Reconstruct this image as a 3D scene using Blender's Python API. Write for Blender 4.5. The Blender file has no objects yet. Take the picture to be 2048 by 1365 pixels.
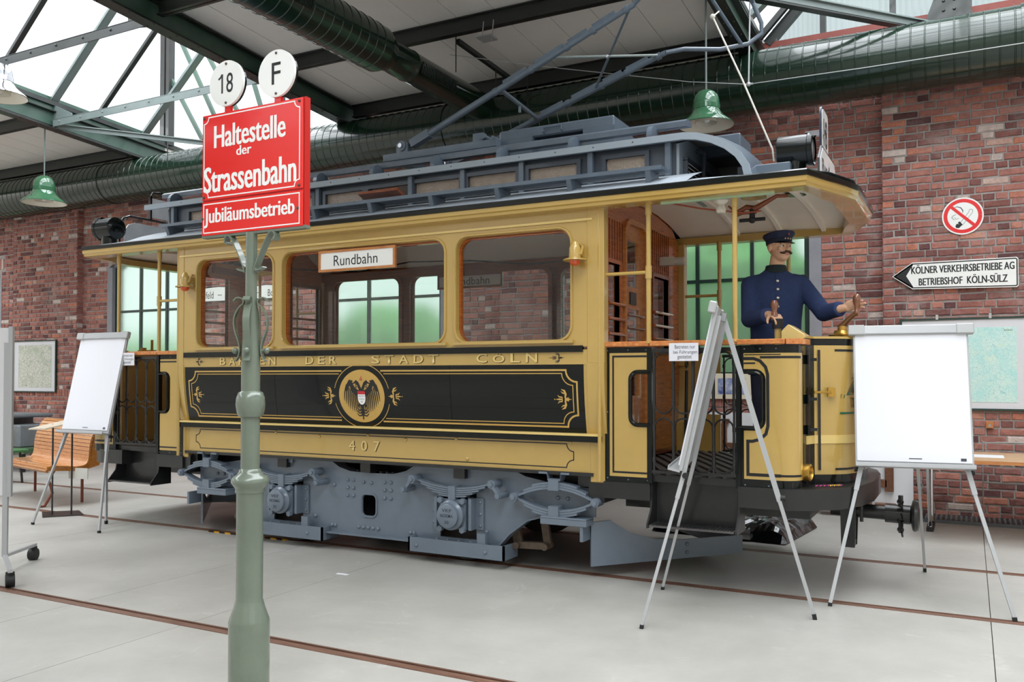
import bpy, bmesh, math, random
from math import sin, cos, pi, radians, sqrt, atan2
from mathutils import Vector, Matrix, noise
from mathutils.geometry import tessellate_polygon
random.seed(7)
SC = bpy.context.scene
COL = SC.collection

# ---------------------------------------------------------------- camera, sky, daylight, exposure
cam_d = bpy.data.cameras.new('camera')
cam = bpy.data.objects.new('camera', cam_d)
COL.objects.link(cam)
cam.location = (4.395, -6.62, 1.447)
cam.rotation_euler = (radians(90 + 1.1934), 0, radians(27.92))
cam_d.sensor_width = 36.0
cam_d.lens = 1728.2 / 2048 * 36.0
cam_d.shift_y = 35.5 / 2048
cam_d.clip_end = 200
SC.camera = cam
SC.view_settings.view_transform = 'Standard'
SC.view_settings.look = 'None'
SC.view_settings.gamma = 1.0
SC.view_settings.use_curve_mapping = False
SC.view_settings.exposure = 0.36

world = bpy.data.worlds.new('overcast_sky')
SC.world = world
world.use_nodes = True
bgn = world.node_tree.nodes['Background']
bgn.inputs[0].default_value = (0.93, 0.97, 1.0, 1)
bgn.inputs[1].default_value = 1.45


def skylight(x, y, sx, sy, z, L):
    """daylight falling through a roof light"""
    d = bpy.data.lights.new('roof_daylight', 'AREA')
    d.shape = 'RECTANGLE'
    d.size, d.size_y = sx, sy
    d.energy = L * pi * sx * sy
    d.color = (0.96, 0.98, 1.0)
    o = bpy.data.objects.new('roof_daylight', d)
    o.location = (x, y, z)
    COL.objects.link(o)


skylight(4.32, -4.2, 3.9, 15.0, 7.55, 6.5)
skylight(-5.30, -4.2, 3.9, 15.0, 7.55, 6.5)
skylight(-14.9, -4.2, 3.9, 15.0, 7.55, 6.0)
skylight(13.6, -4.2, 3.9, 15.0, 7.55, 6.0)


SC.cycles.max_bounces = 8
SC.cycles.diffuse_bounces = 4
SC.cycles.glossy_bounces = 3
SC.cycles.transmission_bounces = 4
SC.cycles.transparent_max_bounces = 12
SC.cycles.sample_clamp_indirect = 6.0
SC.cycles.caustics_reflective = False
SC.cycles.caustics_refractive = False
SC.cycles.use_denoising = True


# ---------------------------------------------------------------- materials
def lin(c):
    return tuple((v / 12.92 if v <= 0.04045 else ((v + 0.055) / 1.055) ** 2.4) for v in [x / 255 for x in c])


def P(name, rgb, rough=0.5, metal=0.0, coat=0.0, var=0.0, scale=6.0, bump=0.0, bscale=None, rgb2=None, stretch=None, spec=0.5, island=0.0):
    m = bpy.data.materials.new(name)
    m.use_nodes = True
    nt = m.node_tree
    b = nt.nodes['Principled BSDF']
    c = lin(rgb)
    b.inputs['Base Color'].default_value = (*c, 1)
    b.inputs['Roughness'].default_value = rough
    b.inputs['Metallic'].default_value = metal
    b.inputs['Specular IOR Level'].default_value = spec
    b.inputs['Coat Weight'].default_value = coat
    b.inputs['Coat Roughness'].default_value = 0.04
    if var or bump or rgb2:
        tc = nt.nodes.new('ShaderNodeTexCoord')
        mp = nt.nodes.new('ShaderNodeMapping')
        nt.links.new(tc.outputs['Object'], mp.inputs[0])
        if stretch:
            mp.inputs['Scale'].default_value = stretch
    if var or rgb2:
        n = nt.nodes.new('ShaderNodeTexNoise')
        n.inputs['Scale'].default_value = scale
        n.inputs['Detail'].default_value = 6
        n.inputs['Roughness'].default_value = 0.65
        nt.links.new(mp.outputs[0], n.inputs['Vector'])
        r = nt.nodes.new('ShaderNodeValToRGB')
        r.color_ramp.elements[0].position = 0.3
        r.color_ramp.elements[1].position = 0.7
        if rgb2:
            c2 = lin(rgb2)
            r.color_ramp.elements[0].color = (*c2, 1)
            r.color_ramp.elements[1].color = (*c, 1)
        else:
            r.color_ramp.elements[0].color = (*[max(0, v * (1 - var)) for v in c], 1)
            r.color_ramp.elements[1].color = (*[min(1, v * (1 + var)) for v in c], 1)
        nt.links.new(n.outputs['Fac'], r.inputs[0])
        nt.links.new(r.outputs[0], b.inputs['Base Color'])
    if bump:
        n2 = nt.nodes.new('ShaderNodeTexNoise')
        n2.inputs['Scale'].default_value = bscale or scale * 3
        n2.inputs['Detail'].default_value = 4
        nt.links.new(mp.outputs[0], n2.inputs['Vector'])
        bp = nt.nodes.new('ShaderNodeBump')
        bp.inputs['Strength'].default_value = bump
        bp.inputs['Distance'].default_value = 0.01
        nt.links.new(n2.outputs['Fac'], bp.inputs['Height'])
        nt.links.new(bp.outputs[0], b.inputs['Normal'])
    return m


def glass_mat(name, tint=(1, 1, 1), refl=0.08, rough=0.0):
    m = bpy.data.materials.new(name)
    m.use_nodes = True
    nt = m.node_tree
    nt.nodes.clear()
    out = nt.nodes.new('ShaderNodeOutputMaterial')
    t = nt.nodes.new('ShaderNodeBsdfTransparent')
    t.inputs[0].default_value = (*tint, 1)
    g = nt.nodes.new('ShaderNodeBsdfGlossy')
    g.inputs['Roughness'].default_value = rough
    f = nt.nodes.new('ShaderNodeFresnel')
    f.inputs[0].default_value = 1.45
    ad = nt.nodes.new('ShaderNodeMath')
    ad.operation = 'ADD'
    ad.inputs[1].default_value = refl - 0.04
    ad.use_clamp = True
    nt.links.new(f.outputs[0], ad.inputs[0])
    mx = nt.nodes.new('ShaderNodeMixShader')
    ge = nt.nodes.new('ShaderNodeNewGeometry')      # only the outer face mirrors
    iv = nt.nodes.new('ShaderNodeMath')
    iv.operation = 'SUBTRACT'
    iv.inputs[0].default_value = 1.0
    nt.links.new(ge.outputs['Backfacing'], iv.inputs[1])
    ml = nt.nodes.new('ShaderNodeMath')
    ml.operation = 'MULTIPLY'
    nt.links.new(ad.outputs[0], ml.inputs[0])
    nt.links.new(iv.outputs[0], ml.inputs[1])
    nt.links.new(ml.outputs[0], mx.inputs[0])
    nt.links.new(t.outputs[0], mx.inputs[1])
    nt.links.new(g.outputs[0], mx.inputs[2])
    nt.links.new(mx.outputs[0], out.inputs[0])
    return m


def frosted_mat(name, rough=0.3, tint=(0.95, 1, 0.97), scale=80.0, strength=0.3, trans=0.15):
    """obscured glass: rough straight-through transmission with a fine relief"""
    m = bpy.data.materials.new(name)
    m.use_nodes = True
    nt = m.node_tree
    nt.nodes.clear()
    out = nt.nodes.new('ShaderNodeOutputMaterial')
    r = nt.nodes.new('ShaderNodeBsdfRefraction')
    r.inputs['Color'].default_value = (*tint, 1)
    r.inputs['Roughness'].default_value = rough
    r.inputs['IOR'].default_value = 1.12
    d = nt.nodes.new('ShaderNodeBsdfTranslucent')
    d.inputs[0].default_value = (*tint, 1)
    mx = nt.nodes.new('ShaderNodeMixShader')
    mx.inputs[0].default_value = trans
    nt.links.new(r.outputs[0], mx.inputs[1])
    nt.links.new(d.outputs[0], mx.inputs[2])
    g = nt.nodes.new('ShaderNodeBsdfGlossy')
    g.inputs['Roughness'].default_value = 0.15
    mx2 = nt.nodes.new('ShaderNodeMixShader')
    mx2.inputs[0].default_value = 0.05
    nt.links.new(mx.outputs[0], mx2.inputs[1])
    nt.links.new(g.outputs[0], mx2.inputs[2])
    tc = nt.nodes.new('ShaderNodeTexCoord')
    v = nt.nodes.new('ShaderNodeTexVoronoi')
    v.inputs['Scale'].default_value = scale
    nt.links.new(tc.outputs['Object'], v.inputs['Vector'])
    bp = nt.nodes.new('ShaderNodeBump')
    bp.inputs['Strength'].default_value = strength
    bp.inputs['Distance'].default_value = 0.004
    nt.links.new(v.outputs['Distance'], bp.inputs['Height'])
    for n in (r, g):
        nt.links.new(bp.outputs[0], n.inputs['Normal'])
    nt.links.new(mx2.outputs[0], out.inputs[0])
    return m


def brick_mat(name, bright=1.0):
    """every brick its own fired colour, with mottling, lime bloom and pits"""
    m = bpy.data.materials.new(name)
    m.use_nodes = True
    nt = m.node_tree
    b = nt.nodes['Principled BSDF']
    b.inputs['Roughness'].default_value = 0.85
    b.inputs['Specular IOR Level'].default_value = 0.25
    oi = nt.nodes.new('ShaderNodeObjectInfo')
    ge = nt.nodes.new('ShaderNodeNewGeometry')
    ad = nt.nodes.new('ShaderNodeMath')
    ad.operation = 'ADD'
    nt.links.new(oi.outputs['Random'], ad.inputs[0])
    nt.links.new(ge.outputs['Random Per Island'], ad.inputs[1])
    fr = nt.nodes.new('ShaderNodeMath')
    fr.operation = 'FRACT'
    nt.links.new(ad.outputs[0], fr.inputs[0])
    r = nt.nodes.new('ShaderNodeValToRGB')
    e = r.color_ramp.elements
    cols = [(0.0, (98, 68, 68)), (0.12, (134, 90, 84)), (0.4, (158, 106, 97)), (0.6, (168, 114, 103)), (0.8, (178, 124, 113)), (0.94, (190, 122, 98)), (0.97, (200, 184, 176))]
    e[0].position, e[0].color = cols[0][0], (*[v * bright for v in lin(cols[0][1])], 1)
    e[1].position, e[1].color = cols[-1][0], (*[v * bright for v in lin(cols[-1][1])], 1)
    for p, c in cols[1:-1]:
        k = e.new(p)
        k.color = (*[v * bright for v in lin(c)], 1)
    nt.links.new(fr.outputs[0], r.inputs[0])
    n = nt.nodes.new('ShaderNodeTexNoise')
    n.inputs['Scale'].default_value = 14
    n.inputs['Detail'].default_value = 6
    n.inputs['Roughness'].default_value = 0.7
    nt.links.new(ge.outputs['Position'], n.inputs['Vector'])
    r2 = nt.nodes.new('ShaderNodeValToRGB')
    r2.color_ramp.elements[0].position, r2.color_ramp.elements[0].color = 0.32, (0.62, 0.6, 0.6, 1)
    r2.color_ramp.elements[1].position, r2.color_ramp.elements[1].color = 0.66, (1.15, 1.15, 1.15, 1)
    nt.links.new(n.outputs['Fac'], r2.inputs[0])
    mu = nt.nodes.new('ShaderNodeMixRGB')
    mu.blend_type = 'MULTIPLY'
    mu.inputs[0].default_value = 0.8
    nt.links.new(r.outputs[0], mu.inputs[1])
    nt.links.new(r2.outputs[0], mu.inputs[2])
    n3 = nt.nodes.new('ShaderNodeTexNoise')
    n3.inputs['Scale'].default_value = 2.2
    n3.inputs['Detail'].default_value = 8
    n3.inputs['Roughness'].default_value = 0.75
    nt.links.new(ge.outputs['Position'], n3.inputs['Vector'])
    r3 = nt.nodes.new('ShaderNodeValToRGB')
    r3.color_ramp.elements[0].position = 0.52
    r3.color_ramp.elements[1].position = 0.78
    r3.color_ramp.elements[1].color = (0.55, 0.55, 0.55, 1)
    nt.links.new(n3.outputs['Fac'], r3.inputs[0])
    m2 = nt.nodes.new('ShaderNodeMixRGB')
    m2.inputs[2].default_value = (*[v * bright for v in lin((188, 176, 172))], 1)
    nt.links.new(r3.outputs[0], m2.inputs[0])
    nt.links.new(mu.outputs[0], m2.inputs[1])
    nt.links.new(m2.outputs[0], b.inputs['Base Color'])
    n2 = nt.nodes.new('ShaderNodeTexNoise')
    n2.inputs['Scale'].default_value = 60
    n2.inputs['Detail'].default_value = 4
    nt.links.new(ge.outputs['Position'], n2.inputs['Vector'])
    bp = nt.nodes.new('ShaderNodeBump')
    bp.inputs['Strength'].default_value = 0.7
    bp.inputs['Distance'].default_value = 0.008
    nt.links.new(n2.outputs['Fac'], bp.inputs['Height'])
    nt.links.new(bp.outputs[0], b.inputs['Normal'])
    return m


def wood_mat(name, c1, c2, rough=0.25, coat=0.6, stretch=(2, 2, 30), scale=3.0):
    return P(name, c2, rough, coat=coat, rgb2=c1, stretch=stretch, scale=scale)


def hazard_mat():
    m = bpy.data.materials.new('hazard_stripes')
    m.use_nodes = True
    nt = m.node_tree
    b = nt.nodes['Principled BSDF']
    b.inputs['Roughness'].default_value = 0.5
    tc = nt.nodes.new('ShaderNodeTexCoord')
    w = nt.nodes.new('ShaderNodeTexWave')
    w.bands_direction = 'DIAGONAL'
    w.inputs['Scale'].default_value = 4.5
    nt.links.new(tc.outputs['Object'], w.inputs['Vector'])
    r = nt.nodes.new('ShaderNodeValToRGB')
    r.color_ramp.interpolation = 'CONSTANT'
    r.color_ramp.elements[0].color = (*lin((25, 22, 18)), 1)
    r.color_ramp.elements[1].position = 0.5
    r.color_ramp.elements[1].color = (*lin((232, 170, 20)), 1)
    nt.links.new(w.outputs['Fac'], r.inputs[0])
    nt.links.new(r.outputs[0], b.inputs['Base Color'])
    return m


def print_mat(name, paper, inks, scale=6.0, thr=0.5):
    """flat print: paper with a fine network of coloured lines"""
    m = bpy.data.materials.new(name)
    m.use_nodes = True
    nt = m.node_tree
    b = nt.nodes['Principled BSDF']
    b.inputs['Roughness'].default_value = 0.35
    tc = nt.nodes.new('ShaderNodeTexCoord')
    prev = None
    for i, (ink, sc, lo, hi, kind) in enumerate(inks):
        if kind == 'v':
            n = nt.nodes.new('ShaderNodeTexVoronoi')
            n.feature = 'DISTANCE_TO_EDGE'
            o = 'Distance'
        else:
            n = nt.nodes.new('ShaderNodeTexNoise')
            n.inputs['Detail'].default_value = 8
            o = 'Fac'
        n.inputs['Scale'].default_value = sc
        nt.links.new(tc.outputs['Object'], n.inputs['Vector'])
        r = nt.nodes.new('ShaderNodeValToRGB')
        r.color_ramp.elements[0].position, r.color_ramp.elements[1].position = lo, hi
        if kind == 'v':
            r.color_ramp.elements[0].color, r.color_ramp.elements[1].color = (1, 1, 1, 1), (0, 0, 0, 1)
        nt.links.new(n.outputs[o], r.inputs[0])
        mx = nt.nodes.new('ShaderNodeMixRGB')
        mx.inputs[2].default_value = (*lin(ink), 1)
        if prev is None:
            mx.inputs[1].default_value = (*lin(paper), 1)
        else:
            nt.links.new(prev.outputs[0], mx.inputs[1])
        nt.links.new(r.outputs[0], mx.inputs[0])
        prev = mx
    nt.links.new(prev.outputs[0], b.inputs['Base Color'])
    return m


YEL = P('yellow_gloss_paint', (188, 156, 84), 0.22, coat=0.7, var=0.05, scale=2.5, bump=0.04, bscale=5)
YELD = P('letter_gold', (220, 192, 118), 0.3, coat=0.4)
YSH = P('letter_shade', (74, 54, 22), 0.4)
BLK = P('black_green_gloss_paint', (15, 19, 17), 0.14, coat=0.18, spec=0.25)
BLKM = P('black_steel_paint', (27, 28, 28), 0.38, coat=0.2, var=0.2, scale=8)
GOLD = P('gold_line', (198, 160, 84), 0.3)
GREY = P('grey_truck_paint', (104, 116, 129), 0.32, coat=0.35, var=0.06, scale=5)
GREYD = P('grey_roof_paint', (84, 96, 108), 0.38, coat=0.3, var=0.12, scale=7)
GREYK = P('dark_grey_roof_paint', (58, 66, 76), 0.4, coat=0.2, var=0.1, scale=6)
CANVAS = P('roof_canvas_grey', (206, 206, 206), 0.6, var=0.1, scale=5)
CREAM = P('white_ceiling_paint', (236, 228, 216), 0.42, var=0.03, scale=4)
RUST = P('rust', (104, 62, 40), 0.75, rgb2=(58, 36, 26), scale=18, bump=0.4)
WHEELM = P('oily_wheel_steel', (52, 42, 36), 0.6, rgb2=(34, 28, 26), scale=14, bump=0.2)
GRIME = P('grimy_brown_steel', (98, 84, 70), 0.7, rgb2=(70, 58, 48), scale=14, bump=0.2)
ROOFP = P('pale_roof_paint', (152, 160, 168), 0.5, var=0.1, scale=6)
RAILM = P('rail_steel', (142, 108, 90), 0.5, metal=0.2, rgb2=(88, 58, 46), scale=6, stretch=(0.8, 14, 14), bump=0.2)
RAILG = P('rail_groove', (62, 52, 47), 0.8, var=0.25, scale=20)
VARN = wood_mat('varnished_teak', (138, 66, 24), (192, 106, 46))
VARND = wood_mat('dark_varnished_teak', (98, 44, 16), (138, 68, 28))
RAILW = wood_mat('worn_handrail_wood', (176, 92, 36), (222, 150, 84), rough=0.4, coat=0.3, stretch=(9, 9, 9), scale=4)
OAK = wood_mat('oak_frame', (168, 100, 46), (200, 132, 70), stretch=(3, 3, 12))
BENCHW = wood_mat('honey_bench_wood', (178, 112, 50), (204, 142, 76), stretch=(3, 12, 12))
CONC = P('concrete_floor', (182, 180, 174), 0.42, rgb2=(160, 158, 152), scale=1.1, bump=0.05, bscale=25)
_nt = CONC.node_tree                     # pale scuffs and fine stains on the concrete
_b = _nt.nodes['Principled BSDF']
_src = _b.inputs['Base Color'].links[0].from_socket
_tc = _nt.nodes.new('ShaderNodeNewGeometry')
for _sc, _lo, _hi, _col, _dist in ((2.6, 0.60, 0.74, (206, 205, 201), 1.6), (5.5, 0.66, 0.78, (128, 125, 119), 0.6), (0.45, 0.45, 0.75, (150, 148, 143), 0.4)):
    _n = _nt.nodes.new('ShaderNodeTexNoise')
    _n.inputs['Scale'].default_value = _sc
    _n.inputs['Detail'].default_value = 9
    _n.inputs['Roughness'].default_value = 0.72
    _n.inputs['Distortion'].default_value = _dist
    _nt.links.new(_tc.outputs['Position'], _n.inputs['Vector'])
    _r = _nt.nodes.new('ShaderNodeValToRGB')
    _r.color_ramp.elements[0].position, _r.color_ramp.elements[1].position = _lo, _hi
    _r.color_ramp.elements[1].color = (0.6, 0.6, 0.6, 1)
    _nt.links.new(_n.outputs['Fac'], _r.inputs[0])
    _m = _nt.nodes.new('ShaderNodeMixRGB')
    _m.inputs[2].default_value = (*lin(_col), 1)
    _nt.links.new(_r.outputs[0], _m.inputs[0])
    _nt.links.new(_src, _m.inputs[1])
    _src = _m.outputs[0]
_nt.links.new(_src, _b.inputs['Base Color'])
JOINT = P('joint_dirt', (96, 90, 82), 0.9)
MORT = P('mortar', (172, 166, 162), 0.95, rgb2=(138, 130, 126), scale=5, bump=0.6, bscale=50)
PLAST = P('grey_plaster', (146, 146, 152), 0.9, var=0.1, scale=6)
BRICK = brick_mat('fired_brick')
CEIL = P('white_ceiling_board', (232, 229, 224), 0.7, var=0.02, scale=3)
STEEL = P('dark_green_black_steel', (34, 38, 36), 0.4, coat=0.2, var=0.15, scale=8)
STEELG = P('green_steel', (58, 84, 72), 0.4, coat=0.25, var=0.1, scale=6)
STEELL = P('pale_green_grey_steel', (112, 124, 122), 0.4, coat=0.2, var=0.08, scale=6)
DUCT = P('dark_green_duct_paint', (18, 40, 28), 0.2, coat=0.35, var=0.12, scale=3)
DUCTK = P('duct_grille_black', (14, 17, 15), 0.6)
LAMPG = P('green_enamel', (58, 104, 74), 0.12, coat=0.8)
ENAM = P('white_enamel', (226, 222, 208), 0.2, coat=0.4)
CHROME = P('chrome', (200, 200, 205), 0.12, metal=1.0)
POLE = P('grey_green_pole_paint', (106, 117, 103), 0.26, coat=0.5, var=0.08, scale=7, bump=0.06, bscale=14)
RED = P('red_enamel', (230, 20, 12), 0.14, coat=0.25)
REDD = P('red_plate_edge', (186, 30, 22), 0.35)
WHT = P('white_print', (246, 246, 244), 0.4)
WHE = P('white_enamel_sign', (238, 239, 236), 0.18, coat=0.4)
INK = P('black_print', (22, 22, 24), 0.4)
INKG = P('grey_print', (60, 62, 66), 0.5)
PAPER = P('white_paper', (226, 227, 233), 0.6)
ALU = P('pale_aluminium', (178, 180, 182), 0.35, metal=0.25)
ALUD = P('grey_plastic', (150, 152, 152), 0.4)
RUB = P('black_rubber', (24, 24, 25), 0.6)
SKIN = P('mannequin_skin', (214, 170, 140), 0.45, var=0.03, scale=20)
NAVY = P('navy_wool', (40, 58, 100), 0.85, var=0.12, scale=40, bump=0.3, bscale=220)
NAVYD = P('dark_navy_wool', (22, 28, 50), 0.8, var=0.1, scale=40)
COLLAR = P('dark_green_collar', (18, 36, 40), 0.8)
HAIR = P('dark_brown_hair', (62, 32, 20), 0.6)
BRASS = P('brass', (190, 150, 70), 0.28, metal=0.8)
SILV = P('silver_button', (216, 216, 214), 0.25, metal=0.7)
KNOBW = wood_mat('handle_wood', (104, 60, 38), (142, 88, 58), stretch=(6, 6, 6))
GLASS = glass_mat('clear_glass', (0.97, 0.98, 0.975), 0.045)
GLASSR = glass_mat('roof_glass', (0.97, 0.98, 0.99), 0.045, 0.1)
FROST = frosted_mat('obscured_window_glass', 0.46, (0.80, 0.88, 0.84), 60, 0.25, 0.2)
HAMMER = P('hammered_clerestory_glass', (146, 132, 118), 0.12, var=0.12, scale=10, bump=0.9, bscale=55)
CORR = frosted_mat('corrugated_translucent_sheet', 0.5, (0.46, 0.51, 0.52), 30, 0.2, 0.6)
GREENP = P('dark_green_frame_paint', (28, 52, 44), 0.4, coat=0.3)
LEAF = P('leaf_green', (160, 222, 140), 0.7, rgb2=(118, 194, 112), scale=3)
GRASS = P('grass_green', (110, 150, 90), 0.9, var=0.2, scale=3)
MAPL = print_mat('old_town_plan_print', (214, 216, 204), [((120, 122, 112), 16, 0.0, 0.05, 'v'), ((150, 152, 140), 42, 0.0, 0.08, 'v'), ((150, 168, 140), 6, 0.5, 0.9, 'n')])
MAPR = print_mat('pale_blue_map_print', (206, 234, 226), [((158, 226, 222), 7, 0.45, 0.8, 'n'), ((140, 200, 206), 24, 0.0, 0.03, 'v'), ((232, 240, 206), 9, 0.6, 0.95, 'n'), ((150, 180, 188), 60, 0.0, 0.03, 'v')])
PHOTO = print_mat('blue_photo_print', (176, 190, 220), [((70, 84, 150), 9, 0.4, 0.7, 'n'), ((232, 234, 240), 16, 0.5, 0.8, 'n'), ((90, 70, 60), 22, 0.6, 0.8, 'n')])
PHOTOB = print_mat('sepia_photo_print', (150, 146, 138), [((60, 58, 54), 9, 0.4, 0.6, 'n'), ((220, 216, 206), 14, 0.55, 0.8, 'n')])
BAG = P('black_plastic_film', (16, 17, 19), 0.14, coat=0.6, bump=0.8, bscale=16)
HAZ = hazard_mat()
TABLEW = wood_mat('pale_beech', (206, 168, 122), (226, 192, 150), stretch=(2, 12, 12), coat=0.2)
TIMB = wood_mat('old_brown_timber', (84, 50, 32), (124, 80, 54), rough=0.6, coat=0.1, stretch=(6, 6, 6))
CASTG = P('cast_machine_grey', (116, 122, 126), 0.45, var=0.12, scale=9)
MACHG = P('green_machine_paint', (62, 112, 62), 0.45)
PINK = P('pink_streamer', (226, 80, 150), 0.5)
YELS = P('yellow_streamer', (236, 220, 60), 0.5)
ORANGE = P('orange_lens', (216, 84, 30), 0.15, coat=0.5)
ROPE = P('pale_rope', (198, 192, 182), 0.8)
DARKW = P('pale_hall_wall', (208, 203, 196), 0.9, var=0.15, scale=2)


# ---------------------------------------------------------------- mesh helpers
def V(*a):
    return Vector(a)


class MB:
    """collects solids into one mesh"""

    def __init__(s):
        s.v, s.f = [], []

    def add(s, vs, fs):
        k = len(s.v)
        s.v += [tuple(p) for p in vs]
        s.f += [tuple(i + k for i in f) for f in fs]
        return s

    def box(s, x0, x1, y0, y1, z0, z1):
        vs = [(x, y, z) for x in (x0, x1) for y in (y0, y1) for z in (z0, z1)]
        return s.add(vs, [(0, 1, 3, 2), (4, 6, 7, 5), (0, 4, 5, 1), (2, 3, 7, 6), (0, 2, 6, 4), (1, 5, 7, 3)])

    def obox(s, c, ax, ay, az, hx, hy, hz):
        c = Vector(c)
        vs = [c + ax * (i * hx) + ay * (j * hy) + az * (k * hz) for i in (-1, 1) for j in (-1, 1) for k in (-1, 1)]
        return s.add(vs, [(0, 1, 3, 2), (4, 6, 7, 5), (0, 4, 5, 1), (2, 3, 7, 6), (0, 2, 6, 4), (1, 5, 7, 3)])

    def bar(s, p0, p1, w, h, up=(0, 0, 1)):
        p0, p1 = Vector(p0), Vector(p1)
        d = (p1 - p0)
        L = d.length
        d.normalize()
        u = Vector(up)
        sd = d.cross(u)
        if sd.length < 1e-5:
            sd = d.cross(Vector((1, 0, 0)))
        sd.normalize()
        u = sd.cross(d)
        return s.obox((p0 + p1) / 2, d, sd, u, L / 2, w / 2, h / 2)

    def tube(s, path, r, n=10, closed=False, caps=True):
        path = [Vector(p) for p in path]
        m = len(path)
        rr = r if isinstance(r, (list, tuple)) else [r] * m
        rings = []
        pn = None
        for i, p in enumerate(path):
            if closed:
                t = path[(i + 1) % m] - path[i - 1]
            else:
                t = path[min(i + 1, m - 1)] - path[max(i - 1, 0)]
            t.normalize()
            if pn is None:
                a = Vector((0, 0, 1)) if abs(t.z) < 0.9 else Vector((1, 0, 0))
                nrm = (a - t * a.dot(t)).normalized()
            else:
                nrm = (pn - t * pn.dot(t)).normalized()
            pn = nrm
            bn = t.cross(nrm)
            rings.append([p + (nrm * cos(2 * pi * k / n) + bn * sin(2 * pi * k / n)) * rr[i] for k in range(n)])
        vs = [q for R in rings for q in R]
        fs = []
        for i in range(m if closed else m - 1):
            j = (i + 1) % m
            for k in range(n):
                l = (k + 1) % n
                fs.append((i * n + k, i * n + l, j * n + l, j * n + k))
        if caps and not closed:
            fs.append(tuple(reversed(range(n))))
            fs.append(tuple((m - 1) * n + k for k in range(n)))
        return s.add(vs, fs)

    def cyl(s, p0, p1, r, n=16, r2=None):
        return s.tube([p0, p1], [r, r if r2 is None else r2], n)

    def lathe(s, prof, o=(0, 0, 0), ax=(0, 0, 1), n=24, caps=True):
        """prof: list of (radius, height along axis)"""
        o = Vector(o)
        a = Vector(ax).normalized()
        u = a.orthogonal().normalized()
        w = a.cross(u)
        vs, fs = [], []
        for r, h in prof:
            for k in range(n):
                t = 2 * pi * k / n
                vs.append(o + a * h + (u * cos(t) + w * sin(t)) * r)
        for i in range(len(prof) - 1):
            for k in range(n):
                l = (k + 1) % n
                fs.append((i * n + k, i * n + l, (i + 1) * n + l, (i + 1) * n + k))
        if caps:
            fs.append(tuple(reversed(range(n))))
            fs.append(tuple((len(prof) - 1) * n + k for k in range(n)))
        return s.add(vs, fs)

    def sph(s, c, r, n=14, m=9, sc=(1, 1, 1), rot=None):
        c = Vector(c)
        vs, fs = [], []
        for i in range(m + 1):
            a = pi * i / m
            for k in range(n):
                t = 2 * pi * k / n
                p = Vector((sin(a) * cos(t) * r * sc[0], sin(a) * sin(t) * r * sc[1], cos(a) * r * sc[2]))
                if rot:
                    p = rot @ p
                vs.append(c + p)
        for i in range(m):
            for k in range(n):
                l = (k + 1) % n
                fs.append((i * n + k, (i + 1) * n + k, (i + 1) * n + l, i * n + l))
        return s.add(vs, fs)

    def dome(s, c, d, r, h, n=8):
        """rivet or bolt head: low dome on a surface, pointing along d"""
        return s.lathe([(r, 0), (r * 0.85, h * 0.6), (r * 0.4, h)], c, d, n)

    def plate(s, outline, holes, o, u, v, t):
        """flat plate with holes; outline in (u,v); thickness t along u x v (both sides of o: 0..t)"""
        o, u, v = Vector(o), Vector(u), Vector(v)
        w = u.cross(v).normalized()
        loops = [outline] + list(holes)
        tri = tessellate_polygon([[Vector((a, b, 0)) for a, b in L] for L in loops])
        flat = [p for L in loops for p in L]
        N = len(flat)
        vs = [o + u * a + v * b for a, b in flat] + [o + u * a + v * b + w * t for a, b in flat]
        fs = []
        for a, b, c in tri:
            pa, pb, pc = flat[a], flat[b], flat[c]
            ar = (pb[0] - pa[0]) * (pc[1] - pa[1]) - (pb[1] - pa[1]) * (pc[0] - pa[0])
            if ar < 0:
                b, c = c, b
            fs.append((a + N, b + N, c + N))
            fs.append((c, b, a))
        k = 0
        for L in loops:
            m = len(L)
            for i in range(m):
                j = (i + 1) % m
                fs.append((k + i, k + j, k + j + N, k + i + N))
            k += m
        return s.add(vs, fs)

    def strip(s, pts, w, o=None, u=None, v=None, fn=None, t=0.0):
        """flat ribbon along 2-D points of width w (number or list); mapped by fn(a,b) or o+u*a+v*b"""
        m = len(pts)
        ws = w if isinstance(w, (list, tuple)) else [w] * m
        vs = []
        P2 = [Vector(p) for p in pts]
        for i in range(m):
            d0 = (P2[i] - P2[i - 1]) if i else (P2[1] - P2[0])
            d1 = (P2[i + 1] - P2[i]) if i < m - 1 else d0
            if d0.length < 1e-9:
                d0 = d1
            a = (d0.normalized() + d1.normalized())
            if a.length < 1e-6:
                a = d1
            a.normalize()
            nrm = Vector((-a.y, a.x))
            k = max(0.5, nrm.dot(Vector((-d1.y, d1.x)).normalized()))
            for sg in (1, -1):
                q = P2[i] + nrm * (sg * ws[i] / 2 / k)
                vs.append(fn(q.x, q.y) if fn else Vector(o) + Vector(u) * q.x + Vector(v) * q.y)
        fs = [(2 * i, 2 * i + 1, 2 * i + 3, 2 * i + 2) for i in range(m - 1)]
        return s.add(vs, fs)

    def poly(s, pts, fn):
        tri = tessellate_polygon([[Vector((a, b, 0)) for a, b in pts]])
        vs = [fn(a, b) for a, b in pts]
        return s.add(vs, [tuple(t) for t in tri])

    def loft(s, rings, closed=True, caps=True):
        n = len(rings[0])
        vs = [p for R in rings for p in R]
        fs = []
        for i in range(len(rings) - 1):
            for k in range(n if closed else n - 1):
                l = (k + 1) % n
                fs.append((i * n + k, i * n + l, (i + 1) * n + l, (i + 1) * n + k))
        if caps and closed:
            fs.append(tuple(reversed(range(n))))
            fs.append(tuple((len(rings) - 1) * n + k for k in range(n)))
        return s.add(vs, fs)

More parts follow.
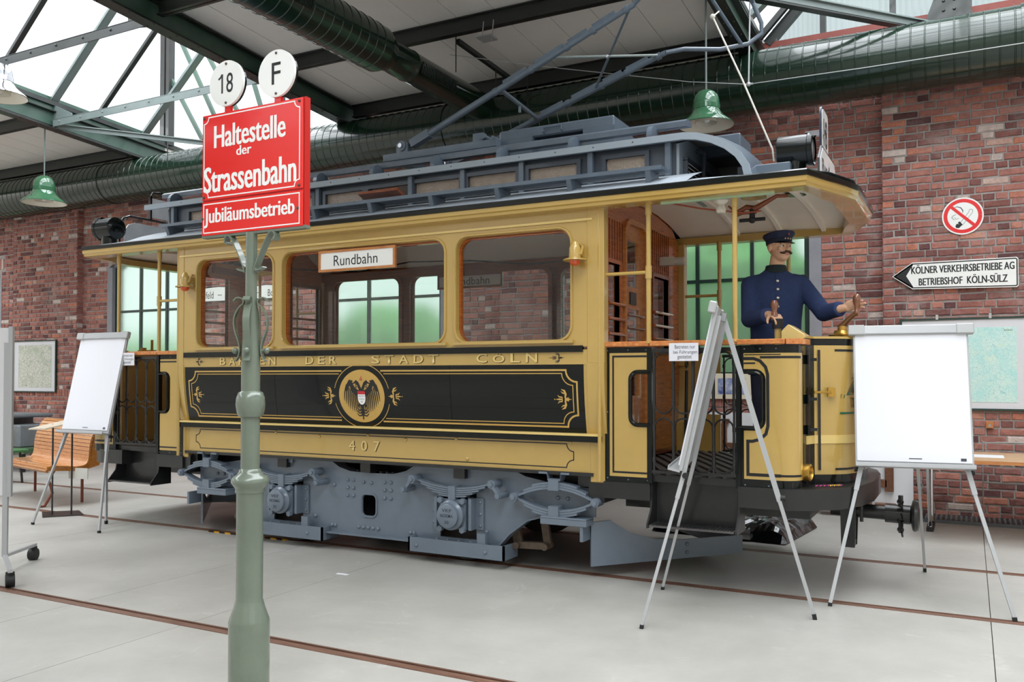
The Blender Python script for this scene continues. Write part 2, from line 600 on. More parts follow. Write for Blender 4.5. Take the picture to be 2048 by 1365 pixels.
    def mesh(s, name, smooth=None, fix=True, bevel=0):
        me = bpy.data.meshes.new(name)
        me.from_pydata(s.v, [], s.f)
        if fix or bevel:
            bm = bmesh.new()
            bm.from_mesh(me)
            if fix:
                bmesh.ops.recalc_face_normals(bm, faces=bm.faces)
            if bevel:
                bmesh.ops.bevel(bm, geom=list(bm.edges), offset=bevel, segments=1, profile=0.5, affect='EDGES')
            bm.to_mesh(me)
            bm.free()
        if smooth:
            me.polygons.foreach_set('use_smooth', [True] * len(me.polygons))
            me.set_sharp_from_angle(angle=radians(smooth))
        me.update()
        return me

    def build(s, name, mat, parent=None, smooth=35, fix=True, bevel=0, label=None):
        me = s.mesh(name, smooth, fix, bevel)
        return link(name, me, mat, parent, label)


def base_of(o):
    while o is not None and o.parent is not None:
        o = o.parent
    return o


def link(name, me, mat, parent=None, label=None):
    if mat is not None:
        me.materials.append(mat)
    o = bpy.data.objects.new(name, me)
    COL.objects.link(o)
    if parent is not None:
        o.parent = parent
        if parent.parent is None and parent.type == 'EMPTY':
            o.matrix_parent_inverse = Matrix.Translation(parent.location).inverted()
    if label:
        o['label'] = label
    return o


def thing(name, label, cat, loc=(0, 0, 0), group=None):
    o = bpy.data.objects.new(name, None)
    o.empty_display_size = 0.1
    COL.objects.link(o)
    o.location = loc
    o['label'] = label
    o['category'] = cat
    if group:
        o['group'] = group
    return o


def tag(o, label, cat, group=None, kind=None):
    o['label'] = label
    o['category'] = cat
    if group:
        o['group'] = group
    if kind:
        o['kind'] = kind
    return o


def structure(o):
    o['kind'] = 'structure'
    return o


def copy_tree(o, parent=None):
    c = o.copy()
    COL.objects.link(c)
    c.parent = parent
    for ch in list(o.children):
        copy_tree(ch, c)
    return c


def rr(x0, x1, z0, z1, r, n=5, corners=(1, 1, 1, 1)):
    """rounded rectangle; corners: bottom-left, bottom-right, top-right, top-left"""
    pts = []
    for (cx, cz, a0, k) in ((x0, z0, pi, 0), (x1, z0, 1.5 * pi, 1), (x1, z1, 0, 2), (x0, z1, pi / 2, 3)):
        if corners[k]:
            ox = cx + (r if cx == x0 else -r)
            oz = cz + (r if cz == z0 else -r)
            for i in range(n + 1):
                a = a0 + pi / 2 * i / n
                pts.append((ox + r * cos(a), oz + r * sin(a)))
        else:
            pts.append((cx, cz))
    return pts


def rect(x0, x1, z0, z1):
    return [(x0, z0), (x1, z0), (x1, z1), (x0, z1)]


def notched(x0, x1, z0, z1, r, n=5):
    """rectangle with inward-curved corners (closed loop)"""
    pts = []
    for (cx, cz, a0) in ((x0, z0, pi / 2), (x1, z0, pi), (x1, z1, 1.5 * pi), (x0, z1, 0)):
        for i in range(n + 1):
            a = a0 - pi / 2 * i / n
            pts.append((cx + r * cos(a), cz + r * sin(a)))
    return pts


def circ(cx, cz, r, n=32, r2=None):
    return [(cx + r * cos(2 * pi * i / n), cz + (r2 or r) * sin(2 * pi * i / n)) for i in range(n)]


def resample(pts, step=0.05, closed=False):
    out = []
    L = list(pts) + ([pts[0]] if closed else [])
    for a, b in zip(L[:-1], L[1:]):
        d = sqrt((b[0] - a[0]) ** 2 + (b[1] - a[1]) ** 2)
        k = max(1, int(d / step))
        for i in range(k):
            out.append((a[0] + (b[0] - a[0]) * i / k, a[1] + (b[1] - a[1]) * i / k))
    out.append(L[-1])
    return out


def text(name, s, mat, parent, o, u, v, w=None, h=None, bold=0.0, fn=None, align='L', spacing=1.0, label=None, fat=0.0):
    """flat lettering fitted into a box w x h with its lower-left corner at o"""
    cu = bpy.data.curves.new(name, 'FONT')
    cu.body = s
    cu.size = 1.0
    cu.offset = bold
    cu.space_character = spacing
    cu.resolution_u = 3
    ob = bpy.data.objects.new(name, cu)
    me = bpy.data.meshes.new_from_object(ob)
    bpy.data.objects.remove(ob)
    xs = [p.co.x for p in me.vertices]
    ys = [p.co.y for p in me.vertices]
    x0, x1, y0, y1 = min(xs), max(xs), min(ys), max(ys)
    sy = h / (y1 - y0) if h else w / (x1 - x0)
    sx = w / (x1 - x0) if w else sy
    u, v, o = Vector(u), Vector(v), Vector(o)
    for p in me.vertices:
        a, b = (p.co.x - x0) * sx, (p.co.y - y0) * sy
        p.co = fn(a, b) if fn else o + u * a + v * b
    me.materials.clear()
    if fat:      # heavier upright strokes
        vs = [tuple(p.co) for p in me.vertices]
        fs = [tuple(q.vertices) for q in me.polygons]
        mb = MB()
        w_ = u.cross(v)
        for i, k in enumerate((-fat, -fat / 3, fat / 3, fat)):
            q = u * k + w_ * (0.00025 * i)
            mb.add([(a + q.x, b + q.y, c + q.z) for a, b, c in vs], fs)
        me = mb.mesh(name, None, False)
    return link(name, me, mat, parent, label)


X_, Y_, Z_ = V(1, 0, 0), V(0, 1, 0), V(0, 0, 1)


def face_y(y):
    """(x,z) -> point on a plane facing -Y"""
    return lambda a, b: V(a, y, b)


def frame_loop(mb, x0, x1, z0, z1, w, y0, y1):
    mb.box(x0, x1, y0, y1, z0, z0 + w)
    mb.box(x0, x1, y0, y1, z1 - w, z1)
    mb.box(x0, x0 + w, y0, y1, z0 + w, z1 - w)
    mb.box(x1 - w, x1, y0, y1, z0 + w, z1 - w)
    return mb


# ---------------------------------------------------------------- the hall: floor with sunk rails
RY = 0.7175
rails_y = [-6.0 + 0.12, -4.45, -3.01, -RY, RY]
floor = MB().box(-16, 17, -13, 3.6, -0.12, -0.022).build('floor', JOINT, None, smooth=None)
structure(floor)
xj = [-16, -12.2, -8.4, -4.6, -2.55, -0.66, 0.33, 2.4, 4.49, 6.6, 10]
xj = [-16, -13.2, -10.4, -7.6, -5.2, -2.9, -0.66, 0.33, 4.49, 7.2, 10, 13, 17]
yj = [-13.0] + [c for y in rails_y for c in (y - 0.048, y + 0.048)] + [3.6]
for yi in range(0, len(yj), 2):
    for a, b in zip(xj[:-1], xj[1:]):
        g = 0.0025
        MB().box(a + g, b - g, yj[yi], yj[yi + 1], -0.03, 0.0).build('slab', CONC, floor, smooth=None)
for y in rails_y[1:]:
    # grooved tram rail: running head, groove floor and guard lip
    m = MB()
    m.box(-16, 17, y - 0.046, y + 0.008, -0.03, 0.002)
    m.box(-16, 17, y + 0.034, y + 0.046, -0.03, 0.0)
    r = m.build('rail', RAILM, floor, smooth=None)
    MB().box(-16, 17, y + 0.008, y + 0.034, -0.03, -0.016).build('groove', RAILG, r, smooth=None)

# ---------------------------------------------------------------- back wall: mortar core, openings, bricks
WY = 3.45                      # face of the recessed fields
PY = 3.33                      # face of the piers
WTOP = 5.08
wins = [(-14.1, -12.17), (-8.85, -6.92), (-3.98, -2.05), (0.89, 2.82), (5.76, 7.69)]
WZ0, WZ1 = 1.45, 3.46
piers = [(-11.5, -9.65), (-6.15, -4.75), (-1.28, 0.12), (3.59, 5.2)]
holes = [[(x0 - 0.13, WZ0), (x1 + 0.13, WZ0), (x1 + 0.13, WZ1 - 0.12), (x1 - 0.12, WZ1 + 0.04), (x0 + 0.12, WZ1 + 0.04), (x0 - 0.13, WZ1 - 0.12)] for x0, x1 in wins]
core = MB().plate(rect(-16, 17, 0, WTOP), holes, (0, WY + 0.32, 0), (1, 0, 0), (0, 0, 1), 0.32)
for a, b in piers:
    core.box(a, b, PY, WY + 0.01, 0, WTOP)
wall = core.build('wall_back', MORT, None, smooth=None)
structure(wall)

CH = 0.0775
GAP = 0.015


def brick_mesh(L, H, D, seed, jitter=0.0035):
    rnd = random.Random(seed)
    j = lambda k=1.0: rnd.uniform(-jitter, jitter) * k
    c = 0.006
    vs = []
    for (y, e) in ((-D, c), (-D + c, 0.0)):
        for (x, z) in ((e, e), (L * 0.5, e + abs(j(0.8))), (L - e, e), (L - e, H - e), (L * 0.5, H - e - abs(j(0.8))), (e, H - e)):
            vs.append((x + j(), y + (j(0.7) if y == -D else 0), z + j()))
    for (x, z) in ((0, 0), (L * 0.5, 0), (L, 0), (L, H), (L * 0.5, H), (0, H)):
        vs.append((x, 0.02, z))
    f = [(0, 1, 4, 5), (1, 2, 3, 4)]
    for a, b in ((0, 6), (6, 12)):
        for i in range(6):
            k = (i + 1) % 6
            f.append((a + i, b + i, b + k, a + k))
    return vs, f


LENS = (0.243, 0.243, 0.243, 0.116, 0.116, 0.17)
BANK = {}


def brick_kind(L, H, k):
    key = (round(L, 3), round(H, 3), k)
    if key not in BANK:
        BANK[key] = brick_mesh(L, H, 0.011, hash(key) % 9999)
    return BANK[key]


rb = random.Random(11)
blist = []        # x, z, L, H, y
regions = []
xs = -16.0
for a, b in piers:
    regions.append((xs, a, WY))
    regions.append((a, b, PY))
    xs = b
regions.append((xs, 10, WY))


def opened(xa, xb, z):
    if z + CH < WZ0 or z > WZ1 + 0.02:
        return None
    for x0, x1 in wins:
        if xb > x0 - 0.13 and xa < x1 + 0.13:
            return (x0 - 0.13, x1 + 0.13)
    return None


def lay(x, z, L, H, y):
    blist.append((x, z, L, H, y))


for (a, b, y) in regions:
    z, row = 0.01, 0
    while z < WTOP - 0.03:
        if 1.02 < z < 1.10:     # soldier course
            x = a
            while x < b - 0.05:
                lay(x, z, 0.066, 0.118, y)
                x += 0.078
            z += 0.13
            row += 1
            continue
        head = row % 2
        x = a
        first = True
        while x < b - 0.02:
            L = 0.116 if head else 0.243
            if rb.random() < 0.28:
                L = 0.116 if L > 0.2 else 0.243
            if first and row % 2:
                L = 0.116
            if first and row % 4 == 2:
                L = 0.17
            first = False
            e = min(x + L, b)
            op = opened(x, e, z)
            if op:
                if op[0] - x > 0.05:
                    lay(x, z, op[0] - x - 0.004, CH - GAP, y)
                x = max(op[1], x + 0.01)
                continue
            if b - e < 0.05:
                e = b
            lay(x, z, e - x - (GAP if e < b else 0), CH - GAP, y)
            x = e + (0 if e < b else 0.1)
            if e < b:
                x = e
        z += CH
        row += 1
for x0, x1 in wins:           # flat arches of upright bricks above the windows
    x = x0 - 0.16
    while x < x1 + 0.15:
        lay(x, WZ1 + 0.05, 0.064, 0.21, WY - 0.004)
        x += 0.076
    blist = [q for q in blist if not (q[4] == WY and q[0] + q[2] > x0 - 0.16 and q[0] < x1 + 0.16 and WZ1 < q[1] + q[3] and q[1] < WZ1 + 0.26)]


def camdist(q):
    return (q[0] - 4.4) ** 2 + (q[4] + 6.62) ** 2 + (q[1] - 1.45) ** 2


def framed(q):
    dx, dy = q[0] + q[2] / 2 - 4.395, q[4] + 6.62
    al = radians(27.92)
    r, d = dx * cos(al) + dy * sin(al), -dx * sin(al) + dy * cos(al)
    if d < 1 or abs(r / d) > 0.598:
        return False
    zz = 1.447 - q[1]
    if q[1] > 4.42:
        return False
    px = 1024 + 1728 * r / d
    py = 754 + 1728 * zz / d
    if 1700 < px < 1930 and 650 < py < 930:
        return False
    if q[0] > 3.75 and 1.11 < q[1] < 1.98:
        return False
    if px < 1640:
        return False
    return True


cand = sorted([q for q in blist if framed(q)], key=camdist)[:300]
cs = set(id(q) for q in cand)
meshes = {}
mass = MB()
for q in blist:
    x, z, L, H, y = q
    k = rb.randrange(6)
    if id(q) in cs:
        Lq = min((0.066, 0.116, 0.17, 0.243), key=lambda t: abs(t - L))
        Hq = 0.118 if H > 0.1 else CH - GAP
        key = (Lq, Hq, k)
        if key not in meshes:
            vs, fs = brick_kind(*key)
            meshes[key] = MB().add(vs, fs).mesh('brick', None)
            meshes[key].materials.append(BRICK)
        o = bpy.data.objects.new('brick', meshes[key])
        COL.objects.link(o)
        o.parent = wall
        o.location = (x, y - rb.uniform(-0.003, 0.003), z + rb.uniform(-0.003, 0.003))
        o.scale = (L / Lq, 1, H / Hq)
        o.rotation_euler = (0, rb.uniform(-0.006, 0.006), 0)
    else:
        vs, fs = brick_mesh(L, H, 0.011, rb.randrange(10 ** 6))
        dy, dz = y - rb.uniform(-0.003, 0.003), z + rb.uniform(-0.003, 0.003)
        mass.add([(a + x, b + dy, c + dz) for a, b, c in vs], fs)
bm_ = mass.build('bricks', BRICK, wall, smooth=None)
bm_['kind'] = 'stuff'
# pier returns
ret = MB()
for a, b in piers:
    z, row = 0.01, 0
    while z < WTOP - 0.05:
        ret.box(b - 0.002, b + 0.006, PY + (0.0 if row % 2 else 0.01), WY, z, z + CH - GAP)
        ret.box(a - 0.006, a + 0.002, PY + (0.0 if row % 2 else 0.01), WY, z, z + CH - GAP)
        z += CH
        row += 1
rt_ = ret.build('pier_edge_bricks', BRICK, wall, smooth=None)
rt_['kind'] = 'stuff'

# windows: steel glazing bars, obscured panes, plaster reveals
for i, (x0, x1) in enumerate(wins):
    w = bpy.data.objects.new('window_%d' % (i + 1), None)
    COL.objects.link(w)
    w.location = (0, 0, 0)
    structure(w)
    m = MB()
    yb0, yb1 = 3.50, 3.545
    pw = (x1 - x0) / 3
    m.box(x0, x0 + 0.06, yb0, yb1, WZ0, WZ1 - 0.1)
    m.box(x1 - 0.06, x1, yb0, yb1, WZ0, WZ1 - 0.1)
    m.box(x0, x1, yb0, yb1, WZ0, WZ0 + 0.05)
    m.box(x0 + 0.1, x1 - 0.1, yb0, yb1, WZ1 - 0.05, WZ1)
    for sx, xa in ((1, x0), (-1, x1)):
        m.bar((xa + sx * 0.02, (yb0 + yb1) / 2, WZ1 - 0.12), (xa + sx * 0.14, (yb0 + yb1) / 2, WZ1 - 0.02), 0.045, 0.06, (0, 1, 0))
    m.build('frame', GREENP, w, smooth=None)
    for k in (1, 2):
        MB().box(x0 + pw * k - 0.022, x0 + pw * k + 0.022, yb0, yb1, WZ0 + 0.05, WZ1 - 0.05).build('glazing_bar', GREENP, w, smooth=None)
    zs = [WZ0 + 0.05, 2.60, WZ1 - 0.03]
    MB().box(x0 + 0.06, x1 - 0.06, yb0 + 0.004, yb1, 2.56, 2.60).build('glazing_bar', GREENP, w, smooth=None)
    for k in range(3):
        for za, zb in ((WZ0 + 0.04, 2.57), (2.59, WZ1 - 0.02)):
            MB().box(x0 + pw * k + 0.01, x0 + pw * (k + 1) - 0.01, 3.522, 3.526, za, zb).build('pane', FROST, w, smooth=None)
    m = MB()
    m.box(x0 - 0.13, x0, WY - 0.012, 3.62, WZ0 - 0.02, WZ1 - 0.1)
    m.box(x1, x1 + 0.13, WY - 0.012, 3.62, WZ0 - 0.02, WZ1 - 0.1)
    m.bar((x0 - 0.13, 3.53, WZ1 - 0.10), (x0 + 0.12, 3.53, WZ1 + 0.045), 0.18, 0.05, (0, 1, 0))
    m.bar((x1 + 0.13, 3.53, WZ1 - 0.10), (x1 - 0.12, 3.53, WZ1 + 0.045), 0.18, 0.05, (0, 1, 0))
    m.build('reveal', PLAST, w, smooth=None)
    MB().box(x0 - 0.13, x1 + 0.13, WY - 0.02, 3.62, WZ0 - 0.06, WZ0).build('sill', PLAST, w, smooth=None)

# outside: ground and hedge greenery that glows through the obscured glass
yard = MB().box(-30, 20, 3.8, 30, -0.3, -0.2).build('ground_outside', GRASS, None, smooth=None)
structure(yard)


def bush(x, y, z0, rx, ry, rz, label, seed):
    bmx = bmesh.new()
    bmesh.ops.create_icosphere(bmx, subdivisions=4, radius=1)
    for p in bmx.verts:
        q = p.co.normalized()
        k = 1 + 0.22 * noise.noise(q * 2.2 + V(seed, 0, 0)) + 0.12 * noise.noise(q * 6 + V(0, seed, 0))
        p.co = V(q.x * rx * k, q.y * ry * k, max(q.z, -0.75) * rz * k)
    me = bpy.data.meshes.new('bush')
    bmx.to_mesh(me)
    bmx.free()
    o = link('bush', me, LEAF)
    o.location = (x, y, z0 + rz * 0.7)
    tag(o, label, 'bush', 'green bushes outside the back windows')
    return o


bush(1.25, 5.9, -0.2, 2.0, 0.8, 2.2, 'tall green bush outside, filling the window behind the uniformed figure', 1.3)
bush(-4.9, 6.3, -0.2, 1.7, 0.8, 1.75, 'green bush outside, behind the window seen through the tram saloon', 4.1)
bush(-12.4, 7.0, -0.2, 2.0, 0.8, 1.5, 'low green bush outside, behind the window left of the tram', 7.7)

# other walls of the hall
structure(MB().box(-16.2, -16, -13, 3.8, 0, 5.6).build('wall_left', DARKW, None, smooth=None))
structure(MB().box(17, 17.2, -13, 3.8, 0, 5.6).build('wall_right', DARKW, None, smooth=None))
structure(MB().box(-16.2, 17.2, -13.2, -13, 0, 6.0).build('wall_front', DARKW, None, smooth=None))

# ---------------------------------------------------------------- roof: boarded bays, roof lights, steelwork


def rz(y):
    return 5.02 + 0.067 * (3.47 - y)


XA, XB, XC, XD = -7.40, -3.235, 2.29, 6.45
ceil = bpy.data.objects.new('ceiling', None)
COL.objects.link(ceil)
structure(ceil)
PURL = [-11.5, -9.9, -8.3, -6.7, -5.1, -3.5, -1.95, -0.34, 1.33, 2.93]


def cpanel(x0, x1, y0, y1):
    g = 0.004
    m = MB()
    vs = []
    for x in (x0 + g, x1 - g):
        for y in (y0, y1):
            vs += [(x, y, rz(y) + 0.17), (x, y, rz(y) + 0.23)]
    m.add(vs, [(0, 1, 3, 2), (4, 6, 7, 5), (0, 4, 5, 1), (2, 3, 7, 6), (0, 2, 6, 4), (1, 5, 7, 3)])
    m.build('ceiling_panel', CEIL, ceil, smooth=None)


for (xa, xb, w) in ((XB, XC, 0.4604), (-12.9, XA, 0.458), (XD, 11.6, 0.73)):
    n = int(round((xb - xa) / w))
    for i in range(n):
        cpanel(xa + (xb - xa) * i / n, xa + (xb - xa) * (i + 1) / n, -4.3, 3.5)
    cpanel(xa, xb, -13.1, -4.31)
m = MB()     # light-tight roof deck above the boards
for (xa, xb) in ((XB - 0.05, XC + 0.05), (-12.95, XA + 0.05), (XD - 0.05, 11.6), (15.6, 17.2)):
    m.add([(x, y, rz(y) + dz) for x in (xa, xb) for y in (-13.2, 3.75) for dz in (0.235, 0.3)], [(0, 1, 3, 2), (4, 6, 7, 5), (0, 4, 5, 1), (2, 3, 7, 6), (0, 2, 6, 4), (1, 5, 7, 3)])
structure(m.build('roof_deck', STEEL, None, smooth=None))


def ibeam(m, p0, p1, w, h, t=0.012):
    p0, p1 = Vector(p0), Vector(p1)
    up = V(0, 0, 1)
    d = (p1 - p0).normalized()
    sd = d.cross(up).normalized()
    u = sd.cross(d)
    m.bar(p0, p1, t, h, u)
    for k in (-1, 1):
        m.bar(p0 + u * (k * (h / 2 - t / 2)), p1 + u * (k * (h / 2 - t / 2)), w, t, u)


# rafters along the slope
for nm, x in (('rafter', XA), ('rafter', XB), ('rafter', XC), ('rafter', XD), ('rafter', -12.9)):
    m = MB()
    ibeam(m, (x, -12.9, rz(-12.9) + 0.02), (x, 3.4, rz(3.4) + 0.02), 0.16, 0.26)
    y = -12.4
    while y < 3.3:
        for s in (-1, 1):
            m.dome((x + s * 0.05, y, rz(y) - 0.11), (0, 0, -1), 0.012, 0.012, 6)
        y += 0.3
    structure(m.build('roof_rafter', STEEL, None, smooth=None))
# purlins across the boarded bays
for (xa, xb) in ((XB, XC), (-12.9, XA), (XD, 10.0)):
    for y in PURL:
        m = MB()
        ibeam(m, (xa + 0.07, y, rz(y) + 0.085), (xb - 0.07, y, rz(y) + 0.085), 0.09, 0.17)
        structure(m.build('roof_purlin', STEEL, None, smooth=None))

# roof lights (gabled glazing on upstands) between A-B and C-D
for (xa, xb, lab) in ((XA, XB, 'left'), (XC, XD, 'right')):
    sk = bpy.data.objects.new('skylight', None)
    COL.objects.link(sk)
    structure(sk)
    xm, hw = (xa + xb) / 2, (xb - xa) / 2
    H = 1.78
    y0, y1 = -12.8, 3.3
    for s, x in ((1, xa), (-1, xb)):
        m = MB()
        m.add([(x + s * e, y, rz(y) + dz) for e in (-0.01, 0.01) for y in (y0, y1) for dz in (-0.05, 0.36)], [(0, 1, 3, 2), (4, 6, 7, 5), (0, 4, 5, 1), (2, 3, 7, 6), (0, 2, 6, 4), (1, 5, 7, 3)])
        m.build('upstand', STEELG, sk, smooth=None)
        # sloping glazing bars
        y = 2.9
        k = 0
        while y > -12.5:
            z0 = rz(y) + 0.33
            m = MB()
            wbar = 0.075 if k % 2 == 0 else 0.045
            m.bar((x, y, z0), (xm, y, z0 + H), wbar, 0.07, (0, 1, 0))
            if k % 2 == 0:
                m.bar((x, y, z0 - 0.03), (xm, y, z0 + H - 0.03), 0.02, 0.12, (0, 1, 0))
            m.build('glazing_bar', STEEL if k % 2 else STEELL, sk, smooth=None)
            yn = y - (0.85 if k % 2 == 0 else 0.72)
            vs = [(x, y - 0.02, z0 + 0.04), (xm, y - 0.02, z0 + H + 0.04), (xm, yn + 0.02, rz(yn) + 0.33 + H + 0.04), (x, yn + 0.02, rz(yn) + 0.37)]
            MB().add(vs + [(a, b, c + 0.008) for a, b, c in vs], [(0, 1, 2, 3), (7, 6, 5, 4), (0, 4, 5, 1), (1, 5, 6, 2), (2, 6, 7, 3), (3, 7, 4, 0)]).build('pane', GLASSR, sk, smooth=None)
            y = yn
            k += 1
    MB().bar((xm, y0, rz(y0) + 0.36 + H), (xm, y1, rz(y1) + 0.36 + H), 0.1, 0.1).build('ridge', STEEL, sk, smooth=None)
    # ties across the opening, at the purlin lines
    for y in PURL[2:-1]:
        m = MB()
        t = 0.085 if y > 0.5 else 0.06
        m.bar((xa + 0.05, y, rz(y) + 0.02), (xb - 0.05, y, rz(y) + 0.02), t, 0.012)
        m.bar((xa + 0.05, y - t / 2 + 0.006, rz(y) - 0.03), (xb - 0.05, y - t / 2 + 0.006, rz(y) - 0.03), 0.012, 0.10)
        for q in range(9):
            xx = xa + 0.2 + (xb - xa - 0.4) * q / 8
            m.dome((xx, y - t / 2, rz(y) - 0.02), (0, -1, 0), 0.016, 0.014, 6)
        for sx, xx in ((1, xa), (-1, xb)):   # gusset plates
            m.add([(xx + sx * a, y + 0.03 * e, rz(y) + b) for e in (-0.2, 0.2) for a, b in ((0.0, -0.1), (0.42, -0.04), (0.42, 0.08), (0.0, 0.26))],
                  [(0, 1, 2, 3), (7, 6, 5, 4), (0, 4, 5, 1), (1, 5, 6, 2), (2, 6, 7, 3), (3, 7, 4, 0)])
        m.build('tie', STEELL if y > 0.5 else STEEL, sk, smooth=None)
    # diagonal braces in the plane of the ties
    m = MB()
    m.bar((xa + 0.1, 1.36, rz(1.3) - 0.04), (xa + 1.75, 2.95, rz(2.9) - 0.04), 0.07, 0.014)
    m.bar((xa + 0.1 - 0.0, 1.36, rz(1.3) - 0.07), (xa + 1.75, 2.95, rz(2.9) - 0.07), 0.012, 0.07)
    m.build('brace', STEELL, sk, smooth=None)
    if lab == 'left':
        MB().box(xa - 0.12, xa - 0.02, 3.30, 3.42, 5.3, 7.3).box(xa + 0.02, xa + 0.09, 3.30, 3.42, 5.3, 7.3).build('gable_post', STEEL, sk, smooth=None)
        for p0, p1 in (((-7.14, 7.05), (-6.1, 5.25)), ((-7.40, 6.5), (-6.6, 5.3)), ((-6.62, 6.86), (-5.6, 5.3)), ((-5.75, 6.75), (-5.2, 5.3))):
            MB().bar((p0[0], 3.38, p0[1]), (p1[0], 3.38, p1[1]), 0.06, 0.05, (0, 1, 0)).build('gable_bar', STEELG, sk, smooth=None)
        m = MB()
        m.box(-4.95, -4.87, 3.34, 3.42, 5.2, 7.0)
        m.box(-4.72, -4.64, 3.34, 3.42, 5.2, 7.0)
        m.build('gable_post', STEEL, sk, smooth=None)
        for k in range(6):
            a, b = xa + (xb - xa) * k / 6, xa + (xb - xa) * (k + 1) / 6
            ha = lambda x: 5.38 + H * (1 - abs(x - xm) / hw)
            vs = [(a, 3.44, 5.25), (b, 3.44, 5.25), (b, 3.44, ha(b)), (a, 3.44, ha(a))]
            MB().add(vs + [(p[0], 3.448, p[2]) for p in vs], [(0, 1, 2, 3), (7, 6, 5, 4), (0, 4, 5, 1), (1, 5, 6, 2), (2, 6, 7, 3), (3, 7, 4, 0)]).build('gable_pane', GLASSR, sk, smooth=None)
    else:
        # glazed end gable above the brick wall
        xs_ = [XC + 0.12, 2.99, 3.70, 4.42, 5.13, 5.84, XD - 0.1]
        for a, b in zip(xs_[:-1], xs_[1:]):
            top = lambda x: 5.27 + (min(x - XC, XD - x)) * 1.02 + 0.02
            m = MB()
            N = 22
            vs, fs = [], []
            pts = [(a + 0.02 + (b - a - 0.04) * i / N) for i in range(N + 1)]
            for i, x in enumerate(pts):
                yy = 3.46 + (0.009 if i % 2 else -0.009)
                vs += [(x, yy, 5.27), (x, yy, top(x))]
            for i in range(N):
                fs.append((2 * i, 2 * i + 2, 2 * i + 3, 2 * i + 1))
            m.add(vs, fs).build('gable_pane', CORR, sk, smooth=None)
        for x in xs_[1:-1]:
            MB().box(x - 0.03, x + 0.03, 3.38, 3.46, 5.2, 5.27 + min(x - XC, XD - x) * 1.0).build('gable_post', STEEL, sk, smooth=None)
        for p0, p1 in (((XC + 0.1, 5.24), (xm, 7.3)), ((XD - 0.1, 5.24), (xm, 7.3))):
            m = MB().bar((p0[0], 3.40, p0[1]), (p1[0], 3.40, p1[1]), 0.10, 0.10, (0, 1, 0))
            m.bar((p0[0] - 0.12, 3.30, p0[1]), (p1[0] - 0.12, 3.30, p1[1]), 0.06, 0.06, (0, 1, 0))
            m.build('gable_rake', STEEL, sk, smooth=None)
        MB().box(XC, XD, 3.36, 3.47, 5.18, 5.25).build('sill_board', P('red_oxide_board', (122, 56, 46), 0.6, var=0.15, scale=8), sk, smooth=None)
        m = MB()
        m.bar((XC + 0.05, 1.6, rz(1.6) + 0.02), (XC + 1.75, 3.33, 5.10), 0.09, 0.10)
        m.build('brace', STEEL, sk, smooth=None)
        m = MB()
        m.add([(4.24 + a, yy, 5.05 + b) for yy in (3.28, 3.30) for a, b in ((-0.26, 0), (0.26, 0), (0.1, 0.42), (-0.1, 0.42))],
              [(0, 1, 2, 3), (7, 6, 5, 4), (0, 4, 5, 1), (1, 5, 6, 2), (2, 6, 7, 3), (3, 7, 4, 0)])
        for a in (-0.05, 0.05):
            for b in (0.08, 0.18, 0.28):
                m.dome((4.24 + a, 3.28, 5.05 + b), (0, -1, 0), 0.018, 0.014, 6)
        m.build('gusset', STEEL, sk, smooth=None)

# ---------------------------------------------------------------- air ducts
def spiral_duct(name, label, p0, axis, L, r, pitch, parent=None):
    prof = [(r, 0)]
    t = pitch
    while t < L - 0.02:
        prof += [(r, t - 0.008), (r + 0.006, t - 0.003), (r + 0.006, t + 0.003), (r, t + 0.008)]
        t += pitch
    prof += [(r, L)]
    return prof


d = thing('air_duct', 'thick dark green spiral air duct running along the top of the brick wall', 'air duct', (-15.9, 2.93, 4.67))
MB().lathe(spiral_duct('', '', None, None, 25.8, 0.33, 0.127), (-15.9, 2.93, 4.67), (1, 0, 0), 36).build('pipe', DUCT, d, smooth=50)
for x in (4.85, -1.55, -8.2):
    MB().lathe([(0.332, 0), (0.342, 0.002), (0.342, 0.03), (0.332, 0.032)], (x, 2.93, 4.67), (1, 0, 0), 36).build('flange', DUCT, d, smooth=50)
for x in (-0.28, 2.2, -6.5):
    MB().cyl((x, 2.6, rz(2.6) + 0.1), (x, 2.60, 4.72), 0.007, 6).build('hanger_rod', STEEL, d)
d = thing('air_duct', 'dark green branch duct crossing the white ceiling towards the wall duct, narrowing halfway', 'air duct', (-0.93, -8, 4.8))
prof = spiral_duct('', '', None, None, 8.45, 0.235, 0.13)
prof += [(0.236, 8.47), (0.172, 8.62), (0.168, 8.64), (0.168, 9.0), (0.174, 9.01), (0.174, 9.03), (0.168, 9.04), (0.168, 10.66)]
MB().lathe(prof, (-0.93, -8, 4.8), (0, 1, 0), 32).build('pipe', DUCT, d, smooth=50)


def grille(y0, y1, r, sx):
    ang = radians(-12)
    c, s = cos(ang) * sx, sin(ang)
    n_ = V(c, 0, s)
    t_ = V(-s * 1.0, 0, c)
    cen = V(-0.93, (y0 + y1) / 2, 4.8) + n_ * (r + 0.004)
    g = MB().obox(cen, Y_, t_, n_, (y1 - y0) / 2, 0.062, 0.006).build('grille', DUCTK, d, smooth=None)
    k = int((y1 - y0) / 0.03)
    for i in range(k):
        MB().obox(cen + Y_ * (-(y1 - y0) / 2 + 0.015 + i * 0.03) + n_ * 0.006, Y_, t_, n_, 0.005, 0.055, 0.005).build('slat', DUCT, g, smooth=None)


grille(-1.45, -0.75, 0.235, 1)
grille(1.05, 1.75, 0.168, 1)

# ---------------------------------------------------------------- pendant lamps


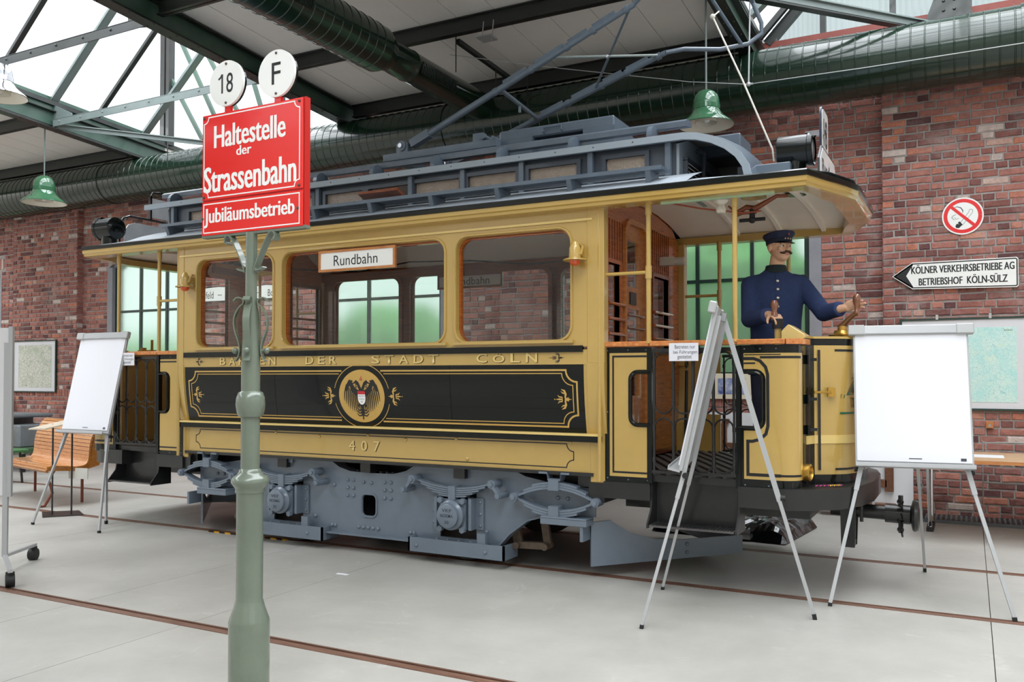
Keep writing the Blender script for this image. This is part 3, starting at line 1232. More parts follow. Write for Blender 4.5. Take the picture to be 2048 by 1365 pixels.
def lamp(x, y, zrim, r, ztop, label, chrome=False):
    t = thing('pendant_lamp', label, 'lamp', (x, y, zrim), 'industrial pendant lamps under the roof')
    k = r / 0.30
    pr = [(0.300, 0.0), (0.304, 0.006), (0.278, 0.034), (0.222, 0.076), (0.178, 0.118), (0.152, 0.158), (0.146, 0.172), (0.150, 0.176), (0.150, 0.228), (0.145, 0.232), (0.142, 0.275), (0.128, 0.325), (0.095, 0.368), (0.05, 0.392), (0.018, 0.40)]
    MB().lathe([(a * k, b * k) for a, b in pr], (x, y, zrim), n=36, caps=False).build('shade', CHROME if chrome else LAMPG, t, smooth=40)
    pin = [(0.296, 0.001), (0.272, 0.03), (0.216, 0.072), (0.172, 0.114), (0.145, 0.155), (0.12, 0.2), (0.0, 0.2)]
    MB().lathe([(a * k, b * k) for a, b in pin], (x, y, zrim), n=36, caps=False).build('reflector', ENAM, t, smooth=40)
    MB().lathe([(0.12 * k, 0.03 * k), (0.12 * k, 0.1 * k), (0.09 * k, 0.16 * k), (0.0, 0.19 * k)], (x, y, zrim), n=24, caps=False).build('diffuser_ring', ENAM, t, smooth=40)
    MB().sph((x, y, zrim + 0.10 * k), 0.05 * k, 12, 8, (1, 1, 1.3)).build('bulb', WHT, t, smooth=60)
    MB().cyl((x, y, zrim + 0.39 * k), (x, y, ztop), 0.010, 8).build('rod', STEELL, t)
    return t


lamp(2.16, 1.62, 3.88, 0.265, rz(1.62) + 0.05, 'green enamel pendant lamp hanging above the driver end of the tram')
lamp(-7.52, 1.28, 3.98, 0.305, rz(1.3), 'green enamel pendant lamp hanging over the left brick wall, by the wall duct')
lamp(-5.93, -0.36, 4.83, 0.31, 5.28, 'chrome topped pendant lamp cut off by the upper left edge', True)

# small steel items under the roof
m = MB()
m.obox((-0.05, 1.2, 5.0), X_, Y_, Z_, 0.085, 0.085, 0.008)
for sx in (-0.06, 0.06):
    m.cyl((-0.05 + sx, 1.2, 4.96), (-0.05 + sx, 1.24, 5.2), 0.006, 6)
tag(m.build('hanger_plate', ALUD, None), 'small grey square plate hung from a dark purlin beside the branch duct', 'bracket')
m = MB().bar((-0.59, 1.5, rz(1.5) + 0.02), (-0.54, 2.75, rz(2.75) + 0.02), 0.05, 0.05)
m.cyl((-0.6, 1.48, rz(1.5) + 0.1), (-0.6, 1.48, 4.82), 0.007, 6)
m.cyl((-0.55, 2.3, rz(2.3)), (-0.55, 2.3, 4.9), 0.007, 6)
tag(m.build('hanger_rail', STEEL, None), 'short black rail with hanger rods between the branch duct and the pantograph', 'bracket')
ow = thing('overhead_wire', 'thin overhead wire below the wall duct, held by one pale vertical rod', 'wire', (2.57, 1.6, 4.2))
m = MB()
m.tube([(-0.75, 1.6, 5.08), (0.6, 1.6, 4.70), (2.0, 1.6, 4.33), (2.57, 1.6, 4.215), (3.6, 1.6, 4.20), (6.5, 1.6, 4.20)], 0.004, 6)
m.build('wire', ALU, ow)
m = MB().cyl((2.59, 1.6, 5.05), (2.571, 1.6, 4.22), 0.008, 8)
m.sph((2.571, 1.6, 4.215), 0.022, 8, 6)
m.cyl((2.53, 1.6, 4.213), (2.61, 1.6, 4.215), 0.010, 8)
m.build('dropper', ALU, ow)


# ---------------------------------------------------------------- the tram
tram = thing('tram', 'old yellow and black four-wheeled tram with grey roof, number 407 on its side', 'tram', (0.03, 0, 0))
BX0, BX1 = -2.06, 2.09          # body ends
FZ = 0.80                       # platform floor


def yS(z):
    """near side surface of the body (tucks in below the waist)"""
    if z >= 1.54:
        return -1.0
    if z >= 1.03:
        return -1.0 + 0.06 * ((1.54 - z) / 0.51) ** 2
    return -0.94


def on_side(off):
    return lambda a, b: V(a, yS(b) - off, b)


def side_panel(name, x0, x1, z0, z1, sgn, mat, t=0.02, off=0.0, n=10):
    rings = []
    zs = [z0 + (z1 - z0) * i / n for i in range(n + 1)]
    out = [(sgn * (yS(z) - off) * 1.0, z) for z in zs]
    m = MB()
    vs = []
    for x in (x0, x1):
        for z in zs:
            vs.append((x, -sgn * (-(yS(z) - off)), z))
        for z in reversed(zs):
            vs.append((x, -sgn * (-(yS(z) - off) - t), z))
    k = 2 * (n + 1)
    fs = [(i, (i + 1) % k, k + (i + 1) % k, k + i) for i in range(k)]
    for e in (0, k):
        for i in range(n):
            fs.append((e + i, e + i + 1, e + k - 2 - i, e + k - 1 - i))
    return m.add(vs, fs).build(name, mat, tram, smooth=40)


WIN = [(-1.84, -0.925), (-0.813, 0.825), (0.935, 1.885)]
for sgn in (1, -1):             # 1 = the side facing the camera
    s = -sgn
    y_out = -1.0 * sgn
    wallb = MB().plate(rect(BX0 + 0.02, BX1 - 0.02, 1.66, 2.68), [rr(a, b, 1.715, 2.505, 0.10) for a, b in WIN], (0, y_out + (0.045 if sgn == 1 else 0), 0), (1, 0, 0), (0, 0, 1), 0.045)
    side = wallb.build('window_wall', YEL if sgn == 1 else VARND, tram, smooth=35)
    for a, b in WIN:
        # window frame bead, sill and varnished inner frame, pane
        m = MB()
        L = rr(a - 0.012, b + 0.012, 1.703, 2.517, 0.108)
        m.tube([(p[0], y_out - 0.004 * sgn, p[1]) for p in L], 0.010, 6, closed=True)
        m.build('window_bead', YEL, side)
        m = MB().plate(rr(a - 0.03, b + 0.03, 1.69, 2.52, 0.10), [rr(a + 0.012, b - 0.012, 1.715, 2.49, 0.09)], (0, y_out + sgn * 0.085 - (0 if sgn == 1 else 0), 0), (1, 0, 0), (0, 0, 1), 0.035)
        m.build('inner_frame', VARN if sgn == 1 else VARND, side, smooth=35)
        MB().box(a, b, y_out + sgn * 0.060 - 0.002, y_out + sgn * 0.060 + 0.002, 1.70, 2.51).build('pane', GLASS, side, smooth=None)
        MB().box(a - 0.02, b + 0.03, y_out - sgn * 0.018 - 0.012, y_out + 0.012, 1.688, 1.708).build('sill', YEL, side, smooth=None)
    # letter board, moulding, belt rail, letter strip, waist panel, skirt
    MB().box(BX0, BX1 - 0.03, y_out - 0.014, y_out + 0.014, 2.55, 2.566).build('moulding', YELD, side, smooth=None)
    MB().box(-1.995, 1.985, y_out - 0.016, y_out + 0.016, 1.622, 1.668).build('belt_rail', BLK, tram, smooth=None)
    MB().box(BX0 + 0.02, BX1 - 0.02, min(y_out, y_out + sgn * 0.02), max(y_out, y_out + sgn * 0.02), 1.535, 1.64).build('letter_strip', YEL, tram, smooth=None)
    if sgn == 1:
        for xa, xb in ((-1.99, -0.90), (-0.897, 0.875), (0.878, 1.985)):
            side_panel('waist_panel', xa, xb, 1.045, 1.537, sgn, BLK)
        side_panel('corner_strip', BX0 + 0.02, -1.992, 1.045, 1.537, sgn, YEL, off=-0.003)
        side_panel('corner_strip', 1.987, BX1 - 0.02, 1.045, 1.537, sgn, YEL, off=-0.003)
    else:
        side_panel('waist_panel', BX0, BX1, 1.045, 1.537, sgn, YEL)
    yy = sgn * yS(1.0)
    m = MB().box(BX0 - 0.02, BX1 + 0.015, min(yy - sgn * 0.055, yy + sgn * 0.01), max(yy - sgn * 0.055, yy + sgn * 0.01), 1.028, 1.045)
    m.build('waist_ledge', YELD, tram, smooth=None)
    MB().box(BX0 - 0.02, BX1 + 0.015, min(yy - sgn * 0.05, yy + sgn * 0.01), max(yy - sgn * 0.05, yy + sgn * 0.01), 0.985, 1.028).build('rubbing_strip', BLK, tram, smooth=None, bevel=0.004)
    MB().box(BX0 + 0.02, BX1 - 0.02, min(yy, yy + sgn * 0.02), max(yy, yy + sgn * 0.02), 0.765, 0.99).build('skirt_panel', YEL, tram, smooth=None)
    MB().box(-2.03, 2.04, min(yy - sgn * 0.02, yy + sgn * 0.03), max(yy - sgn * 0.02, yy + sgn * 0.03), 0.742, 0.766).build('skirt_edge', BLKM, tram, smooth=None)
    # corner pillars
    for xa, xb in ((BX0 - 0.04, BX0 + 0.055), (BX1 - 0.075, BX1 + 0.055)):
        m = MB()
        xm_ = (xa + xb) / 2
        m.box(xa, xb, min(y_out - sgn * 0.006, y_out + sgn * 0.08), max(y_out - sgn * 0.006, y_out + sgn * 0.08), 1.54, 2.64)
        m.box(xa, xb, min(yy - sgn * 0.006, yy + sgn * 0.09), max(yy - sgn * 0.006, yy + sgn * 0.09), 0.70, 1.05)
        m.build('corner_pillar', YEL, tram, smooth=None, bevel=0.006)
        side_panel('corner_pillar', xa, xb, 1.04, 1.545, sgn, YEL, t=0.06, off=0.006)
    for xa in (BX0 - 0.03, BX1 + 0.005):
        MB().cyl((xa + 0.012, y_out + sgn * 0.005, 0.72), (xa + 0.012, y_out + sgn * 0.005, 2.64), 0.014, 8).build('corner_bead', YEL, tram)
    # rivet heads on the skirt
    if sgn == 1:
        for (x, z) in ((-0.93, 0.965), (0.06, 0.972), (0.43, 0.945), (-0.45, 0.945), (1.0, 0.82), (0.9, 0.972), (-1.3, 0.8), (1.86, 0.975)):
            MB().dome((x, yy, z), (0, -sgn, 0), 0.016, 0.012, 10).build('screw_head', YEL, tram)

# ---- paint lines and lettering on the waist panels
f1 = on_side(0.0018)
f2 = on_side(0.0034)
m = MB()
EC = (0.027, 1.290)
EA, EB = 0.258, 0.237


def cut_poly(pts, gap):
    """split a closed polyline where it enters the medallion"""
    runs, cur = [], []
    for p in pts:
        inside = ((p[0] - EC[0]) / (EA + gap)) ** 2 + ((p[1] - EC[1]) / (EB + gap)) ** 2 < 1
        if inside:
            if len(cur) > 1:
                runs.append(cur)
            cur = []
        else:
            cur.append(p)
    if len(cur) > 1:
        runs.append(cur)
    return runs


for (ins, r, w) in ((0.050, 0.085, 0.013), (0.082, 0.085, 0.007)):
    L = notched(-1.99 + ins, 1.985 - ins, 1.05 + ins * 0.75, 1.532 - ins * 0.75, r, 6)
    L = resample(L, 0.03, True)
    for run in cut_poly(L, 0.035):
        m.strip(run, w, fn=f1)
m.build('gold_lining', GOLD, tram, smooth=None)
m = MB()
ring = [(EC[0] + (EA + 0.022) * cos(a), EC[1] + (EB + 0.022) * sin(a)) for a in [radians(t) for t in range(14, 167, 4)]]
m.strip(ring, 0.006, fn=f1)
m.strip([(x, 2 * EC[1] - z) for x, z in ring], 0.006, fn=f1)
m.build('gold_ring', GOLD, tram, smooth=None)
med = MB()
N = 48
rings_ = []
vs = [f1(EC[0], EC[1])]
fs = []
for k, q in enumerate((0.33, 0.66, 1.0)):
    for i in range(N):
        a = 2 * pi * i / N
        vs.append(f1(EC[0] + (EA - 0.028) * q * cos(a), EC[1] + (EB - 0.022) * q * sin(a)))
for i in range(N):
    j = (i + 1) % N
    fs.append((0, 1 + i, 1 + j))
    for k in range(2):
        fs.append((1 + k * N + i, 1 + (k + 1) * N + i, 1 + (k + 1) * N + j, 1 + k * N + j))
medal = med.add(vs, fs).build('medallion', GOLD, tram, smooth=None)

# two-headed eagle with the red and white shield
ex, ez = EC[0] + 0.002, EC[1] - 0.002
eg = MB()
for s in (-1, 1):
    P_ = lambda a, b: (ex + s * a, ez + b)
    # wing arm
    eg.strip([P_(0.01, 0.02), P_(0.05, 0.03), P_(0.085, 0.06), P_(0.105, 0.105), P_(0.115, 0.135)], [0.05, 0.05, 0.045, 0.035, 0.006], fn=f2)
    eg.strip([P_(0.085, 0.125), P_(0.115, 0.12), P_(0.138, 0.085), P_(0.152, 0.04)], [0.008, 0.03, 0.032, 0.02], fn=f2)
    # feathers
    for k in range(9):
        t = k / 8
        a0, b0 = 0.035 + 0.115 * t, 0.02 + 0.045 * t * t + 0.03 * t
        ln = 0.115 + 0.05 * sin(pi * (0.25 + 0.6 * t))
        ang = radians(-96 + 18 * t)
        pts = [P_(a0 + cos(ang) * ln * q + 0.006 * sin(q * pi), b0 + sin(ang) * ln * q) for q in (0, 0.25, 0.5, 0.75, 1.0)]
        eg.strip(pts, [0.011, 0.012, 0.011, 0.009, 0.003], fn=f2)
    # neck and head
    eg.strip([P_(0.0, 0.03), P_(0.018, 0.07), P_(0.034, 0.105), P_(0.052, 0.118), P_(0.066, 0.108)], [0.03, 0.026, 0.024, 0.026, 0.016], fn=f2)
    eg.strip([P_(0.064, 0.112), P_(0.083, 0.104), P_(0.088, 0.092)], [0.013, 0.009, 0.002], fn=f2)
    for k in range(4):
        eg.strip([P_(0.035 + 0.006 * k, 0.10 - 0.02 * k), P_(0.056 + 0.004 * k, 0.093 - 0.02 * k), P_(0.062, 0.083 - 0.02 * k)], [0.01, 0.008, 0.002], fn=f2)
    # leg and claw
    eg.strip([P_(0.02, -0.05), P_(0.036, -0.075), P_(0.03, -0.092)], [0.02, 0.014, 0.004], fn=f2)
    eg.strip([P_(0.036, -0.075), P_(0.052, -0.088)], [0.01, 0.003], fn=f2)
    # tail scrolls
    for k in range(3):
        b = -0.10 - 0.022 * k
        w = 0.045 + 0.004 * k
        eg.strip([P_(0.004, b + 0.02), P_(0.012, b - 0.012), P_(w * 0.7, b - 0.016), P_(w, b - 0.004), P_(w + 0.01, b + 0.008)], [0.008, 0.011, 0.009, 0.007, 0.002], fn=f2)
eg.strip([(ex, ez + 0.05), (ex, ez - 0.04), (ex, ez - 0.10), (ex, ez - 0.172)], [0.075, 0.07, 0.026, 0.006], fn=f2)
eg.strip([(ex, ez - 0.155), (ex, ez - 0.178), (ex, ez - 0.195)], [0.004, 0.014, 0.001], fn=f2)
eg.build('eagle', INK, medal, smooth=None)
f3 = on_side(0.005)
sh = [(ex - 0.037, ez + 0.035), (ex + 0.037, ez + 0.035), (ex + 0.037, ez - 0.02)] + [(ex + 0.037 * cos(a), ez - 0.02 - 0.048 * sin(a)) for a in [pi * k / 8 for k in range(1, 8)]] + [(ex - 0.037, ez - 0.02)]
MB().poly(sh, f3).build('shield', WHT, medal, smooth=None)
f4 = on_side(0.0062)
MB().poly(rect(ex - 0.037, ex + 0.037, ez + 0.016, ez + 0.042), f4).build('shield_head', P('shield_red', (196, 40, 44), 0.4), medal, smooth=None)
m = MB()
for row, n in ((0.002, 5), (-0.022, 4), (-0.045, 2)):
    for k in range(n):
        x = ex + (k - (n - 1) / 2) * 0.0135
        m.strip([(x, ez + row + 0.008), (x + 0.001, ez + row), (x - 0.001, ez + row - 0.007)], [0.001, 0.006, 0.001], fn=f4)
m.build('shield_flames', P('shield_grey', (120, 124, 140), 0.5), medal, smooth=None)
m = MB()
m.strip([(ex - 0.014, ez + 0.137), (ex + 0.014, ez + 0.137)], 0.02, fn=f2)
m.strip([(ex, ez + 0.145), (ex, ez + 0.168)], [0.016, 0.002], fn=f2)
m.build('crown', P('crown_copper', (176, 104, 60), 0.4), medal, smooth=None)


def ornament(m, cx, cz, sx, sz, fn):
    """scrollwork: axis pointing to +sx, two leaf curls"""
    q = lambda a, b: (cx + a * sx, cz + b * sz)
    for s in (1, -1):
        m.strip([q(-0.1, 0), q(0.05, 0.16 * s), q(0.0, 0.5 * s), q(0.12, 0.82 * s), q(0.42, 0.98 * s)], [0.02 * sz * 6, 0.03 * sz * 5, 0.22 * sz, 0.2 * sz, 0.02 * sz], fn=fn)
        m.strip([q(0.08, 0.55 * s), q(0.3, 0.62 * s), q(0.45, 0.78 * s)], [0.12 * sz, 0.12 * sz, 0.02 * sz], fn=fn)
        m.strip([q(0.3, 0.06 * s), q(0.36, 0.2 * s), q(0.62, 0.24 * s), q(0.74, 0.4 * s)], [0.06 * sz, 0.13 * sz, 0.12 * sz, 0.04 * sz], fn=fn)
        m.strip([q(-0.32, 0.02 * s), q(-0.22, 0.14 * s), q(-0.08, 0.1 * s)], [0.04 * sz, 0.12 * sz, 0.05 * sz], fn=fn)
    m.strip([q(-0.55, 0), q(-0.3, 0), q(0.1, 0)], [0.02 * sz, 0.12 * sz, 0.16 * sz], fn=fn)
    m.strip([q(0.3, 0), q(0.6, 0), q(0.95, 0)], [0.10 * sz, 0.18 * sz, 0.03 * sz], fn=fn)
    m.strip([q(0.98, 0), q(1.02, 0), q(1.1, 0)], [0.02 * sz, 0.14 * sz, 0.02 * sz], fn=fn)


for (cx, d_) in ((EC[0] - EA - 0.055, -1), (EC[0] + EA + 0.055, 1), (-1.85, 1), (1.845, -1)):
    m = MB()
    ornament(m, cx, EC[1] if abs(cx) < 1 else 1.285, d_ * 0.085, 0.075, f1)
    m.build('gold_scroll', GOLD, tram, smooth=None)
g1 = face_y(-1.0022)
g2 = face_y(-1.0036)
for (cx, d_) in ((-1.82, 1), (1.80, -1)):
    m = MB()
    ornament(m, cx, 1.583, d_ * 0.075, 0.036, g1)
    m.build('black_scroll', INK, tram, smooth=None)
# BAHNEN DER STADT COLN, letter by letter with a drop shade
words = [('BAHNEN', -1.545, -0.885), ('DER', -0.55, -0.22), ('STADT', 0.135, 0.775), ('CÖLN', 1.115, 1.625)]
adv = {'B': 1, 'A': 1.12, 'H': 1.15, 'N': 1.15, 'E': 0.95, 'D': 1.1, 'R': 1, 'S': 1, 'T': 1.1, 'C': 1.15, 'Ö': 1.25, 'L': 1}
for wd, xa, xb in words:
    tot = sum(adv[c] for c in wd) + 0.62 * (len(wd) - 1)
    k = (xb - xa) / tot
    x = xa
    for c in wd:
        lw = adv[c] * k
        hh = 0.068
        for (nm, mt, dx, fn, dz) in (('letter_shade', YSH, 0.006, g1, -0.004), ('letter', YELD, 0.0, g2, 0)):
            ff = (lambda fn, x, dx, dz: (lambda a, b: fn(x + dx + a, 1.552 + dz + b)))(fn, x, dx, dz)
            text(nm, c, mt, tram, (0, 0, 0), X_, Z_, lw, hh, 0.012, fn=ff)
        x += lw + 0.62 * k
ysk = yS(1.0)
for i, c in enumerate('407'):
    for (nm, mt, dx, yo, dz) in (('letter_shade', YSH, 0.007, 0.0015, -0.004), ('letter', YELD, 0.0, 0.003, 0)):
        text(nm, c, mt, tram, (-0.135 + i * 0.125 + dx, ysk - yo, 0.842 + dz), X_, Z_, 0.06, 0.082, 0.01)
for L in (notched(-1.905, 1.885, 0.795, 0.965, 0.055, 5),):
    MB().strip(resample(L, 0.2, True), 0.0075, fn=face_y(ysk - 0.0015)).build('black_lining', INK, tram, smooth=None)

# ---- saloon inside: floor, ceiling, bulkheads, cantrails
MB().box(BX0, BX1, -0.93, 0.93, 0.80, 0.84).build('saloon_floor', VARND, tram, smooth=None)
for s in (-1, 1):
    MB().box(BX0 + 0.05, BX1 - 0.05, s * 0.93 - 0.02, s * 0.93 + 0.02, 2.50, 2.60).build('cantrail', VARND, tram, smooth=None)
    b_ = MB().box(BX0 + 0.06, BX1 - 0.06, min(s * 0.48, s * 0.93), max(s * 0.48, s * 0.93), 1.22, 1.27).build('saloon_bench', VARN, tram, smooth=None)
    MB().box(BX0 + 0.06, BX1 - 0.06, s * 0.9 - 0.015, s * 0.9 + 0.015, 1.27, 1.62).build('back_rest', VARN, b_, smooth=None)
m = MB()
prof = [(-0.95, 2.60), (-0.66, 2.80), (-0.62, 2.82)]
m.add([(x, y, z) for x in (BX0, BX1) for y, z in prof] , [(0, 1, 4, 3), (1, 2, 5, 4)])
m.add([(x, -y, z) for x in (BX0, BX1) for y, z in prof] , [(0, 1, 4, 3), (1, 2, 5, 4)])
m.build('saloon_ceiling', CREAM, tram, smooth=None)
for xb, sg in ((BX0 + 0.0, -1), (BX1 - 0.04, 1)):
    outl = [(-0.915, 0.84), (0.915, 0.84), (0.915, 1.30), (0.96, 1.56), (0.96, 2.60), (0.62, 2.82), (0.62, 3.0), (-0.62, 3.0), (-0.62, 2.82), (-0.96, 2.60), (-0.96, 1.56), (-0.915, 1.30)]
    hl = [rect(-0.80, -0.56 if sg == 1 else -0.45, 1.66, 2.28 if sg == 1 else 2.40), rect(0.22, 0.62, 1.66, 2.28) if sg == 1 else rect(0.45, 0.88, 1.60, 2.42), rr(-0.46, 0.02, 0.90, 2.62, 0.12, 5, (0, 0, 1, 1)) if sg == 1 else rect(-0.30, 0.34, 0.9, 2.62)]
    bk = MB().plate(outl, hl, (xb, 0, 0), (0, 1, 0), (0, 0, 1), 0.04).build('bulkhead', VARN, tram, smooth=None)
    # boarding grooves as narrow beads
    if sg == 1:
        for k in range(9):
            y = -0.92 + k * 0.052
            MB().box(xb + 0.04, xb + 0.046, y, y + 0.004, 2.30, 2.60).build('bead', VARND, bk, smooth=None)
        for k in range(11):
            y = 0.10 + k * 0.052
            MB().box(xb + 0.04, xb + 0.046, y, y + 0.004, 2.30, 2.66).build('bead', VARND, bk, smooth=None)
        MB().plate(rr(-0.49, 0.05, 0.86, 2.66, 0.14, 5, (0, 0, 1, 1)), [rr(-0.455, 0.015, 0.86, 2.62, 0.12, 5, (0, 0, 1, 1))], (xb + 0.035, 0, 0), Y_, Z_, 0.03).build('door_surround', OAK, bk, smooth=None)
    else:
        MB().box(xb + 0.04, xb + 0.06, -0.66, -0.26, 2.44, 2.50).build('header', VARND, bk, smooth=None)
    for (ya, yb) in ((-0.80, -0.56 if sg == 1 else -0.45), (0.22, 0.62) if sg == 1 else (0.45, 0.88)):
        za, zb = (1.66, 2.28) if sg == 1 else (1.66, 2.40) if ya < 0 else (1.60, 2.42)
        fr = MB()
        for a, b, c, d_ in ((ya - 0.03, yb + 0.03, za - 0.03, za), (ya - 0.03, yb + 0.03, zb, zb + 0.03), (ya - 0.03, ya, za, zb), (yb, yb + 0.045, za, zb)):
            fr.box(xb + sg * 0.0 - 0.008, xb + 0.05, a, b, c, d_)
        fr.build('window_frame', VARN if ya < 0 else VARND, bk, smooth=None)
        MB().box(xb + 0.016, xb + 0.02, ya, yb, za, zb).build('pane', GLASS, bk, smooth=None)
        for z in ((1.76, 1.87, 1.98) if sg == 1 else (1.75, 1.86, 1.97, 2.08)):
            MB().cyl((xb + (0.06 if sg == 1 else -0.02), ya - 0.03, z), (xb + (0.06 if sg == 1 else -0.02), yb + 0.05, z), 0.013, 8).build('guard_rail', VARN, bk)
    # the door
    if sg == 1:
        dr = MB().plate(rr(-0.455, 0.015, 0.86, 2.62, 0.12, 5, (0, 0, 1, 1)), [rect(-0.40, -0.12, 2.14, 2.50), rect(-0.40, -0.10, 1.30, 1.97)], (xb + 0.005, 0, 0), Y_, Z_, 0.03).build('bulkhead_door', OAK, tram, smooth=None)
        MB().box(xb + 0.015, xb + 0.019, -0.40, -0.12, 2.14, 2.50).box(xb + 0.015, xb + 0.019, -0.40, -0.10, 1.30, 1.97).build('pane', GLASS, dr, smooth=None)
        MB().box(xb + 0.035, xb + 0.045, -0.33, -0.20, 2.005, 2.10).build('door_plate', BLKM, dr, smooth=None)
        for z in (1.72, 1.82, 1.92):
            MB().cyl((xb + 0.05, -0.42, z), (xb + 0.05, -0.04, z), 0.011, 8).build('guard_rail', VARND, dr)
    else:
        dr = MB().plate(rect(-0.30, 0.34, 0.86, 2.62), [rect(-0.20, 0.24, 1.4, 2.54)], (xb + 0.005, 0, 0), Y_, Z_, 0.03).build('bulkhead_door', VARN, tram, smooth=None)
        MB().box(xb + 0.015, xb + 0.019, -0.20, 0.24, 1.4, 2.54).build('pane', GLASS, dr, smooth=None)
pf = MB()
fx = BX0 + 0.06
pf.plate(rect(-0.64, -0.26, 2.50, 2.76), [rect(-0.60, -0.30, 2.54, 2.72)], (fx, 0, 0), Y_, Z_, 0.02)
pic = pf.build('picture_frame', OAK, None, smooth=None)
tag(pic, 'old photograph in a wooden frame above the end window inside the tram', 'picture')
MB().box(fx + 0.004, fx + 0.008, -0.60, -0.30, 2.54, 2.72).build('photo', PHOTOB, pic, smooth=None)
m = MB().tube([(1.9, 0.3, 2.55), (1.4, 0.3, 2.47), (0.9, 0.3, 2.46), (0.3, 0.3, 2.53), (-0.4, 0.3, 2.56), (-1.0, 0.3, 2.50), (-1.9, 0.3, 2.58)], 0.007, 6)
m.build('bell_cord', RUB, tram)

# ---- main roof: eaves, hoods over the platforms
RX0, RX1 = -3.32, 3.52         # straight eaves
HX0, HX1 = -3.62, 3.745        # hood tips


def hood_plan(dy=0.0, dx=0.0):
    return [(RX0 - dx * 0.3, -1.1 - dy), (RX1 + dx * 0.3, -1.1 - dy), (HX1 - 0.05 + dx, -0.62), (HX1 + dx, -0.45), (HX1 + dx, 0.45), (HX1 - 0.05 + dx, 0.62), (RX1 + dx * 0.3, 1.1 + dy), (RX0 - dx * 0.3, 1.1 + dy), (HX0 + 0.05 - dx, 0.62), (HX0 - dx, 0.45), (HX0 - dx, -0.45), (HX0 + 0.05 - dx, -0.62)]


def plan_ring(pl, z):
    return [V(x, y, z) for x, y in pl]


m = MB()
m.loft([plan_ring(hood_plan(-0.035, -0.035), 2.628), plan_ring(hood_plan(-0.015, -0.015), 2.632), plan_ring(hood_plan(-0.012, -0.012), 2.652), plan_ring(hood_plan(0.0, 0.0), 2.660), plan_ring(hood_plan(0.003, 0.003), 2.69), plan_ring(hood_plan(-0.16, -0.16), 2.69), plan_ring(hood_plan(-0.16, -0.16), 2.628), plan_ring(hood_plan(-0.035, -0.035), 2.628)], caps=False)
m.build('cornice', YEL, tram, smooth=12)
m = MB()
m.loft([plan_ring(hood_plan(0.0, 0.0), 2.688), plan_ring(hood_plan(0.012, 0.012), 2.692), plan_ring(hood_plan(0.014, 0.014), 2.722), plan_ring(hood_plan(0.0, 0.0), 2.732), plan_ring(hood_plan(-0.05, -0.05), 2.732)], caps=False)
m.build('roof_edge', BLK, tram, smooth=30)
# vaulted roof skin: lofted ribs over the plan
hw_at = lambda x: 1.1 if RX0 <= x <= RX1 else (1.1 - 0.62 * ((x - RX1) / (HX1 - RX1)) if x > RX1 else 1.1 - 0.62 * ((RX0 - x) / (RX0 - HX0)))


def roof_z(x, y, base=2.725, rise=0.17):
    e = 0.0
    if x > 2.6:
        e = (x - 2.6) / (HX1 - 2.6)
    if x < -2.5:
        e = (-2.5 - x) / (-2.5 - HX0)
    k = rise * (1 - 0.85 * e * e)
    return base + k * (1 - (abs(y) / 1.1) ** 2.2)


def roof_skin(name, mat, base, rise, inset, xs, thick=0.0):
    m = MB()
    ys = [-1, -0.9, -0.75, -0.58, -0.3, 0, 0.3, 0.58, 0.75, 0.9, 1]
    vs, fs = [], []
    for x in xs:
        h = hw_at(x) - inset
        for t in ys:
            vs.append((x, t * h, roof_z(x, t * h, base, rise)))
    n = len(ys)
    for i in range(len(xs) - 1):
        for k in range(n - 1):
            fs.append((i * n + k, i * n + k + 1, (i + 1) * n + k + 1, (i + 1) * n + k))
    return m.add(vs, fs).build(name, mat, tram, smooth=50)


roof_skin('roof_skin', ROOFP, 2.728, 0.17, 0.02, [HX0 + 0.02, -3.45, -3.3, -3.1, -2.8, -2.5, -2.06])
roof_skin('roof_skin', ROOFP, 2.728, 0.17, 0.02, [2.06, 2.5, 2.8, 3.1, 3.3, 3.5, 3.62, HX1 - 0.02])
for s in (-1, 1):
    m = MB()
    m.add([(x, s * y, z) for x in (-2.75, 2.75) for y, z in ((1.09, 2.729), (0.88, 2.815), (0.66, 2.885), (0.60, 2.90))], [(0, 1, 5, 4), (1, 2, 6, 5), (2, 3, 7, 6)])
    m.build('roof_skin', ROOFP, tram, smooth=50)
# white platform ceilings with ribs
roof_skin('platform_ceiling', CREAM, 2.655, 0.15, 0.09, [HX0 + 0.07, -3.45, -3.3, -3.1, -2.8, -2.5, -2.06])
roof_skin('platform_ceiling', CREAM, 2.655, 0.15, 0.09, [2.10, 2.5, 2.8, 3.1, 3.3, 3.5, 3.6, HX1 - 0.07])
for x in (2.62, 2.98, 3.33, -2.62, -3.05):
    h = hw_at(x) - 0.12
    pts = [(x, h * t, roof_z(x, h * t, 2.638, 0.15)) for t in [q / 8 for q in range(-8, 9)]]
    m = MB()
    rs = [[V(px - 0.022, py, pz + 0.03), V(px + 0.022, py, pz + 0.03), V(px + 0.016, py, pz - 0.008), V(px - 0.016, py, pz - 0.008)] for px, py, pz in pts]
    m.loft(rs).build('ceiling_rib', CREAM, tram, smooth=50)
m = MB()    # pale green light rail under the near eave of the driver platform
m.box(2.55, 3.30, -0.985, -0.955, 2.618, 2.632)
m.build('platform_lamp_strip', P('mint_paint', (176, 208, 176), 0.4), tram, smooth=None)
m = MB().lathe([(0.0, 0), (0.03, 0.004), (0.035, 0.03), (0.022, 0.06), (0.045, 0.075), (0.05, 0.085)], (2.92, -0.82, 2.55), n=14, caps=False)
m.build('platform_bulb', ENAM, tram, smooth=50)
MB().tube([(2.55, -0.8, 2.66), (2.75, -0.7, 2.62), (3.0, -0.5, 2.60), (3.1, -0.42, 2.62)], 0.006, 6).build('cable', P('red_brown_cable', (150, 74, 50), 0.5), tram)
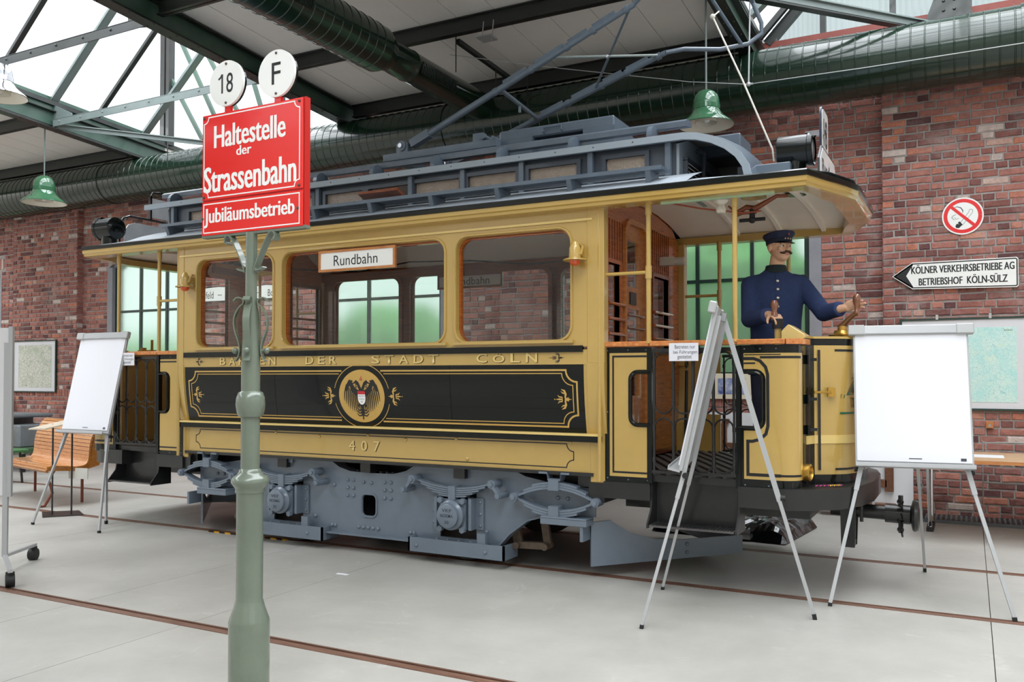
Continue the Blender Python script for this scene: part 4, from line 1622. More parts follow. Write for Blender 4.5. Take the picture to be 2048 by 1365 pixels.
# gong and ornamental lever under the hood
g = MB().lathe([(0.0, 0.05), (0.05, 0.045), (0.085, 0.02), (0.09, 0.0), (0.08, 0.0), (0.0, 0.02)], (3.05, -0.42, 2.715), n=20, caps=False).build('gong', BRASS, tram, smooth=50)
g2_ = MB()
g2_.tube([(x - 0.09, y, z + 0.075) for x, y, z in [(2.96, -0.42, 2.60), (3.02, -0.42, 2.55), (3.09, -0.42, 2.58), (3.15, -0.42, 2.565), (3.22, -0.42, 2.60), (3.30, -0.42, 2.64), (3.37, -0.42, 2.635)]], [0.006, 0.016, 0.02, 0.022, 0.018, 0.014, 0.012], 8)
g2_.tube([(2.90, -0.42, 2.60), (2.97, -0.42, 2.615), (3.07, -0.42, 2.61)], [0.018, 0.012, 0.008], 8)
g2_.build('gong_lever', P('red_brown_paint', (126, 66, 36), 0.4), g)
MB().cyl((3.04, -0.42, 2.66), (3.04, -0.42, 2.57), 0.02, 10).cyl((2.95, -0.42, 2.562), (3.13, -0.42, 2.562), 0.013, 10).sph((3.04, -0.42, 2.562), 0.026, 10, 8).build('lever_handle', RUB, g)
m = MB().box(2.13, 2.24, 0.28, 0.34, 2.37, 2.44)
m.cyl((2.24, 0.31, 2.40), (2.33, 0.31, 2.40), 0.035, 12)
m.build('ticket_counter', P('counter_casing', (190, 184, 170), 0.4), tram, smooth=None)
# grab posts and rails
for x, ya in ((2.452, -0.95), (3.042, -0.95), (-2.97, -0.95), (-2.40, -0.95), (2.452, 0.95), (3.042, 0.95), (-2.97, 0.95), (-2.40, 0.95)):
    m = MB().cyl((x, ya, 1.67), (x, ya, 2.64), 0.017, 12)
    m.cyl((x, ya, 2.56), (x, ya, 2.635), 0.023, 12)
    m.lathe([(0.034, 0), (0.034, 0.006), (0.02, 0.02)], (x, ya, 1.675), n=12)
    po = m.build('grab_post', YEL, tram)
    if abs(x) < 2.5:
        xe = BX1 + 0.03 if x > 0 else BX0 - 0.03
        MB().cyl((xe, ya, 2.165), (x, ya, 2.165), 0.013, 10).cyl((x, ya, 2.12), (x, ya, 2.21), 0.023, 12).build('grab_rail', YEL, po)

# ---- clerestory
CX0, CX1 = -2.66, 2.55
cl = MB()
CZ0, CZ1 = 2.80, 3.10
panes = [(-2.42, -1.88), (-1.72, -1.36), (-1.29, -0.93), (-0.73, -0.33), (-0.26, 0.15), (0.23, 0.64), (0.80, 1.16), (1.31, 1.62), (1.67, 1.98), (2.10, 2.36)]
panes = [(-2.35, -1.93), (-1.78, -1.33), (-1.22, -0.80), (-0.64, -0.24), (-0.17, 0.24), (0.31, 0.74), (0.83, 1.26), (1.38, 1.78), (2.02, 2.32)]
for s in (-1, 1):
    cw = MB().plate(rect(CX0, CX1, CZ0, 3.14), [rect(a, b, 2.925, 3.07) for a, b in panes], (0, s * 0.62 + (0.03 if s < 0 else 0), 0), X_, Z_, 0.03).build('clerestory_wall', GREYK, tram, smooth=None)
    for i, (a, b) in enumerate(panes):
        fr = frame_loop(MB(), a - 0.035, b + 0.035, 2.895, 3.095, 0.032, s * 0.635 - 0.015, s * 0.635 + 0.015)
        fr.build('light_frame', GREYK, cw, smooth=None)
        if i == 4 and s < 0:     # the one light that is tipped open
            MB().obox((0.035, -0.70, 2.965), X_, V(0, 0.94, -0.34), V(0, 0.34, 0.94), 0.20, 0.10, 0.012).build('open_light', VARND, cw, smooth=None)
            continue
        MB().box(a, b, s * 0.618 - 0.003, s * 0.618 + 0.003, 2.93, 3.07).build('light_pane', HAMMER, cw, smooth=None)
    for x in (-2.56, -1.85, -1.27, -0.72, 0.275, 0.785, 1.32, 1.9, 2.50):
        MB().box(x - 0.02, x + 0.02, s * 0.65 - 0.02, s * 0.65 + 0.02, 2.88, 3.12).build('mullion', GREYD, cw, smooth=None)
for x in (CX0, CX1):
    sg = 1 if x > 0 else -1
    eo = [(-0.62, 2.80), (0.62, 2.80), (0.62, 3.12), (0.4, 3.19), (0, 3.22), (-0.4, 3.19), (-0.62, 3.12)]
    ev = MB().plate(eo, [], (x - 0.02, 0, 0), Y_, Z_, 0.04).build('clerestory_end', P('mid_grey_paint', (138, 148, 156), 0.4) if x > 0 else GREYD, tram, smooth=None)
    lo = MB().box(x + sg * 0.02 - 0.01, x + sg * 0.02 + 0.03, -0.50, 0.30, 2.84, 3.02)
    lo.build('louvre_backing', DUCTK, ev, smooth=None)
    fr = MB()
    for a, b, c, d_ in ((-0.53, 0.33, 2.82, 2.845), (-0.53, 0.33, 3.015, 3.04), (-0.53, -0.505, 2.84, 3.02), (0.305, 0.33, 2.84, 3.02), (-0.12, -0.09, 2.84, 3.02)):
        fr.box(x + sg * 0.02, x + sg * 0.055, a, b, c, d_)
    fr.build('louvre_frame', GREYK, ev, smooth=None)
    for k in range(6):
        MB().obox((x + sg * 0.045, -0.1, 2.855 + k * 0.03), Y_, V(0.8, 0, -0.6 * sg), V(0.6, 0, 0.8 * sg), 0.40, 0.014, 0.003).build('louvre_slat', CANVAS, ev, smooth=None)
    MB().tube([(x + sg * 0.03, -0.2, 3.16), (x + sg * 0.09, -0.2, 3.13), (x + sg * 0.08, -0.2, 2.95), (x + sg * 0.10, -0.2, 2.80)], 0.018, 8).build('cable_conduit', GREYK, ev)

# upper roof with the end drop to the hoods
NX = 14


def upper_ring(x, z, hw, arch=0.11):
    return [V(x, hw * t, z + arch * (1 - t * t)) for t in [q / 6 for q in range(-6, 7)]]


ends = []
xs_ = []
for k in range(7):
    t = k / 6
    a = t * pi / 2
    xs_.append((2.62 + 0.46 * sin(a) ** 1.15, 3.165 - 0.345 * (1 - cos(a) ** 1.0) ** 1.0, 0.68 - 0.05 * t, 0.11 - 0.04 * t))
seq = [(-2.93, 3.165, 0.68, 0.11), (-1.4, 3.165, 0.68, 0.11), (0.0, 3.165, 0.68, 0.11), (1.4, 3.165, 0.68, 0.11)] + xs_
top = [upper_ring(*q) for q in seq]
bot = [[p - V(0, 0, 0.012) for p in R] for R in top]
m = MB().loft(top, closed=False, caps=False)
up_ = m.build('upper_roof', GREYD, tram, smooth=50)
MB().loft([[V(p.x, p.y * 0.985, p.z - 0.018) for p in R] for R in top], closed=False, caps=False).build('upper_roof_lining', CANVAS, up_, smooth=50)
for s in (0, -1):
    path = [R[s] for R in top]
    m = MB()
    sy = -1 if s == 0 else 1
    rs = []
    for i, p in enumerate(path):
        a = path[min(i + 1, len(path) - 1)] - path[max(i - 1, 0)]
        a.normalize()
        nn = V(-a.z, 0, a.x)
        rs.append([p + V(0, -sy * 0.01, 0) + nn * 0.008, p + V(0, sy * 0.022, 0) + nn * 0.008, p + V(0, sy * 0.022, 0) - nn * 0.042, p + V(0, -sy * 0.01, 0) - nn * 0.042])
    m.loft(rs).build('eave_fascia', bpy.data.materials['mid_grey_paint'] if 'mid_grey_paint' in bpy.data.materials else CANVAS, up_, smooth=30)
    for k in range(16):
        MB().dome((-2.4 + k * 0.31, sy * 0.702, 3.15), (0, sy, 0), 0.006, 0.004, 6).build('screw_head', GREYK, up_)

cv = [(2.50, 2.80), (3.07, 2.80)] + [(x, z - 0.004) for x, z, h, ar in reversed(xs_)] + [(2.50, 3.16)]
MB().plate(cv, [], (0, 0.655, 0), X_, Z_, 0.012).build('hood_cheek', CANVAS, up_, smooth=None)
# roof walkways on brackets
for (y, z, xa, xb, n, wd) in ((-0.90, 2.885, -2.36, 2.56, 8, 0.20), (0.90, 2.885, -2.36, 2.56, 8, 0.20)):
    wk = MB().box(xa, xb, y - wd / 2, y - wd / 2 + 0.02, z - 0.028, z).build('roof_board', GREYD, tram, smooth=None)
    for k in range(4):
        yy = y - wd / 2 + 0.035 + k * 0.045
        MB().box(xa, xb, yy, yy + 0.032, z - 0.02, z).build('slat', GREYD, wk, smooth=None)
    for k in range(n + 1):
        x = xa + 0.1 + (xb - xa - 0.2) * k / n
        sgy = -1 if y < 0 else 1
        yo, yi = y + sgy * wd / 2, y - sgy * wd / 2
        pr = [(yo, z - 0.022), (yi, z - 0.022), (yi, z - 0.10), (y, z - 0.145), (y + sgy * 0.06, z - 0.145), (y + sgy * 0.075, z - 0.09)]
        m = MB()
        vs = [(x + e, a, b) for e in (-0.018, 0.018) for a, b in pr]
        q = len(pr)
        m.add(vs, [tuple(range(q)), tuple(range(2 * q - 1, q - 1, -1))] + [(i, (i + 1) % q, q + (i + 1) % q, q + i) for i in range(q)])
        m.build('bracket', GREYD, wk, smooth=None)
for s in (-1, 1):
    m = MB()
    y = s * 0.47
    rs = []
    for x in (-2.86, 2.60):
        rs.append([V(x, y - 0.07, 3.262), V(x, y + 0.07, 3.285), V(x, y + 0.07, 3.315), V(x, y + 0.02, 3.322), V(x, y - 0.05, 3.318), V(x, y - 0.075, 3.30)])
    bd = m.loft(rs).build('top_board', GREYD, tram, smooth=40)
    for k in range(9):
        x = -2.62 + 4.98 * k / 8
        m = MB().plate([(-0.085, 3.17)] + [(0.085 * cos(a), 3.20 + 0.08 * sin(a)) for a in [pi - pi * q / 10 for q in range(11)]] + [(0.085, 3.17)], [], (x - 0.02, y + s * 0.11, 0), Y_, Z_, 0.04)
        m.build('bracket', GREYD, bd, smooth=None)

# ---- bow collector
bow = MB().box(-0.20, 0.95, -0.40, -0.32, 3.36, 3.42).box(-0.20, 0.95, 0.32, 0.40, 3.36, 3.42).box(-0.16, -0.08, -0.36, 0.36, 3.36, 3.42).box(0.82, 0.9, -0.36, 0.36, 3.36, 3.42).build('bow_collector', GREYD, tram, smooth=None)
for s in (-1, 1):
    m = MB().box(-0.06, 0.06, s * 0.36 - 0.035, s * 0.36 + 0.035, 3.41, 3.50)
    m.cyl((0, s * 0.36 - 0.05, 3.475), (0, s * 0.36 + 0.05, 3.475), 0.045, 16)
    m.build('pivot_block', GREYD, bow)
    MB().cyl((0, s * 0.36 - 0.07, 3.475), (0, s * 0.36 + 0.07, 3.475), 0.02, 10).build('pivot_pin', CHROME, bow)
    m = MB().box(0.72, 0.82, s * 0.36 - 0.03, s * 0.36 + 0.03, 3.41, 3.49).cyl((0.83, s * 0.36 - 0.05, 3.45), (0.83, s * 0.36 + 0.06, 3.45), 0.02, 10).cyl((0.92, s * 0.36 - 0.05, 3.43), (0.92, s * 0.36 + 0.06, 3.43), 0.016, 10)
    m.build('spring_anchor', GREYD, bow)
A0n, A1n = V(0.04, -0.36, 3.47), V(2.14, -0.36, 4.31)
A0f, A1f = V(0.04, 0.36, 3.62), V(2.157, 0.36, 4.174)
A0f = V(0.02, 0.36, 3.475)
A1f = V(2.16, 0.36, 4.175)


def arm(p0, p1, nm):
    p = lambda t: p0.lerp(p1, t)
    m = MB().tube([p(0.1), p(1.0)], [0.030, 0.021], 12)
    m.obox(p(0.065), (p1 - p0).normalized(), Y_, (p1 - p0).normalized().cross(Y_), 0.10, 0.035, 0.035)
    a = m.build('arm', GREYD, bow)
    d_ = (p1 - p0).normalized()
    up = V(-d_.z, 0, d_.x)
    for ta, tb in ((0.46, 0.56), (0.60, 0.72), (0.74, 0.82), (0.84, 0.93)):
        m = MB().bar(p(ta) + up * 0.034, p(tb) + up * 0.034, 0.012, 0.03, up)
        m.build('stiffener', GREYD, a, smooth=None)
    for t in (0.42, 0.58, 0.73, 0.84, 0.97):
        MB().cyl(p(t) - d_ * 0.018, p(t) + d_ * 0.018, 0.031, 12).build('clamp', GREYD, a)
    return a


arm(A0n, A1n, 'n')
arm(A0f, A1f, 'f')
pn = lambda t: A0n.lerp(A1n, t)
pf_ = lambda t: A0f.lerp(A1f, t)
MB().cyl(pn(0.44), pf_(0.44), 0.018, 10).cyl(pn(0.44).lerp(pf_(0.44), 0.5), pn(0.44).lerp(pf_(0.44), 0.5) - V(0, 0, 0.07), 0.012, 8).build('cross_tube', GREYD, bow)
MB().cyl(pn(0.66), pf_(0.98), 0.011, 8).build('diagonal_stay', STEELL, bow)
MB().cyl(pf_(0.70), pn(0.985), 0.011, 8).build('diagonal_stay', GREYD, bow)
MB().sph(pn(0.66).lerp(pf_(0.98), 0.5), 0.02, 8, 6).build('stay_bolt', CHROME, bow)
# the bow itself: tubes flaring out to the contact bar
m = MB()
m.tube([A1f, V(2.30, 0.42, 4.20), V(2.55, 0.62, 4.22), V(2.76, 0.74, 4.27), V(2.86, 0.80, 4.36), V(2.86, 0.80, 4.45), V(2.80, 0.74, 4.62), V(2.78, 0.5, 4.66), V(2.78, -0.5, 4.78), V(2.80, -0.74, 4.80), V(2.78, -0.80, 4.70), V(2.62, -0.72, 4.55), V(2.34, -0.46, 4.42), A1n], 0.019, 10)
m.build('bow_tube', GREYD, bow)
MB().tube([V(2.72, 0.73, 4.25), V(2.58, 0.3, 4.5), V(2.5, 0.0, 4.78)], 0.015, 8).build('bow_stay', GREYD, bow)
ry = MB().tube([V(2.63, 0.28, 4.40), V(2.64, 0.05, 4.27), V(2.90, -0.1, 3.69), V(3.15, -0.25, 3.09), V(3.16, -0.25, 3.00)], 0.007, 6)
ry.sph((2.64, 0.05, 4.27), 0.022, 8, 6)
ry.build('bow_rope', ROPE, bow)

# resistor box and hatch on the upper roof
rb_ = MB().box(0.88, 1.92, -0.22, 0.22, 3.44, 3.53).build('resistor_box', GREYD, tram, smooth=None, bevel=0.012)
m = MB().box(0.86, 1.2, -0.24, 0.24, 3.27, 3.445).box(1.66, 1.93, -0.24, 0.24, 3.27, 3.445).box(1.2, 1.66, -0.16, 0.24, 3.27, 3.40)
m.build('box_foot', GREYD, rb_, smooth=None)
MB().tube([(1.31, -0.225, 3.46), (1.31, -0.245, 3.47), (1.31, -0.245, 3.50), (1.47, -0.245, 3.50), (1.47, -0.245, 3.47), (1.47, -0.225, 3.46)], 0.007, 6).build('box_handle', GREYD, rb_)
MB().box(2.45, 2.85, 0.05, 0.42, 3.16, 3.33).build('roof_box', GREYD, tram, smooth=None, bevel=0.01)
MB().tube([(0.66, -0.3, 3.33), (0.68, -0.3, 3.38), (0.78, -0.3, 3.38), (0.8, -0.3, 3.33)], 0.008, 6).build('roof_handle', GREYD, tram)

# ---- platforms at both ends
CXM = 0.03


def platform(sx):
    """sx = 1 driver end (right), -1 the far left end"""
    X = lambda x: x if sx > 0 else 2 * CXM - x
    bx = lambda m, a, b, *r: m.box(min(X(a), X(b)), max(X(a), X(b)), *r)
    # floor deck and headstock
    plan = [(2.05, -0.80), (3.06, -0.80), (3.06, -0.97), (3.36, -0.97), (3.50, -0.92), (3.66, -0.76), (3.76, -0.55), (3.81, -0.25), (3.81, 0.25), (3.76, 0.55), (3.66, 0.76), (3.50, 0.92), (3.36, 0.97), (3.06, 0.97), (3.06, 0.80), (2.05, 0.80)]
    if sx < 0:
        plan = [(a - (0.12 if a > 3 else 0), b) for a, b in plan]
    m = MB()
    a = [V(X(x), y, 0.735) for x, y in plan]
    b = [V(X(x), y, 0.60) for x, y in plan]
    m.loft([b, a])
    m.build('platform_deck', BLKM, tram, smooth=30)
    sl = bx(MB(), 2.10, 3.40, -0.93, 0.93, 0.73, 0.775).build('platform_floor', BLKM, tram, smooth=None)
    if sx > 0:
        dv = V(0.47, -0.88, 0).normalized()
        pv = V(0.88, 0.47, 0)
        for k in range(-9, 20):
            c = V(2.0, 0, 0) + pv * (k * 0.085)
            # clip the slat to the platform rectangle
            ts = []
            lo, hi = -3, 3
            for (ax, mn, mx) in ((0, 2.12, 3.38), (1, -0.925, 0.925)):
                t0, t1 = (mn - c[ax]) / dv[ax], (mx - c[ax]) / dv[ax]
                lo, hi = max(lo, min(t0, t1)), min(hi, max(t0, t1))
            if hi - lo > 0.1:
                p, q = c + dv * lo, c + dv * hi
                MB().bar((p.x, p.y, 0.785), (q.x, q.y, 0.785), 0.048, 0.022).build('floor_slat', P('worn_slat_grey', (74, 70, 68), 0.6, var=0.2, scale=8) if 'worn_slat_grey' not in bpy.data.materials else bpy.data.materials['worn_slat_grey'], sl, smooth=None)
    for s in (-1, 1):
        yo = s * 0.95
        vis = s < 0

        def flat(name, outline, mat, off, t, par=None, holes=()):
            m = MB()
            o2 = [(X(x), z) for x, z in outline]
            m.plate(o2, [[(X(x), z) for x, z in h] for h in holes], (0, yo + s * off + (t if s < 0 else 0) if s < 0 else yo + s * off, 0), X_, Z_, t)
            return m.build(name, mat, par or tram, smooth=30)

        # panel next to the body, with a rounded notch for half of the look-out opening
        n0 = [(2.13, 0.715), (2.46, 0.715), (2.46, 1.115)] + [(2.375 + 0.055 * cos(a), 1.17 + 0.055 * sin(a)) for a in [1.5 * pi - pi / 2 * q / 5 for q in range(6)]] + [(2.375 + 0.055 * cos(a), 1.425 + 0.055 * sin(a)) for a in [pi - pi / 2 * q / 5 for q in range(6)]] + [(2.46, 1.48), (2.46, 1.652), (2.13, 1.652)]
        pa = flat('side_panel', n0, BLK if vis else YEL, 0.0, 0.02)
        if vis:
            n1 = [(2.165, 0.755), (2.437, 0.755), (2.437, 1.10)] + [(2.37 + 0.068 * cos(a), 1.168 + 0.068 * sin(a)) for a in [1.5 * pi - pi / 2 * q / 5 for q in range(6)]] + [(2.37 + 0.068 * cos(a), 1.427 + 0.068 * sin(a)) for a in [pi - pi / 2 * q / 5 for q in range(6)]] + [(2.437, 1.495), (2.437, 1.612), (2.165, 1.612)]
            flat('panel_face', n1, YEL, 0.0025, 0.003, pa)
            m = MB()
            m.strip([(X(2.437), 0.785), (X(2.192), 0.785), (X(2.192), 1.588), (X(2.437), 1.588)], 0.013, fn=face_y(yo - 0.004))
            m.build('panel_lining', INK, pa, smooth=None)
            m = MB()
            L = [(2.46, 1.12)] + [(2.375 + 0.05 * cos(a), 1.17 + 0.05 * sin(a)) for a in [1.5 * pi - pi / 2 * q / 5 for q in range(6)]] + [(2.375 + 0.05 * cos(a), 1.425 + 0.05 * sin(a)) for a in [pi - pi / 2 * q / 5 for q in range(6)]] + [(2.46, 1.475)]
            m.tube([(X(x), yo - 0.012, z) for x, z in L], 0.010, 8)
            m.build('opening_bead', BLK, pa)
            for (x, z) in ((2.147, 0.74), (2.3, 0.735), (2.44, 0.735), (2.147, 1.63), (2.3, 1.632), (2.147, 1.2), (2.43, 1.632)):
                MB().dome((X(x), yo, z), (0, -1, 0), 0.006, 0.005, 6).build('screw_head', GREY, pa)
            bx(MB(), 2.445, 2.475, yo - 0.012, yo + 0.03, 0.72, 1.65).build('gate_post', BLK, tram, smooth=None)
            bx(MB(), 3.045, 3.075, yo - 0.012, yo + 0.03, 0.72, 1.65).build('gate_post', BLK, tram, smooth=None)
        # bent corner panel: lofted along its plan, with the other half of the opening
        plan2 = [(3.06, 0.95), (3.12, 0.95), (3.24, 0.95), (3.33, 0.95)] + [(3.33 + 0.11 * sin(a), 0.84 + 0.11 * cos(a)) for a in [pi / 2 * q / 6 for q in range(1, 7)]] + [(3.445, 0.73)]

        def sheet(z0, z1, pl, off, mat, nm, par=None, thick=0.012):
            m = MB()
            o, i = [], []
            for k, (x, y) in enumerate(pl):
                a = Vector(pl[min(k + 1, len(pl) - 1)]) - Vector(pl[max(k - 1, 0)])
                n = Vector((-a.y, a.x)).normalized()
                if n.y < 0 and abs(n.y) > 0.3 or n.x < -0.3:
                    n = -n
                o.append((x + n.x * off, y + n.y * off))
                i.append((x + n.x * (off - thick), y + n.y * (off - thick)))
            rings = []
            for (x, y), (xi, yi) in zip(o, i):
                rings.append([V(X(x), s * y, z0), V(X(x), s * y, z1), V(X(xi), s * yi, z1), V(X(xi), s * yi, z0)])
            m.loft(rings)
            return m.build(nm, mat, par or tram, smooth=40)

        cut = [(3.06, 0.95), (3.10, 0.95), (3.15, 0.95), (3.185, 0.95)]
        rest = [(3.185, 0.95), (3.24, 0.95), (3.33, 0.95)] + plan2[4:]
        cp = sheet(0.715, 1.652, [(3.22, 0.95)] + plan2[3:], 0.0, BLK if vis else YEL, 'corner_panel')
        sheet(0.715, 1.115, [(3.06, 0.95), (3.22, 0.95)], 0.0, BLK if vis else YEL, 'corner_panel_foot', cp)
        sheet(1.48, 1.652, [(3.06, 0.95), (3.22, 0.95)], 0.0, BLK if vis else YEL, 'corner_panel_head', cp)
        if vis:
            sheet(0.78, 1.65, [(3.24, 0.95)] + plan2[3:], -0.013, YEL, 'panel_inner', cp, 0.004)
            fl = [(3.31, 0.95)] + plan2[3:-1]
            sheet(0.785, 1.60, [(3.26, 0.95)] + plan2[3:-1], 0.003, YEL, 'panel_face', cp, 0.003)
            cs_ = [(3.095, 1.06), (3.262, 1.06), (3.262, 1.535), (3.095, 1.535), (3.095, 1.497)] + [(3.165 + 0.07 * cos(a), 1.427 + 0.07 * sin(a)) for a in [pi / 2 - pi / 2 * q / 5 for q in range(6)]] + [(3.165 + 0.07 * cos(a), 1.168 + 0.07 * sin(a)) for a in [-pi / 2 * q / 5 for q in range(6)]] + [(3.095, 1.098)]
            flat('panel_face', cs_, YEL, 0.0025, 0.003, cp)
            for (z0, z1) in ((0.785, 1.06), (1.535, 1.60)):
                sheet(z0, z1, [(3.095, 0.95), (3.262, 0.95)], 0.003, YEL, 'panel_face', cp, 0.003)
            ln = MB()
            fp = lambda u, z: (V(X(3.12 + u), yo - 0.0042, z))
            m = MB()
            q = [(0.0, 1.06)] if False else []
            # black lining following the opening
            P0 = [(3.09, 1.565), (3.16, 1.565), (3.20, 1.55), (3.235, 1.51), (3.248, 1.46), (3.248, 1.13), (3.235, 1.08), (3.20, 1.045), (3.15, 1.03), (3.12, 1.03), (3.12, 0.815), (3.33, 0.815)]
            m.strip([(X(x), z) for x, z in P0], 0.02, fn=face_y(yo - 0.0045))
            m.strip([(X(3.09), 1.535), (X(3.17), 1.535)], 0.01, fn=face_y(yo - 0.0045))
            m.strip([(X(3.10), 1.59), (X(3.33), 1.59)], 0.006, fn=face_y(yo - 0.0045))
            m.build('panel_lining', INK, cp, smooth=None)
            sheet(0.808, 0.822, [(3.33, 0.95)] + plan2[4:-2], 0.0045, INK, 'panel_lining', cp, 0.002)
            sheet(1.565, 1.58, [(3.20, 0.95)] + plan2[3:-2], 0.0045, INK, 'panel_lining', cp, 0.002)
            L = [(3.06, 1.12)] + [(3.165 + 0.05 * cos(a), 1.17 + 0.05 * sin(a)) for a in [-pi / 2 + pi / 2 * q / 5 for q in range(6)]] + [(3.165 + 0.05 * cos(a), 1.425 + 0.05 * sin(a)) for a in [pi / 2 * q / 5 for q in range(6)]] + [(3.06, 1.475)]
            MB().tube([(X(x), yo - 0.012, z) for x, z in L], 0.010, 8).build('opening_bead', BLK, cp)
            ob = [(3.06, 1.115), (3.165, 1.115)] + [(3.165 + 0.055 * cos(a), 1.17 + 0.055 * sin(a)) for a in [-pi / 2 + pi / 2 * q / 5 for q in range(6)]] + [(3.165 + 0.055 * cos(a), 1.425 + 0.055 * sin(a)) for a in [pi / 2 * q / 5 for q in range(6)]] + [(3.06, 1.48), (3.06, 1.495)] + [(3.165 + 0.068 * cos(a), 1.427 + 0.068 * sin(a)) for a in [pi / 2 - pi / 2 * q / 5 for q in range(6)]] + [(3.165 + 0.068 * cos(a), 1.168 + 0.068 * sin(a)) for a in [-pi / 2 * q / 5 for q in range(6)]] + [(3.06, 1.10)]
            flat('opening_surround', ob, BLK, 0.001, 0.014, cp)
            for (x, z) in ((3.1, 1.628), (3.2, 1.628), (3.3, 1.628), (3.1, 0.745), (3.25, 0.745)):
                MB().dome((X(x), yo, z), (0, -1, 0), 0.006, 0.005, 6).build('screw_head', GREY, cp)
        # wooden rail caps
        for a, b in ((2.12, 2.46), (2.463, 3.05), (3.053, 3.36)):
            bx(MB(), a, b, yo - 0.03, yo + 0.035, 1.655, 1.69).build('rail_cap', RAILW, tram, smooth=None, bevel=0.005)
        m = MB()
        rs = []
        for (x, y) in [(3.36, 0.95)] + [(3.33 + 0.11 * sin(a), 0.84 + 0.11 * cos(a)) for a in [pi / 2 * q / 6 for q in range(2, 7)]] + [(3.445, 0.72)]:
            k = V(x - 3.33, y - 0.84, 0)
            k.normalize()
            if y < 0.8:
                k = V(1, 0, 0)
            rs.append([V(X(x - k.x * 0.035), s * (y - k.y * 0.035), 1.655), V(X(x + k.x * 0.03), s * (y + k.y * 0.03), 1.655), V(X(x + k.x * 0.03), s * (y + k.y * 0.03), 1.69), V(X(x - k.x * 0.035), s * (y - k.y * 0.035), 1.69)])
        m.loft(rs).build('rail_cap', RAILW, tram, smooth=30)
        # folding iron gate
        gt = bx(MB(), 2.475, 3.045, yo - 0.012, yo + 0.004, 1.615, 1.64).build('gate', BLKM, tram, smooth=None)
        bx(MB(), 2.475, 3.045, yo - 0.012, yo + 0.004, 0.79, 0.81).build('gate_rail', BLKM, gt, smooth=None)
        for k in range(4):
            xa = 2.49 + k * 0.136
            for (za, zb) in ((1.20, 1.61), (0.815, 1.165)):
                L = rr(xa + 0.004, xa + 0.130, za, zb, 0.06, 5)
                MB().tube([(X(x), yo - 0.004, z) for x, z in L], 0.0062, 6, closed=True).build('gate_loop', BLKM, gt)
        for k in range(5):
            xa = 2.489 + k * 0.136
            MB().cyl((X(xa), yo - 0.004, 0.80), (X(xa), yo - 0.004, 1.63), 0.008, 8).build('gate_bar', BLKM, gt)
            for z in (1.10, 1.27, 0.88, 1.54):
                MB().cyl((X(xa), yo - 0.004, z - 0.016), (X(xa), yo - 0.004, z + 0.016), 0.013, 8).build('gate_collar', BLKM, gt)
        # footboard step
        m = MB()
        bx(m, 2.47, 3.05, s * 0.84 - 0.008, s * 0.84 + 0.008, 0.44, 0.775)
        stp = m.build('step_riser', BLKM, tram, smooth=None)
        tr_ = bx(MB(), 2.475, 3.045, min(s * 0.80, s * 1.03), max(s * 0.80, s * 1.03), 0.435, 0.447).build('step_tread', P('step_tread', (84, 82, 82), 0.5, var=0.2, scale=10) if 'step_tread' not in bpy.data.materials else bpy.data.materials['step_tread'], stp, smooth=None)
        for k in range(24):
            bx(MB(), 2.49 + k * 0.023, 2.502 + k * 0.023, min(s * 0.82, s * 1.02), max(s * 0.82, s * 1.02), 0.447, 0.452).build('tread_rib', BLKM, stp, smooth=None)
        for xe in (2.462, 3.058):
            pr = [(0.80, 0.74), (0.94, 0.74), (0.935, 0.62), (0.95, 0.54), (1.03, 0.45), (1.03, 0.425), (0.80, 0.425)]
            m = MB()
            vs = [(X(xe + e), s * a, b) for e in (-0.006, 0.006) for a, b in pr]
            q = len(pr)
            m.add(vs, [tuple(range(q)), tuple(range(2 * q - 1, q - 1, -1))] + [(i, (i + 1) % q, q + (i + 1) % q, q + i) for i in range(q)])
            m.build('step_cheek', BLKM, stp, smooth=None)
        m = MB()
        bx(m, 2.12, 2.46, min(s * 0.93, s * 0.96), max(s * 0.93, s * 0.96), 0.60, 0.715)
        bx(m, 2.13, 2.46, min(s * 0.93, s * 0.965), max(s * 0.93, s * 0.965), 0.708, 0.716)
        m.build('side_sill', BLKM, tram, smooth=None)
    # bowed dash with hinged strip and number panel
    fp_ = [(3.445, 0.73), (3.475, 0.64), (3.48, 0.62), (3.60, 0.545), (3.66, 0.49), (3.70, 0.40), (3.72, 0.28), (3.725, 0.0)]
    half = fp_
    full = [(x, -y) for x, y in half] + [(x, y) for x, y in reversed(half[:-1])]
    if sx < 0:
        full = [(x - (0.1 if x > 3.45 else 0), y) for x, y in full]

    def wrap(z0, z1, i0, i1, off, mat, nm, par=None, th=0.012):
        m = MB()
        rings = []
        pl = full[i0:i1]
        for k, (x, y) in enumerate(pl):
            j = i0 + k
            a = Vector(full[min(j + 1, len(full) - 1)]) - Vector(full[max(j - 1, 0)])
            n = Vector((a.y, -a.x)).normalized()
            rings.append([V(X(x + n.x * off), y + n.y * off, z0), V(X(x + n.x * off), y + n.y * off, z1), V(X(x + n.x * (off - th)), y + n.y * (off - th), z1), V(X(x + n.x * (off - th)), y + n.y * (off - th), z0)])
        m.loft(rings)
        return m.build(nm, mat, par or tram, smooth=35)

    dash = wrap(0.735, 1.70, 0, len(full), 0.0, BLK, 'dash')
    wrap(0.76, 1.69, 0, len(full), -0.013, YEL, 'dash_inner', dash, 0.004)
    wrap(0.80, 1.655, 2, len(full) - 2, 0.003, YEL, 'dash_face', dash, 0.003)
    wrap(1.70, 1.715, 1, len(full) - 1, 0.006, YEL, 'dash_cap', dash, 0.05)
    wrap(0.828, 0.842, 3, len(full) - 3, 0.0055, INK, 'dash_lining', dash, 0.002)
    wrap(1.615, 1.63, 3, len(full) - 3, 0.0055, INK, 'dash_lining', dash, 0.002)
    m = MB()
